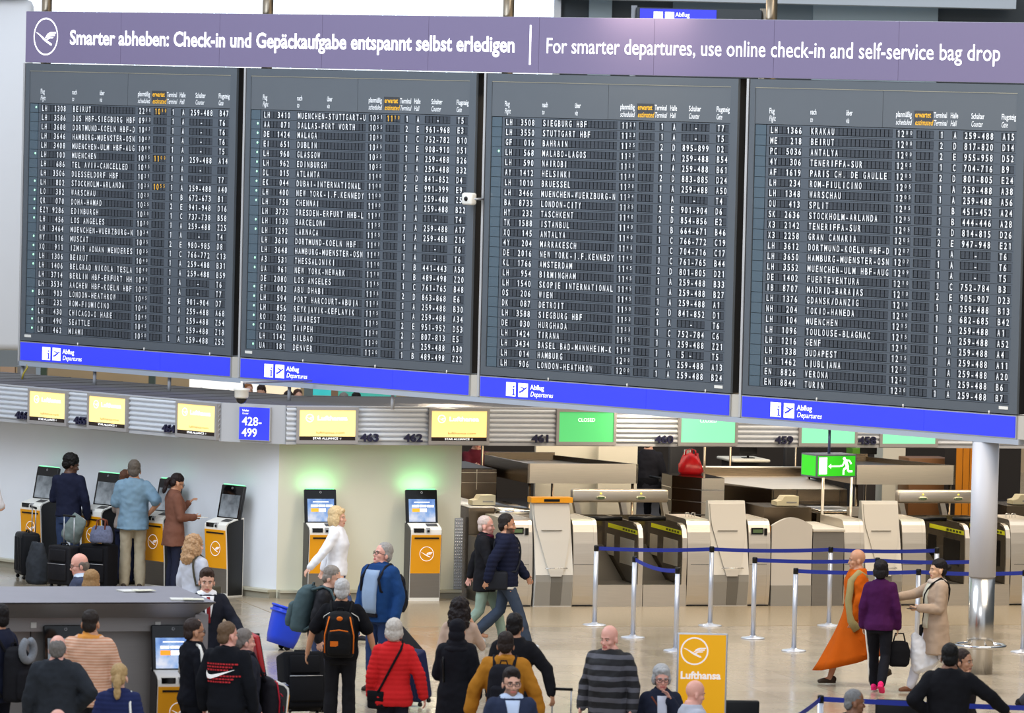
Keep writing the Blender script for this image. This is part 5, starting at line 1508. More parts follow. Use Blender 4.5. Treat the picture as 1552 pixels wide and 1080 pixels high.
def person(label, px, py, h, rz, skin='fair', hair='short', hcol=(40, 30, 24), female=False, fat=1.0, head=(0, 0, 0), lean=0.0, arms=('down', 'down'), legs='stand',
           top=None, bottom=((40, 44, 56),), shoes=(30, 28, 28), glasses=False, beard=False, group=None, drop=0.0, low=False):
    """one figure; rz 0 faces the camera, 90 to the right; py the row of the crown, h its height.  arms (person's right = -x, left = +x)"""
    P = at_z(px, py, h)
    H0 = 1.755 - (0.39 if legs == 'sit' else 0.0)
    s = h / (H0 if not lean else H0 - 0.8 * (1 - math.cos(R(lean))))
    t = thing('person', label, 'person', (P.x, P.y, 0), R(rz), group)
    if lean:  # keep the head where it is seen
        off = Matrix.Rotation(R(rz), 3, 'Z') @ Vector((0, 0.8 * math.sin(R(lean)) * s, 0)); t.location.x += off.x; t.location.y += off.y
    S = Matrix.Scale(s, 4)
    dz = -0.39 if legs == 'sit' else 0.0
    D = Matrix.Translation((0, 0, dz))
    L = S @ D @ Matrix.Translation((0, 0, .93)) @ Matrix.Rotation(R(lean), 4, 'X') @ Matrix.Translation((0, 0, -.93))
    Hd = L @ Matrix.Translation((0, .012, 1.512)) @ Euler((R(head[1]), R(head[2]), R(head[0])), 'XYZ').to_matrix().to_4x4() @ Matrix.Diagonal((1.07, 1.07, 1.035, 1))
    rings = [(z, rx * fat, ry * fat * (1.0 + (0.12 * (fat - 1) / 0.1 if 1.0 < z < 1.2 and fat > 1 else 0)), cy - ((fat - 1) * 0.15 if 0.95 < z < 1.2 else 0)) for z, rx, ry, cy in (RF if female else RM)]
    shx = (.142 if female else .163) * (1 + (fat - 1) * 0.7)
    af = 0.9 if female else 1.0
    # ---- joints
    J = []
    for sg, nm in ((-1, arms[0]), (1, arms[1])):
        e, w = ARMS[nm] if isinstance(nm, str) else nm
        k = shx / .163
        E = Vector((sg * e[0] * (k if abs(e[0]) > .2 else 1), e[1], e[2])); W = Vector((sg * w[0] * (k if abs(w[0]) > .2 else 1), w[1], w[2])); Sh = Vector((sg * shx, .015, 1.398))
        # keep limb lengths human
        E = Sh + (E - Sh).normalized() * .285; W = E + (W - E).normalized() * .25
        J.append((sg, Sh, E, W))
    LG = []
    for sg in (-1, 1):
        hip = Vector((sg * .088, .005, .90))
        if legs == 'stand': kn, an = Vector((sg * .098, -.012, .49)), Vector((sg * .108, .02, .085))
        elif legs == 'walk':
            kn, an = (Vector((sg * .09, -.17, .51)), Vector((sg * .09, -.29, .10))) if sg < 0 else (Vector((sg * .09, .08, .49)), Vector((sg * .09, .38, .20)))
        elif legs == 'walk2':
            kn, an = (Vector((sg * .09, -.15, .51)), Vector((sg * .09, -.25, .10))) if sg > 0 else (Vector((sg * .09, .06, .49)), Vector((sg * .09, .34, .17)))
        else: hip, kn, an = Vector((sg * .10, 0, .53)), Vector((sg * .13, -.42, .50)), Vector((sg * .13, -.40, .085))
        LG.append((sg, hip, kn, an))
    # ---- the body: one continuous surface
    b = MB()
    loft(b, rings, L)
    b.tube([(0, .018, 1.44), (0, .010, 1.56), (0, .0, 1.62)], [.060 * af, .056 * af, .05 * af], None, 14, True, L)
    for c, r in (((0, .004, .137), (.077, .095, .098)), ((0, -.030, .070), (.060, .064, .084)), ((0, -.066, .004), (.030, .028, .024)), ((0, -.050, .030), (.050, .045, .042)), ((0, -.099, .068), (.0135, .020, .018)), ((0, -.090, .092), (.010, .014, .030)),
                 ((0, -.076, .122), (.052, .020, .014)), ((.040, -.062, .070), (.022, .026, .024)), ((-.040, -.062, .070), (.022, .026, .024)), ((0, -.088, .030), (.024, .012, .010)), ((.079, .008, .080), (.010, .022, .033)), ((-.079, .008, .080), (.010, .022, .033))):
        b.ell(c, r, None, Hd, 16, 10)
    hands = []
    for sg, Sh, E, W in J:
        chain(b, [Sh, Sh.lerp(E, .45), E, E.lerp(W, .35), W], [.052 * af, .047 * af, .039 * af, .038 * af, .026 * af], L)
        d = (W - E).normalized()
        side = Vector((0, -.7, .7)); side = (side - d * side.dot(d)); side.normalize()
        n = d.cross(side)
        if n.x * -sg < 0: n = -n
        hand = W + d * .05
        Mr = Matrix((side, n, d)).transposed().to_4x4(); Mr.translation = W
        b.ell((0, 0, .045), (.038 * af, .015, .052), None, L @ Mr, 12, 8)
        b.tube([(0, 0, -.02), (0, 0, .03)], [.024 * af, .028 * af], None, 10, True, L @ Mr)
        for fx, ln in ((.030, .066), (.010, .076), (-.010, .071), (-.029, .055)):
            fx *= af * 1.05
            p0, p1, p2, p3 = Vector((fx, 0, .080)), Vector((fx * 1.12, .006, .080 + ln * .45)), Vector((fx * 1.15, .026, .080 + ln * .80)), Vector((fx * 1.15, .044, .080 + ln * .92))
            b.tube([p0, p1, p2, p3], [.0085, .0082, .0075, .006], None, 8, True, L @ Mr)
        b.tube([(.026, 0, .022), (.048, .010, .050), (.054, .018, .082)], [.012, .0100, .0075], None, 8, True, L @ Mr)
        hands.append(t.matrix_basis.copy() @ L @ (W + d * .09))
    for sg, hip, kn, an in LG:
        chain(b, [hip, hip.lerp(kn, .4), kn, kn.lerp(an, .35), an], [.088 * fat, .080, .056, .056, .036], S)
        b.tube([an + Vector((0, .03, -.02)), an + Vector((0, -.05, -.045)), an + Vector((0, -.15, -.06))], [.034, .036, .022], None, 10, True, S)
    inv = Hd.inverted()

    def reg(c):
        p = inv @ c
        if abs(p.x) < .027 and .018 < p.z < .041 and p.y < -.082: return 1
        if beard and p.y < .0 and -.03 < p.z < (.052 if abs(p.x) < .03 else .062) and abs(p.x) < .075 and p.z < .06: return 2
        return 0
    body = remesh(b, 'body', t, .0085 * s if not low else .013, list(SKIN[skin]), 2, assign=reg, deci=.5)
    # ---- eyes, brows
    for sg in (-1, 1):
        b = MB(); b.ell((sg * .031, -.0835, .103), (.0125, .010, .0062), M_EYEW, Hd, 10, 6); b.ell((sg * .031, -.090, .103), (.006, .0045, .006), M_IRIS, Hd, 8, 6); b.build('eye', t)
        b = MB(); b.tube([(sg * .012, -.094, .121), (sg * .032, -.094, .126), (sg * .052, -.080, .119)], [.004, .0045, .003], hair_mat(hcol if hair != 'bald' else (130, 100, 84)), 6, True, Hd); b.build('eyebrow', t)
    if glasses:
        b = MB()
        for sg in (-1, 1):
            b.tube([(sg * .033 + .024 * math.cos(q), -.104 + .012 * abs(math.cos(q)) * (1 if sg * math.cos(q) > 0 else 0), .098 + .018 * math.sin(q)) for q in [i * math.pi / 8 for i in range(16)]], .0028, M_GLS, 6, True, Hd, close=True)
            b.tube([(sg * .058, -.09, .104), (sg * .080, -.03, .100), (sg * .082, .01, .095)], .0025, M_GLS, 6, True, Hd)
        b.tube([(-.010, -.107, .102), (.010, -.107, .102)], .0025, M_GLS, 6, True, Hd); b.build('glasses', t)
    # ---- hair
    if HAIR[hair]:
        b = MB()
        for c, r in HAIR[hair]: b.ell(c, r, None, Hd, 18, 12)
        rough = {'afro': .010, 'curly': .016}.get(hair, .0045)
        remesh(b, 'hair', t, .008 * s, [hair_mat(hcol)], 1, amp=rough * s, freq=38 if hair != 'curly' else 26, seed=px % 17)
    # ---- trousers
    bt = bottom or ()
    if bt:
        m = bt[0] if not isinstance(bt[0], tuple) else cloth(bt[0])
        kind = bt[1] if len(bt) > 1 else 'trousers'
        b = MB(); wd = .014 if kind != 'wide' else .024
        if legs != 'sit': loft(b, [(z, rx, ry, cy) for z, rx, ry, cy in ((.80, .150 * fat, .112 * fat, .01), (.90, .172 * fat, .126 * fat, .01), (.96, .160 * fat, .116 * fat, .008))], S, e=.005)
        else: loft(b, [(.50, .165 * fat, .14, .0), (.60, .172 * fat, .130, .01), (.68, .160 * fat, .12, .006)], S, e=.008)
        for sg, hip, kn, an in LG:
            chain(b, [hip + Vector((0, 0, -.04)) if legs != 'sit' else hip, hip.lerp(kn, .4), kn, kn.lerp(an, .5), an + Vector((0, 0, .0))], [.094 * fat, .088, .062 + wd * .5, .056 + wd, .048 + wd], S, 14)
        remesh(b, 'trousers', t, .014, [m], 2, amp=.008, freq=10, seed=px % 13)
    for sg, hip, kn, an in LG:
        b = MB(); toe = .03 if (legs in ('walk', 'walk2') and an.z > .12) else 0
        Ms = S @ Matrix.Translation(an) @ Matrix.Rotation(R(28 if toe else 0), 4, 'X')
        b.ell((0, .035, -.035), (.040, .050, .048), None, Ms); b.ell((0, -.06, -.050), (.044, .085, .034), None, Ms); b.ell((0, -.12, -.058), (.042, .050, .026), None, Ms)
        b.rbox(-.038, .038, -.16, .075, -.085, -.066, .01, None, M=Ms)
        if not low: remesh(b, 'shoe', t, .010, [cloth(shoes, 0.5, 0.03)], 1)
    # ---- upper garment
    T = dict(col=(40, 44, 52), e=.020, hem=.86, sleeve='long', kind='jumper'); T.update(top or {})
    m = T['col'] if not isinstance(T['col'], tuple) else cloth(T['col'])
    e = T['e']
    g = [r for r in rings if r[0] > T['hem'] + .03 and r[0] < 1.51]
    z0 = T['hem']
    fl = T.get('flare', 1.0)
    base = [r for r in rings if r[0] <= .93][-1]
    lowr = []
    if z0 < .84:
        k = 4
        for i in range(k):
            f = i / (k - 1); z = z0 + (.84 - z0) * f; q = 1 + (fl - 1) * (1 - f)
            lowr.append((z, base[1] * q * 1.0, base[2] * q * 1.02, base[3]))
        g = lowr + [r for r in rings if .85 < r[0] < 1.51]
    else:
        i0 = min(rings, key=lambda r: abs(r[0] - z0)); g = [(z0, i0[1] * 1.0, i0[2] * 1.0, i0[3])] + g
    gr = list(g)
    b = MB()
    Lg = L
    loft(b, g, Lg, e=e)
    for sg, Sh, E, W in J:
        es = e * .75
        if T['sleeve'] == 'long': chain(b, [Sh, Sh.lerp(E, .45), E, E.lerp(W, .5), W + (W - E) * .0], [.062 * af + es, .056 * af + es, .046 * af + es, .041 * af + es, .034 * af + es], Lg, 14)
        elif T['sleeve'] == 'short': chain(b, [Sh, Sh.lerp(E, .45), Sh.lerp(E, .80)], [.062 * af + es, .060 * af + es, .062 * af + es], Lg, 14)
        elif T['sleeve'] == 'push': chain(b, [Sh, Sh.lerp(E, .45), E, E.lerp(W, .35)], [.062 * af + es, .056 * af + es, .046 * af + es, .043 * af + es], Lg, 14)
    if T.get('collar'): b.tube([(0, .022, 1.45), (0, .016, 1.510 + .015 * T['collar'])], [.086 * af + e * .3, .072 * af], None, 18, True, Lg)
    if T.get('hood'):
        for q in range(9):
            an = math.pi * (q / 8); b.ell((.095 * math.cos(an), .03 + .09 * math.sin(an), 1.475), (.040, .042, .038), None, Lg, 10, 8)
        b.ell((0, .115, 1.41), (.085, .05, .07), None, Lg)
    assign = None; mats = [m]
    if T.get('collar_col'):
        mats = [m, cloth(T['collar_col'])]
        li = Lg.inverted()
        assign = lambda c: 1 if (li @ c).z > 1.478 and abs((li @ c).x) < .11 else 0
    nm = {'coat': 'coat', 'shirt': 'shirt', 'jacket': 'jacket', 'robe': 'robe', 'blazer': 'blazer'}.get(T['kind'], T['kind'])
    remesh(b, nm, t, .0125 if not low else .016, mats, 2, amp=T.get('amp', .007) * 1.5, freq=T.get('freq', 8.0), quilt=(T['quilt'], .010) if T.get('quilt') else None, seed=px % 11, assign=assign)

    def surf(x, z, front=True, out=.008):
        for (za, xa, ya, ca), (zb, xb, yb, cb) in zip(gr, gr[1:]):
            if za <= z <= zb: break
        else: za, xa, ya, ca = zb, xb, yb, cb = gr[-1] if z > gr[-1][0] else gr[0]
        f = 0 if zb == za else (z - za) / (zb - za)
        rx, ry, cy = xa + (xb - xa) * f + e, ya + (yb - ya) * f + e, ca + (cb - ca) * f
        u = min(abs(x) / rx, .99); c = u ** (1 / .85); s2 = math.sqrt(max(0, 1 - c * c)) ** .85
        return Lg @ Vector((x, cy - (ry * s2 + out) if front else cy + ry * s2 + out, z))

    def patch(name, halfw, zr, m, front=True, out=.017, x0=0.0, nz_=8):
        b = MB(); nx = 6; vs = []
        for o_ in (out, -.012):
            for i in range(nz_ + 1):
                z = zr[0] + (zr[1] - zr[0]) * i / nz_; hw = halfw(z)
                for j in range(nx + 1): vs.append(surf(x0 + hw * (2 * j / nx - 1), z, front, o_))
        N_ = (nx + 1) * (nz_ + 1)
        fs = [(i * (nx + 1) + j, i * (nx + 1) + j + 1, (i + 1) * (nx + 1) + j + 1, (i + 1) * (nx + 1) + j) for i in range(nz_) for j in range(nx)]
        fs += [tuple(N_ + q for q in reversed(f)) for f in fs]
        rim = [i for i in range(nx + 1)] + [(i + 1) * (nx + 1) + nx for i in range(nz_)] + [nz_ * (nx + 1) + nx - 1 - i for i in range(nx)] + [(nz_ - 1 - i) * (nx + 1) for i in range(nz_ - 1)]
        for i in range(len(rim)):
            a_, b_ = rim[i], rim[(i + 1) % len(rim)]; fs.append((a_, N_ + a_, N_ + b_, b_))
        b.add(vs, fs, m, True)
        return b.build(name, t)
    return dict(t=t, L=L, S=S, Hd=Hd, surf=surf, patch=patch, hands=hands, s=s, J=J, g=gr, e=e)


def local(p, v):  # local point of a figure -> world
    return p['t'].matrix_basis @ (p['L'] @ Vector(v))


def strap_on(p, name, pts, rad, m, flat=1.0):
    b = MB(); b.tube([p['L'] @ Vector(q) for q in pts], rad, m, 8); return b.build(name, p['t'])


def worn(name, label, cat, p, group=None):
    """a thing carried by a figure, with the figure's own frame as its origin"""
    t = thing(name, label, cat, p['t'].location, p['t'].rotation_euler.z, group)
    return t


def backpack(p, label, col, trim=None, w=.30, h=.44, d=.17, zt=1.40, y0=None, tag_=False, bottom=None):
    t = worn('backpack', label, 'backpack', p, 'backpacks worn by travellers')
    m = cloth(col, 0.7); m2 = cloth(trim, 0.6) if trim else m
    back = max(r[2] + r[3] for r in p['g'] if 1.0 < r[0] < 1.4) + p['e'] + .012 if y0 is None else y0
    L = p['L']
    b = MB(); vs = []
    loft(b, [(zt - h, w * .44, d * .42, back + d * .48), (zt - h * .92, w * .5, d * .5, back + d * .5), (zt - h * .5, w * .5, d * .52, back + d * .52), (zt - h * .15, w * .46, d * .45, back + d * .46), (zt - .01, w * .36, d * .32, back + d * .36), (zt + .015, w * .22, d * .18, back + d * .3)], L)
    remesh(b, 'main_bag', t, .012, [m], 2, amp=.005, freq=12, seed=3)
    b = MB(); loft(b, [(zt - h * .93, w * .36, d * .20, back + d * .98), (zt - h * .80, w * .40, d * .26, back + d * 1.02), (zt - h * .45, w * .38, d * .24, back + d * .98), (zt - h * .38, w * .30, d * .14, back + d * .92)], L)
    remesh(b, 'front_pocket', t, .012, [m], 2, amp=.004, freq=14, seed=4)
    if trim:
        b = MB()
        for sg in (-1, 1): b.tube([L @ Vector((sg * w * .47, back + d * .86, zt - h * .9)), L @ Vector((sg * w * .48, back + d * .9, zt - h * .5)), L @ Vector((sg * w * .34, back + d * .80, zt - h * .08))], .008, m2, 8)
        b.build('piping', t)
        b = MB(); b.tube([L @ Vector((-w * .30, back + d * 1.16, zt - h * .40)), L @ Vector((0, back + d * 1.20, zt - h * .37)), L @ Vector((w * .30, back + d * 1.16, zt - h * .40))], .007, m2, 8); b.build('zip', t)
        b = MB(); b.box(w * .02, w * .28, back + d * 1.24, back + d * 1.26, zt - h * .74, zt - h * .62, m2, M=L); b.ell((0, back + d * .86, zt - h * .13), (.035, .02, .028), m2, L); b.build('badge', t)
    for sg in (-1, 1):
        b = MB(); y1 = -(max(r[2] for r in p['g'] if 1.1 < r[0] < 1.4) + p['e'])
        b.tube([L @ Vector(q) for q in ((sg * .10, back + .03, zt - .03), (sg * .115, .05, 1.505), (sg * .125, -.05, 1.48), (sg * .13, y1 + .0, 1.34), (sg * .15, y1 + .02, 1.20), (sg * .18, .0, 1.10), (sg * .13, back + .02, zt - h + .04))], .017, m, 8); b.build('shoulder_strap', t)
    b = MB(); b.tube([L @ Vector(q) for q in ((-.04, back + .05, zt + .01), (-.03, back + .05, zt + .05), (.03, back + .05, zt + .05), (.04, back + .05, zt + .01))], .008, m, 8); b.build('grab_handle', t)
    return t


def shoulder_bag(p, name, label, col, side=1, z=.92, w=.26, h=.22, d=.10, cross=True, y=.0, x=.26, tilt=0):
    t = worn(name, label, 'bag', p); m = cloth(col, 0.6); L = p['L']
    b = MB(); Mb = L @ Matrix.Translation((side * x, y, z)) @ Matrix.Rotation(R(90 + tilt), 4, 'Z')
    b.rbox(-w / 2, w / 2, -d / 2, d / 2, -h, 0, .03, m, 3, M=Mb); b.build('bag_body', t)
    b = MB(); b.rbox(-w / 2 + .01, w / 2 - .01, -d / 2 - .008, -d / 2 + .02, -h * .55, .004, .01, m, 2, M=Mb); b.build('flap', t)
    b = MB(); sx = -side if cross else side
    pts = []
    for fr in (False, True):
        run = []
        for i in range(9):
            f = i / 8; zz = 1.44 + (max(z, p['g'][0][0] + .02) - 1.44) * f; xx = sx * .095 + (side * (.15 if cross else .13) - sx * .095) * f
            run.append(p['surf'](xx, zz, fr, .017))
        pts.append(run)
    path = [L @ Vector((side * x, y + .05, z))] + pts[0][::-1] + [L @ Vector((sx * .10, .02, 1.515))] + pts[1] + [L @ Vector((side * x, y - .05, z))]
    b.tube(path, .013, m, 8)
    b.build('strap', t)
    return t
# ------------------------------------------------------------------ luggage
def suitcase(label, px, py, d_top, rz, w, dp, h, col, handle=0.0, hard=False, tilt=0.0, group='wheeled suitcases', hm=None, pos=None, roll=0.0):
    """upright wheeled suitcase; (px, py) is where the middle of its top is seen at height d_top"""
    P = pos if pos is not None else at_z(px, py, d_top)
    t = thing('suitcase', label, 'suitcase', (P.x, P.y, 0), R(rz), group)
    m = cloth(col, 0.45 if hard else 0.8, 0.06); hm = hm or M_ALU
    T = Matrix.Translation((0, 0, abs(math.sin(R(tilt))) * dp * .45)) @ Matrix.Rotation(R(tilt), 4, 'X')
    b = MB(); b.rbox(-w / 2, w / 2, -dp / 2, dp / 2, .055, h, .05 if hard else .04, m, 3, M=T); b.build('shell', t)
    b = MB()
    if hard:
        for i in range(5): b.rbox(-w * .38 + i * w * .19 - .012, -w * .38 + i * w * .19 + .012, -dp / 2 - .008, dp / 2 + .008, .12, h - .07, .006, m, 2, M=T)
        b.build('rib', t)
    else:
        b.rbox(-w * .40, w * .40, -dp / 2 - .035, -dp / 2 + .02, .12, h * .60, .02, m, 2, M=T); b.build('front_pocket', t)
        b = MB(); b.rbox(-w * .36, w * .36, -dp / 2 - .025, -dp / 2 + .02, h * .63, h * .92, .016, m, 2, M=T); b.build('upper_pocket', t)
        b = MB(); b.tube([T @ Vector((-w * .40, -dp / 2 - .037, h * .58)), T @ Vector((w * .40, -dp / 2 - .037, h * .58))], .004, M_ALU, 6); b.build('zip', t)
    b = MB(); b.tube([T @ Vector(q) for q in ((-.07, 0, h), (-.06, 0, h + .03), (.06, 0, h + .03), (.07, 0, h))], .011, M_BLACK, 8); b.build('carry_handle', t)
    if handle:
        b = MB(); y = dp * .32
        for x in (-.10, .10): b.tube([T @ Vector((x, y, h - .01)), T @ Vector((x, y, h + handle))], .0085, hm, 8)
        b.tube([T @ Vector((-.115, y, h + handle)), T @ Vector((.115, y, h + handle))], .016, M_BLACK, 10); b.build('telescopic_handle', t)
    for x in (-1, 1):
        for y in (-1, 1):
            b = MB(); b.lathe([(.001, -.012), (.028, -.012), (.028, .012), (.001, .012)], M_BLACK, 14, M=T @ Matrix.Translation((x * (w / 2 - .05), y * (dp / 2 - .05), .028)) @ Matrix.Rotation(R(90), 4, 'Y')); b.build('wheel', t)
    return t


def soft_bag(name, label, cat, P, rz, w, dp, h, col, handles=True, squash=0.8, m=None, hcol=None, hz=None, rot=(0, 0, 0)):
    t = thing(name, label, cat, P, R(rz)); t.rotation_euler = (R(rot[0]), R(rot[1]), R(rz))
    m = m or cloth(col, 0.8, 0.2); b = MB()
    loft(b, [(0, w * .44, dp * .40, 0), (h * .08, w * .5, dp * .5, 0), (h * .5, w * .49, dp * .5, 0), (h * .85, w * .44, dp * .36 * squash, 0), (h, w * .36, dp * .16, 0)])
    remesh(b, 'bag_body', t, .012, [m], 2, amp=.012, freq=9, seed=int(w * 100))
    b = MB(); b.tube([(-w * .34, 0, h * .99), (w * .34, 0, h * .99)], .006, M_ALU, 6); b.build('zip', t)
    if handles:
        for y in (-1, 1):
            b = MB(); hz_ = hz or h * 1.45
            b.tube([(-w * .2, y * dp * .3, h * .8), (-w * .17, y * dp * .12, hz_ * .95), (0, y * dp * .08, hz_), (w * .17, y * dp * .12, hz_ * .95), (w * .2, y * dp * .3, h * .8)], .011, cloth(hcol or col, 0.6), 8); b.build('handle', t)
    return t


NAVY, DENIM, BLACKC, CHAR = (24, 27, 42), (52, 66, 96), (18, 18, 22), (44, 46, 52)

# ------------------------------------------------------------------ at the kiosks along the white wall
p = person('man with curly black hair in a navy jumper, using a kiosk by the white wall', 106, 689, 1.84, 165, 'dark', 'afro', (14, 12, 12), head=(-55, 14, 0), arms=('down', 'hold'), top=dict(col=(30, 34, 54), e=.022, hem=.90), bottom=(DENIM,), shoes=(30, 30, 34))
tag(p['t'], None, None)
p2 = person('man in a light blue short-sleeved shirt and khaki trousers seen from behind at a kiosk', 204, 697, 1.86, 178, 'tan', 'short', (92, 84, 76), fat=1.06, arms=('hip', 'hold'), top=dict(kind='shirt', col=(118, 146, 166), e=.036, hem=.82, sleeve='short', collar=1, amp=.011, flare=1.08), bottom=((178, 166, 142), 'wide'), shoes=(70, 60, 50))
person('person with brown hair mostly hidden behind the man in the light blue shirt', 192, 712, 1.66, 150, 'fair', 'short', (92, 60, 44), female=True, arms=('down', 'hold'), top=dict(col=(150, 138, 130), hem=.86), bottom=((28, 32, 52),))
p3 = person('woman with a dark ponytail in a brown blazer holding papers at a kiosk', 266, 717, 1.72, 112, 'tan', 'pony', (30, 20, 20), female=True, glasses=True, head=(6, 20, 0), arms=('hold', 'hold_high'), top=dict(kind='blazer', col=(116, 78, 64), e=.028, hem=.70, flare=1.12, collar=1), bottom=((34, 38, 56),))
hp = p3['hands'][0]
t = thing('paper_sheet', 'folded white paper held by the woman in the brown blazer', 'paper', hp, R(112))
b = MB(); b.rbox(-.05, .05, -.12, .06, -.004, .004, .003, M_WPLAS); b.build('sheet', t)
person('passenger cut off by the left edge of the picture, arm at the kiosks', -21, 702, 1.78, 150, 'fair', 'short', (60, 44, 34), arms=('hold', 'hold'), top=dict(col=(206, 206, 210), sleeve='short'), bottom=((200, 200, 206),))
dA = at_z(42, 808, .72).y
suitcase('black hard suitcase with raised handle, leftmost beside the kiosks', 42, 806, .68, -70, .46, .28, .68, (26, 28, 32), .36, True)
soft_bag('travel_bag', 'dark grey soft travel bag standing right of the leftmost hard suitcase', 'bag', at_z(56, 884, 0.0) , -60, .40, .30, .60, (56, 60, 66), False)
suitcase('black fabric suitcase in front of the man in the navy jumper', 98, 826, .62, -40, .44, .26, .62, (30, 30, 34), .42, False)
suitcase('large black fabric suitcase under the patterned handbag', 150, 824, .66, -30, .50, .30, .66, (20, 20, 24), .0, False)
pz = at_z(152, 826, .72)
soft_bag('handbag', 'blue grey patterned handbag with brown handles on top of a black suitcase', 'bag', at_z(154, 822, .692), -20, .36, .20, .24, (84, 90, 118), True, m=mat('patterned_grey_canvas', (88, 94, 120), 0.7, nz=0.5, scale=40), hcol=(110, 62, 48), hz=.34)
bp = at_z(100, 822, .66)
soft_bag('daypack', 'grey green backpack leaning on a suitcase handle beside the man in the navy jumper', 'backpack', at_z(104, 818, .66), -25, .30, .20, .40, (112, 124, 122), False, rot=(0, 28, 0))

# ------------------------------------------------------------------ behind the steel island
pp = person('balding man with glasses and pale collar, in profile behind the steel island', 122, 838, 1.74, -80, 'pink', 'fringe', (110, 100, 92), glasses=True, head=(0, 10, 0), top=dict(col=(60, 66, 86), collar=1, collar_col=(206, 220, 238), kind='jacket'), bottom=(CHAR,))
person('person with light brown hair, just showing behind the steel island', 141, 864, 1.66, 150, 'fair', 'long', (152, 118, 78), female=True, top=dict(col=(180, 150, 130)), bottom=(CHAR,))
pc = person('woman with long curly blonde hair in a pale grey top, near the steel island', 296, 810, 1.70, 140, 'fair', 'curly', (176, 140, 104), female=True, head=(-20, 4, 0), top=dict(col=(188, 192, 204), hem=.78, e=.03), bottom=((40, 44, 60),))
shoulder_bag(pc, 'handbag', 'olive grey shoulder bag of the woman with curly blonde hair', (74, 72, 62), -1, 1.12, .30, .24, .12, False, -.02, .27)
ps = person('man in a dark suit and red tie facing the camera beside the steel island', 314, 862, 1.78, 12, 'fair', 'quiff', (58, 42, 34), head=(-6, 6, 0), arms=('down', ((.30, -.10, 1.18), (.36, -.28, 1.04))), top=dict(kind='jacket', col=(32, 34, 44), e=.03, hem=.80, collar=1, collar_col=(236, 238, 242)), bottom=((32, 34, 44),))
ps['patch']('shirt_front', lambda z: .012 + .058 * (z - 1.16) / .30, (1.16, 1.46), cloth((236, 238, 242)))
tag(ps['patch']('tie', lambda z: .018 + .006 * (1.46 - z) / .3, (1.16, 1.452), cloth((130, 36, 40)), out=.026), 'dark red tie')
h = ps['hands'][1]
suitcase('black suitcase with a tall black handle held by the man in the dark suit', 0, 0, 0, 10, .40, .25, .62, (22, 22, 26), .44, False, pos=Vector((h.x + .06, h.y + .03, 0)), hm=M_BLACK)

# ------------------------------------------------------------------ in front of the cream wall
pw = person('blonde woman in a white shirt walking to the right past the lit kiosk', 513, 768, 1.76, 80, 'fair', 'bob', (214, 186, 140), female=True, arms=('drag', 'swing_b'), legs='walk', top=dict(kind='shirt', col=(236, 238, 244), e=.026, hem=.86, collar=1), bottom=((70, 84, 118),), shoes=(40, 40, 44))
hb = pw['hands'][0]
# blue wheeled bin
q = at_z(424, 984, 0.0)
t = thing('wheeled_bin', 'tilted blue plastic bin on wheels behind the blonde woman', 'bin', (q.x, q.y, 0), R(20))
MBIN = mat('blue_bin_plastic', (20, 62, 206), 0.35)
T = Matrix.Translation((0.0, 0, .06)) @ Matrix.Rotation(R(17), 4, 'Y')
prof_o = [(.155, 0.0), (.175, .10), (.19, .25), (.20, .40), (.21, .50)]
n = 28; vs = []; fs = []
for r_, z in prof_o + [(.195, .50), (.185, .38), (.16, .08)]:
    for j in range(n):
        a = 2 * math.pi * j / n; c, s_ = math.cos(a), math.sin(a)
        vs.append((r_ * 1.12 * math.copysign(abs(c) ** .7, c), r_ * math.copysign(abs(s_) ** .7, s_), z))
k = 8
fs = [(i * n + j, i * n + (j + 1) % n, (i + 1) * n + (j + 1) % n, (i + 1) * n + j) for i in range(k - 1) for j in range(n)] + [tuple(range(n - 1, -1, -1)), tuple(range((k - 1) * n, k * n))]
b = MB(); b.add(vs, fs, MBIN, True, T); b.build('tub', t)
for z, nm in ((.485, 'rim'), (.42, 'rim')):
    b = MB(); b.tube([T @ Vector((.238 * math.copysign(abs(math.cos(2 * math.pi * j / n)) ** .7, math.cos(2 * math.pi * j / n)), .213 * math.copysign(abs(math.sin(2 * math.pi * j / n)) ** .7, math.sin(2 * math.pi * j / n)), z)) for j in range(n)], .016, MBIN, 8, close=True); b.build(nm, t)
for y in (-.12, .12):
    b = MB(); b.lathe([(.001, -.015), (.04, -.015), (.04, .015), (.001, .015)], M_BLACK, 14, M=Matrix.Translation((.06, y, .04)) @ Matrix.Rotation(R(90), 4, 'X')); b.build('wheel', t)
b = MB(); b.tube([T @ Vector((.235, -.08, .46)), T @ Vector((.30, -.06, .62)), T @ Vector((.30, .06, .62)), T @ Vector((.235, .08, .46))], .012, MBIN, 8); b.build('pull_handle', t)
b = MB(); b.rbox(-.08, .10, -.06, .08, .40, .47, .03, M_WPLAS, M=T); tag(b.build('paper', t), 'white paper inside')
pg = person('grey-haired person with a grey green rucksack, left of the orange-trimmed backpack', 506, 858, 1.70, 75, 'fair', 'short', (138, 130, 122), lean=10, head=(0, 5, 0), top=dict(col=(30, 30, 34), e=.03), bottom=((70, 80, 110),))
backpack(pg, 'large grey green hiking rucksack on the back of the grey-haired person', (74, 92, 96), w=.34, h=.56, d=.24, zt=1.46)
pk = person('man with white hair and black polo shirt seen from behind', 519, 877, 1.76, 178, 'tan', 'short', (186, 184, 182), fat=1.06, arms=('side_out', 'side_out'), top=dict(kind='shirt', col=BLACKC, e=.026, hem=.84, sleeve='short', collar=1), bottom=((28, 28, 32), 'wide'))
backpack(pk, 'black backpack with orange piping on the man in the black polo shirt', (22, 22, 24), (216, 108, 30), w=.34, h=.50, d=.20, zt=1.40)
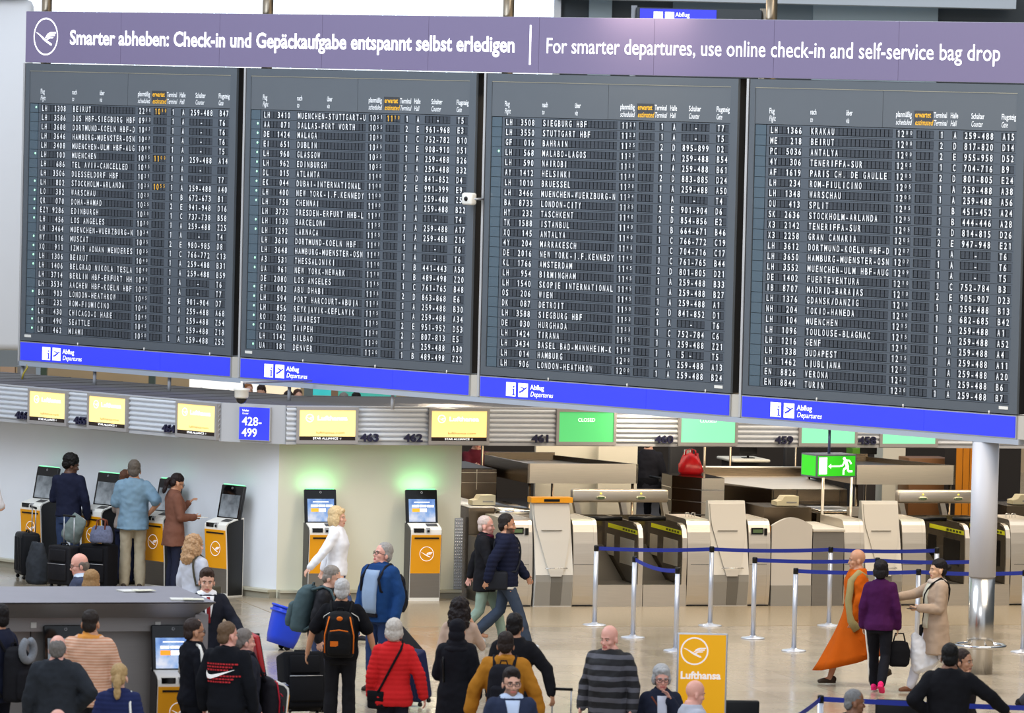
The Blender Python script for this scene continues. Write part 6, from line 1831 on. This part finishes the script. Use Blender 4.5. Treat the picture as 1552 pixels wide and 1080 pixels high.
for sg in (-1, 1): strap_on(pk, 'shirt_piping', [(sg * .10, .15, 1.40), (sg * .19, .10, 1.34), (sg * .225, .07, 1.24)], .005, M_WPLAS)
pj = person('older man with glasses in a blue jacket over a pale blue shirt, looking up', 577, 822, 1.80, -38, 'pink', 'short', (150, 146, 142), fat=1.12, glasses=True, head=(-22, -14, 0), arms=('down', 'down'), top=dict(kind='jacket', col=(28, 62, 112), e=.042, hem=.82, collar=2), bottom=((40, 56, 92),), shoes=(50, 44, 40))
pj['patch']('shirt_front', lambda z: .085 + .02 * math.sin((z - .9) * 5), (.93, 1.44), cloth((142, 162, 190)), out=.020)
pj['patch']('belt', lambda z: .10, (.885, .925), cloth((26, 24, 28)), out=.022)
backpack(pj, 'black backpack on the older man in the blue jacket', (24, 26, 34), w=.32, h=.46, d=.18, zt=1.38)
suitcase('large black fabric trolley case left of the man in the black polo shirt', 462, 996, .70, 20, .50, .32, .72, (20, 21, 25), .0, False, tilt=-16)
pr = person('grey-haired woman in a red quilted jacket seen from behind', 598, 938, 1.68, 176, 'pink', 'bob_short', (196, 188, 178), female=True, fat=1.10, arms=('side_out', 'down'), top=dict(kind='jacket', col=(206, 38, 40), e=.036, hem=.80, quilt=.052, amp=.004, collar=1), bottom=((36, 38, 50),))
shoulder_bag(pr, 'crossbody_bag', 'black crossbody bag of the woman in the red quilted jacket', (20, 20, 24), 1, .96, .24, .20, .10, True, .08, .16, 60)
suitcase('dark grey suitcase pulled at a steep tilt behind the navy case', 645, 932, .84, -62, .42, .26, .62, (44, 46, 52), .30, False, tilt=44, pos=at_z(628, 1010, 0.0))
suitcase('navy hard suitcase right of the woman in the red quilted jacket', 630, 985, .66, -40, .42, .26, .66, (28, 34, 68), .0, True, tilt=14)

# ------------------------------------------------------------------ centre group
pd = person('woman with dark curly hair and a beige top, behind the woman in black', 698, 905, 1.66, 170, 'tan', 'curly', (30, 22, 22), female=True, arms=('phone', 'down'), top=dict(col=(186, 160, 142), hem=.86), bottom=((40, 40, 50),))
# woman in black with headscarf
ph = person('woman in a black headscarf and long black coat seen from behind', 694, 938, 1.66, 172, 'tan', 'hijab', (20, 20, 24), female=True, arms=('down', 'hold'), top=dict(kind='coat', col=(24, 25, 31), e=.05, hem=.22, flare=1.35), bottom=((22, 22, 26),))
b = MB()
for c, r in (((0, .018, .150), (.092, .108, .100)), ((0, .045, .060), (.092, .085, .090)), ((0, .020, -.030), (.120, .105, .075)), ((0, .03, -.085), (.155, .115, .060))): b.ell(c, r, None, ph['Hd'], 18, 12)
remesh(b, 'headscarf', ph['t'], .011, [cloth((26, 26, 32))], 2, amp=.007, freq=14)
strap_on(ph, 'bag_strap', [(.12, .15, 1.05), (.14, .14, 1.30), (.13, .02, 1.47)], .012, M_BLACK)
py = person('person in a mustard hooded jacket with a black backpack seen from behind', 767, 957, 1.72, 176, 'tan', 'short', (40, 30, 26), arms=('side_out', 'side_out'), top=dict(kind='jacket', col=(172, 114, 36), e=.045, hem=.76, hood=True, collar=1, amp=.010), bottom=((36, 38, 46),))
backpack(py, 'black backpack with a pale tag on the mustard jacket', (26, 26, 32), w=.34, h=.52, d=.18, zt=1.42)
b = MB(); b.box(-.02, .02, .0, .008, 0, .09, mat('pale_tag', (206, 200, 186), .6), M=py['L'] @ Matrix.Translation((-.13, .34, 1.25)) @ Matrix.Rotation(R(20), 4, 'Y')); b.build('luggage_tag', py['t'])
pb = person('man with short black hair in a black jumper, right of the mustard jacket', 781, 929, 1.78, 168, 'tan', 'short', (22, 18, 18), arms=((( .33, -.02, 1.20), (.40, .02, .98)), 'down'), top=dict(col=(26, 26, 30), e=.026, hem=.84), bottom=((30, 30, 36),))
h = pb['hands'][0]
suitcase('suitcase with a silver handle held by the man in the black jumper', 0, 0, 0, 175, .40, .25, .60, (60, 62, 70), .40, False, pos=Vector((h.x + .10, h.y + .08, 0)))
pn = person('man with glasses in a navy suit facing the camera at the bottom edge', 776, 1013, 1.76, 8, 'fair', 'quiff', (34, 26, 24), glasses=True, beard=True, head=(4, 2, 0), top=dict(kind='jacket', col=(42, 50, 72), e=.03, hem=.80, collar=1, collar_col=(190, 206, 232)), bottom=(NAVY,))
pn['patch']('shirt_front', lambda z: .015 + .055 * (z - 1.10) / .36, (1.10, 1.46), cloth((190, 206, 232)))
# two men walking right
pa = person('bald man in a black coat with burgundy scarf, walking right beside the man in navy', 738, 781, 1.72, 84, 'pink', 'buzz', (206, 186, 176), arms=('swing_f', 'swing_b'), legs='walk2', top=dict(kind='coat', col=(28, 28, 32), e=.034, hem=.74, collar=2), bottom=((140, 160, 146),), shoes=(60, 56, 50))
b = MB(); b.tube([pa['L'] @ Vector((.085 * math.cos(q), .012 + .085 * math.sin(q), 1.475)) for q in [i * math.pi / 8 for i in range(16)]], .032, cloth((96, 30, 50)), 10, close=True); tag(b.build('scarf', pa['t']), 'burgundy scarf')
pm = person('man in a navy hooded jacket and jeans striding right with a black shoulder bag', 770, 779, 1.76, 86, 'tan', 'short', (40, 34, 32), fat=1.04, beard=True, arms=('swing_b', 'swing_f'), legs='walk', top=dict(kind='jacket', col=(26, 30, 50), e=.036, hem=.82, hood=True, quilt=.060, amp=.004), bottom=((58, 68, 84), 'wide'), shoes=(200, 202, 206))
loftm = MB(); loft(loftm, [(.79, .172, .128, .01), (.83, .172, .128, .01)], pm['L'], e=.026); loftm_o = tag(loftm.build('shirt_hem', pm['t']), 'white shirt hem')
loftm_o.data.materials.clear(); loftm_o.data.materials.append(M_WPLAS)
shoulder_bag(pm, 'messenger_bag', 'black messenger bag hanging behind the man in the navy hooded jacket', (34, 36, 42), -1, 1.02, .30, .24, .12, True, .12, .20)

# ------------------------------------------------------------------ left foreground queue
pl = person('man in a navy jacket with a black backpack cut by the left edge', -4, 915, 1.86, -125, 'tan', 'short', (24, 20, 20), fat=1.05, top=dict(kind='jacket', col=(34, 38, 56), e=.032, hem=.80, collar=1), bottom=((30, 32, 42),))
t = backpack(pl, 'black backpack with a grey neck pillow on the man at the left edge', (28, 28, 32), w=.34, h=.52, d=.22, zt=1.34)
b = MB(); L = pl['L']; b.tube([L @ Vector((.085 * math.cos(q), .40, 1.33 + .10 * math.sin(q))) for q in [R(-250 + i * 20) for i in range(17)]], .042, mat('grey_heather_cloth', (120, 124, 130), 0.9, nz=0.3, scale=60), 12)
tt = worn('neck_pillow', 'grey neck pillow hung on the black backpack at the left edge', 'pillow', pl); o = b.build('pillow', tt)
pq = person('balding grey-haired man in a dark jacket seen from behind, hands on hips', 88, 962, 1.74, 178, 'pink', 'crown', (112, 108, 104), fat=1.12, arms=('hip', 'down'), top=dict(kind='jacket', col=(44, 48, 54), e=.046, hem=.80, collar=1, amp=.010), bottom=((40, 42, 48),))
po = person('man in an orange striped polo shirt seen from behind at the island kiosk', 138, 923, 1.84, 172, 'tan', 'buzz', (40, 32, 28), fat=1.16, arms=('hold', 'down'), top=dict(kind='shirt', col=stripes('orange_pinstripe', ((206, 150, 118), (222, 182, 156)), 'Z', .030, .5), e=.034, hem=.80, sleeve='long', collar=2, collar_col=(222, 150, 70), amp=.009), bottom=((50, 50, 58),))
pv = person('woman with a blonde ponytail in a navy quilted jacket seen from behind', 181, 1006, 1.66, 178, 'fair', 'pony', (176, 146, 100), female=True, fat=1.05, top=dict(kind='jacket', col=(36, 44, 84), e=.038, hem=.80, quilt=.045, amp=.004, collar=1), bottom=(NAVY,))
strap_on(pv, 'bag_strap', [(-.12, -.10, 1.42), (-.13, .02, 1.475), (-.13, .13, 1.36), (-.15, .15, 1.15), (-.19, .12, 1.0)], .012, M_WPLAS)
t = person('bald man at the bottom left edge, only his crown showing', 88, 1074, 1.72, 178, 'pink', 'bald', top=dict(col=(60, 64, 76)))
pt = person('man with glasses in a black track top with a white shoulder stripe', 296, 936, 1.78, 118, 'tan', 'buzz', (52, 40, 36), glasses=True, arms=('down', 'hold_high'), top=dict(kind='jacket', col=(20, 22, 30), e=.022, hem=.86, collar=1), bottom=((22, 24, 32),))
for sg in (-1, 1): strap_on(pt, 'shoulder_stripe', [(sg * .085, .02, 1.487), (sg * .16, .02, 1.482), (sg * .232, .025, 1.415), (sg * .268, .03, 1.30), (sg * .288, .03, 1.17)], .018, M_WPLAS)
pu = person('man with a shaved neck in a black sweatshirt with red print and white swoosh', 346, 941, 1.81, 162, 'pink', 'buzz', (104, 82, 62), head=(-26, 0, 0), arms=('down', 'down'), top=dict(kind='sweatshirt', col=(22, 24, 30), e=.034, hem=.84, amp=.006, collar=.5), bottom=((24, 26, 32),))
bt = MB(); words = ['BE TRUE RUNNING', 'ATHLETIC DEPT', 'TEAM SPORT', 'SINCE', 'ALWAYS RUNNING', 'FASTER FURTHER', 'ATHLETIC']
M_RED = mat('red_print', (196, 30, 40), 0.6)
tb = MB()
for i in range(7):
    w_ = (.30, .27, .24, .0, .33, .26, .24)[i]
    if w_ == 0: continue
    # rows of small unreadable red print: short bars
    x = -.16; random.seed(i)
    while x < -.16 + w_:
        l_ = random.uniform(.012, .030)
        z = 1.335 - i * .030
        tb.quad([pu['surf'](-(x), z, False, .026), pu['surf'](-(x + l_), z, False, .026), pu['surf'](-(x + l_), z + .016, False, .026), pu['surf'](-(x), z + .016, False, .026)], M_RED)
        x += l_ + .008
tag(tb.build('red_print', pu['t']), 'red print')
sw_ = [(-.175, 1.245), (-.165, 1.205), (-.145, 1.190), (-.11, 1.195), (.12, 1.285), (-.08, 1.232), (-.125, 1.222), (-.15, 1.235)]
b = MB()
# the white tick: two rows of points from the hook to the tip
top_e = [(-.165, 1.275), (-.158, 1.248), (-.140, 1.234), (-.105, 1.232), (-.05, 1.243), (.03, 1.262), (.135, 1.290)]
bot_e = [(-.180, 1.245), (-.178, 1.212), (-.160, 1.192), (-.120, 1.190), (-.05, 1.212), (.03, 1.245), (.135, 1.288)]
vs = [pu['surf'](-x, z, False, .030) for x, z in top_e] + [pu['surf'](-x, z, False, .030) for x, z in bot_e]
b.add(vs, [(i, i + 1, 8 + i, 7 + i) for i in range(6)], M_WHITE); tag(b.build('tick_emblem', pu['t']), 'white tick emblem')
pi = person('grey-haired man in a dark jacket in profile, beside the red-backed kiosk', 373, 953, 1.66, 110, 'pink', 'short', (120, 112, 106), fat=1.05, top=dict(kind='jacket', col=(38, 40, 50), e=.036, hem=.80, collar=1), bottom=(CHAR,))
tq = backpack(pi, 'dark backpack with red straps and piping, worn on the chest at the bottom edge', (30, 28, 34), (170, 28, 48), w=.34, h=.50, d=.20, zt=1.22)
tq.rotation_euler.z += math.pi
soft_bag('daypack', 'dark grey backpack standing at the foot of the steel island', 'backpack', at_z(215, 1085, .42), 20, .34, .24, .48, (44, 46, 54), False)

# ------------------------------------------------------------------ monk and the two women
pk2 = person('monk with a shaved head in an orange robe striding to the left', 1299, 832, 1.70, -82, 'tan', 'bald', fat=1.0, arms=('down', ((.23, .0, 1.14), (.22, -.06, .90))), legs='walk', head=(-4, 2, 0), top=dict(kind='robe', col=(184, 84, 12), e=.034, hem=.40, flare=1.5, amp=.012, freq=7), bottom=None, shoes=(64, 54, 44))
b = MB(); L = pk2['L']
MROBE = cloth((184, 84, 12))
rr = []
for i in range(8):
    f = i / 7; z = .98 - .68 * f
    rr.append((z, .20 + .10 * f, .17 + .30 * f ** 1.3, .02 - .06 * f))
n = 36; vs = []
for z, rx, ry, cy in rr:
    for j in range(n):
        a = 2 * math.pi * j / n; k = 1 + .11 * math.sin(8 * a + z * 5) * (1.05 - z)
        vs.append(((rx * k) * math.cos(a), cy + ry * k * math.sin(a), z + (-.16 * math.sin(a) - .02) * (1 - (z - .30) / .68) * -1 * .8))
k = len(rr)
b.add(vs, [(i * n + j, (i + 1) * n + j, (i + 1) * n + (j + 1) % n, i * n + (j + 1) % n) for i in range(k - 1) for j in range(n)] + [tuple(range(n)), tuple(range(k * n - 1, (k - 1) * n - 1, -1))], MROBE, True, pk2['S'])
b.build('robe_skirt', pk2['t'])
b = MB(); b.tube([L @ Vector(q) for q in ((.13, .10, 1.40), (.17, .0, 1.46), (.19, -.10, 1.36), (.22, -.14, 1.1), (.24, -.10, .85), (.25, -.02, .74))], [.04, .05, .05, .045, .05, .06], cloth((150, 136, 92)), 10); tag(b.build('sash', pk2['t']), 'khaki sash bag')
pp2 = person('woman in a purple jacket and black tracksuit trousers seen from behind, with carrier bags', 1336, 849, 1.64, 168, 'asian', 'bob_short', (22, 18, 20), female=True, arms=('down', 'down'), legs='walk2', top=dict(kind='jacket', col=(66, 22, 68), e=.034, hem=.84, collar=1), bottom=((22, 22, 28),), shoes=(232, 40, 110))
b = MB()
if True:
    b.tube([pp2['S'] @ Vector(q) for q in ((.186, .0, .86), (.176, -.07, .68), (.160, -.14, .50), (.155, -.19, .30), (.15, -.24, .12))], .015, M_WPLAS, 8)
tag(b.build('trouser_stripe', pp2['t']), 'white trouser stripe')
h = pp2['hands'][0]
t = thing('handbag', 'black rounded handbag in the right hand of the woman in purple', 'bag', (h.x + .02, h.y, 0), R(10))
b = MB(); loft(b, [(h.z - .42, .10, .06, 0), (h.z - .38, .135, .075, 0), (h.z - .22, .14, .075, 0), (h.z - .12, .11, .05, 0), (h.z - .10, .06, .03, 0)]); remesh(b, 'bag_body', t, .011, [cloth((20, 20, 24), 0.6)], 2, amp=.004)
b = MB(); b.tube([(-.08, 0, h.z - .13), (-.05, 0, h.z - .01), (.05, 0, h.z - .01), (.08, 0, h.z - .13)], .010, M_BLACK, 8); b.build('handle', t)
t = thing('carrier_bag', 'white plastic carrier bag between the women in purple and beige', 'bag', (h.x + .20, h.y + .06, 0), R(20))
b = MB(); loft(b, [(h.z - .50, .15, .07, .0), (h.z - .44, .19, .11, 0), (h.z - .25, .15, .09, 0), (h.z - .08, .07, .04, 0), (h.z - .0, .03, .02, 0)], Matrix.Translation((0, 0, 0)) @ Matrix.Translation((0, 0, h.z)) @ Matrix.Rotation(R(-24), 4, 'Y') @ Matrix.Translation((0, 0, -h.z))); remesh(b, 'bag_body', t, .012, [mat('white_film', (222, 224, 230), 0.35)], 1, amp=.014, freq=10)
pbg = person('woman in a beige cardigan and white trousers facing left, arm stretched out', 1421, 847, 1.66, -75, 'asian', 'bun', (24, 20, 20), female=True, arms=('point_l', 'hold'), legs='walk', top=dict(kind='cardigan', col=(168, 146, 126), e=.034, hem=.52, flare=1.15, collar=1, collar_col=(196, 184, 170)), bottom=((206, 206, 214),), shoes=(120, 80, 60))
pbg['patch']('blouse_front', lambda z: .075, (.86, 1.44), cloth((200, 196, 176)), out=.018)
b = MB(); b.tube([pbg['L'] @ Vector((.095 * math.cos(q), .006 + .095 * math.sin(q), 1.455 + .012 * math.sin(3 * q))) for q in [i * math.pi / 8 for i in range(16)]], .036, cloth((190, 176, 162)), 10, close=True); b.build('scarf', pbg['t'])
shoulder_bag(pbg, 'crossbody_bag', 'small black crossbody bag of the woman in the beige cardigan', (24, 22, 24), -1, .88, .20, .20, .08, True, -.04, .24)
hq = pbg['hands'][1]
t = thing('mobile_phone', 'mobile phone in the hand of the woman in the beige cardigan', 'phone', hq, R(-75))
b = MB(); b.rbox(-.035, .035, -.08, .06, -.004, .004, .003, M_BLACK); b.build('case', t)

# ------------------------------------------------------------------ right and bottom
pst = person('bald man in a black and grey striped jumper facing left of the camera', 925, 947, 1.76, -22, 'pink', 'bald', fat=1.12, head=(-14, 8, 0), arms=('down', 'down'), top=dict(kind='jumper', col=stripes('grey_black_stripe', ((22, 22, 26), (84, 84, 92)), 'Z', .112, .42, offset=.25, wob=.03), e=.03, hem=.82, amp=.009), bottom=((36, 38, 46),))
pgw = person('grey-haired woman with glasses in a dark jacket, seated left of the yellow stand sign', 1003, 1008, 1.34, 4, 'pink', 'bob_short', (170, 170, 170), female=True, glasses=True, legs='sit', head=(4, 6, 0), arms=('down', 'chin'), top=dict(kind='jacket', col=(34, 38, 54), e=.034, hem=.86, collar=1), bottom=((40, 42, 52),))
pgw['patch']('blouse_front', lambda z: .05, (1.0, 1.44), cloth((196, 200, 214)), out=.018)
strap_on(pgw, 'bag_strap', [(-.11, -.09, 1.43), (-.02, -.152, 1.30), (.06, -.155, 1.15)], .010, cloth((110, 60, 44)))
pbd = person('bald man in a pale grey T-shirt seated in profile before the yellow stand sign', 1052, 1030, 1.34, 112, 'pink', 'bald', fat=1.08, legs='sit', head=(0, 12, 0), arms=('hold', 'down'), top=dict(kind='shirt', col=(176, 180, 192), e=.024, hem=.86, sleeve='short'), bottom=((60, 66, 84),))
pin = person('man with grey hair seated in profile at the bottom edge below the monk', 1296, 1044, 1.32, 100, 'brown', 'buzz', (120, 120, 120), legs='sit', head=(0, 4, 0), top=dict(kind='jacket', col=(34, 32, 36), e=.03, hem=.86), bottom=((40, 40, 50),))
pbk = person('stout man with black hair and black shirt seen from behind at the lower right', 1440, 975, 1.78, 178, 'brown', 'short', (16, 14, 14), fat=1.16, arms=('out', 'hip'), top=dict(kind='shirt', col=(24, 24, 28), e=.034, hem=.80, collar=1), bottom=((24, 24, 30),))
pch = person('person half hidden behind the stout man in black, hand raised to the face', 1462, 984, 1.60, 60, 'tan', 'short', (50, 36, 30), female=True, arms=('phone', 'down'), top=dict(col=(40, 34, 36)), bottom=((40, 40, 50),))
person('person in a pale green shirt cut by the right edge behind the round column', 1606, 868, 1.74, 95, 'tan', 'short', (40, 32, 28), arms=('hold', 'hold'), legs='walk', top=dict(kind='shirt', col=(190, 204, 190), sleeve='short'), bottom=((60, 60, 66),))


# seats at the bottom edge
def bench_seat(px, py, z, rz, lab):
    P = at_z(px, py, z)
    t = thing('bench_seat', lab, 'seat', (P.x, P.y, 0), R(rz), 'black waiting seats')
    b = MB(); b.rbox(-.25, .25, -.25, .22, .38, .43, .02, M_BLACK); b.build('seat', t)
    b = MB(); b.rbox(-.25, .25, .20, .25, .43, .86, .025, M_BLACK); b.build('backrest', t)
    for s in (-1, 1):
        b = MB(); b.tube([(s * .27, .18, .42), (s * .27, .18, .62), (s * .27, .12, .65), (s * .27, -.20, .65), (s * .27, -.24, .62), (s * .27, -.24, .42)], .016, M_BLACK, 8); b.build('armrest', t)
        b = MB(); b.tube([(s * .22, .2, 0), (s * .2, .0, .38)], .018, M_ALU, 8); b.tube([(s * .22, -.2, 0), (s * .2, .0, .38)], .018, M_ALU, 8); b.build('leg', t)
    return t


for pr_, lab in ((pgw, 'black waiting seat under the grey-haired woman with glasses'), (pbd, 'black waiting seat under the bald man in the grey T-shirt'), (pin, 'black waiting seat under the seated man below the monk')):
    l = pr_['t'].location; r0 = pr_['t'].rotation_euler.z
    tt = bench_seat(0, 900, .86, 0, lab); tt.location = (l.x, l.y, 0); tt.rotation_euler = (0, 0, r0)
bench_seat(1122, 1064, .86, 8, 'empty black waiting seat right of the yellow stand sign')
bench_seat(1362, 1063, .86, -4, 'empty black waiting seat left of the stout man in black')

# far passengers seen over the canopy
for px, py, hc, fr, lab in ((377, 581, (150, 96, 56), 0, 'far passenger with light brown hair in the gap above the hall sign'), (397, 582, (52, 36, 28), 1, 'far dark-haired passenger looking down in the gap above the hall sign'), (438, 592, (44, 32, 28), 2, 'far dark-haired passenger left of the grey pier'), (452, 590, (70, 44, 30), 0, 'far brown-haired passenger just left of the grey pier'), (522, 595, (130, 124, 118), 2, 'far grey-haired passenger below the second blue sign'), (541, 594, (26, 22, 20), 2, 'far black-haired passenger below the second blue sign')):
    person(lab, px, py, 1.72, (20, -10, 160)[fr], 'fair', 'short', hc, head=(0, 25 if fr == 1 else 0, 0), top=dict(col=(40, 44, 52)), bottom=(CHAR,), low=True)
# staff on the raised office floor, heads hidden by the canopy
for px, b0, rz, col, am, lab in ((722, 5.0, 20, (84, 26, 36), ('reach', 'hold'), 'check-in worker in maroon seated right of the cream wall, head hidden by the canopy'), (983, 5.2, 160, (36, 36, 42), ('hold', 'hold'), 'check-in worker in dark clothes seated left of the red bag, head hidden by the canopy')):
    p = person(lab, px, 655, 1.34, rz, 'fair', 'short', legs='sit', arms=am, top=dict(kind='jacket', col=col, hem=.86), bottom=(BLACKC,), low=True)
    p['t'].location = A(a_at(px, b0, 690), b0, 0.72)
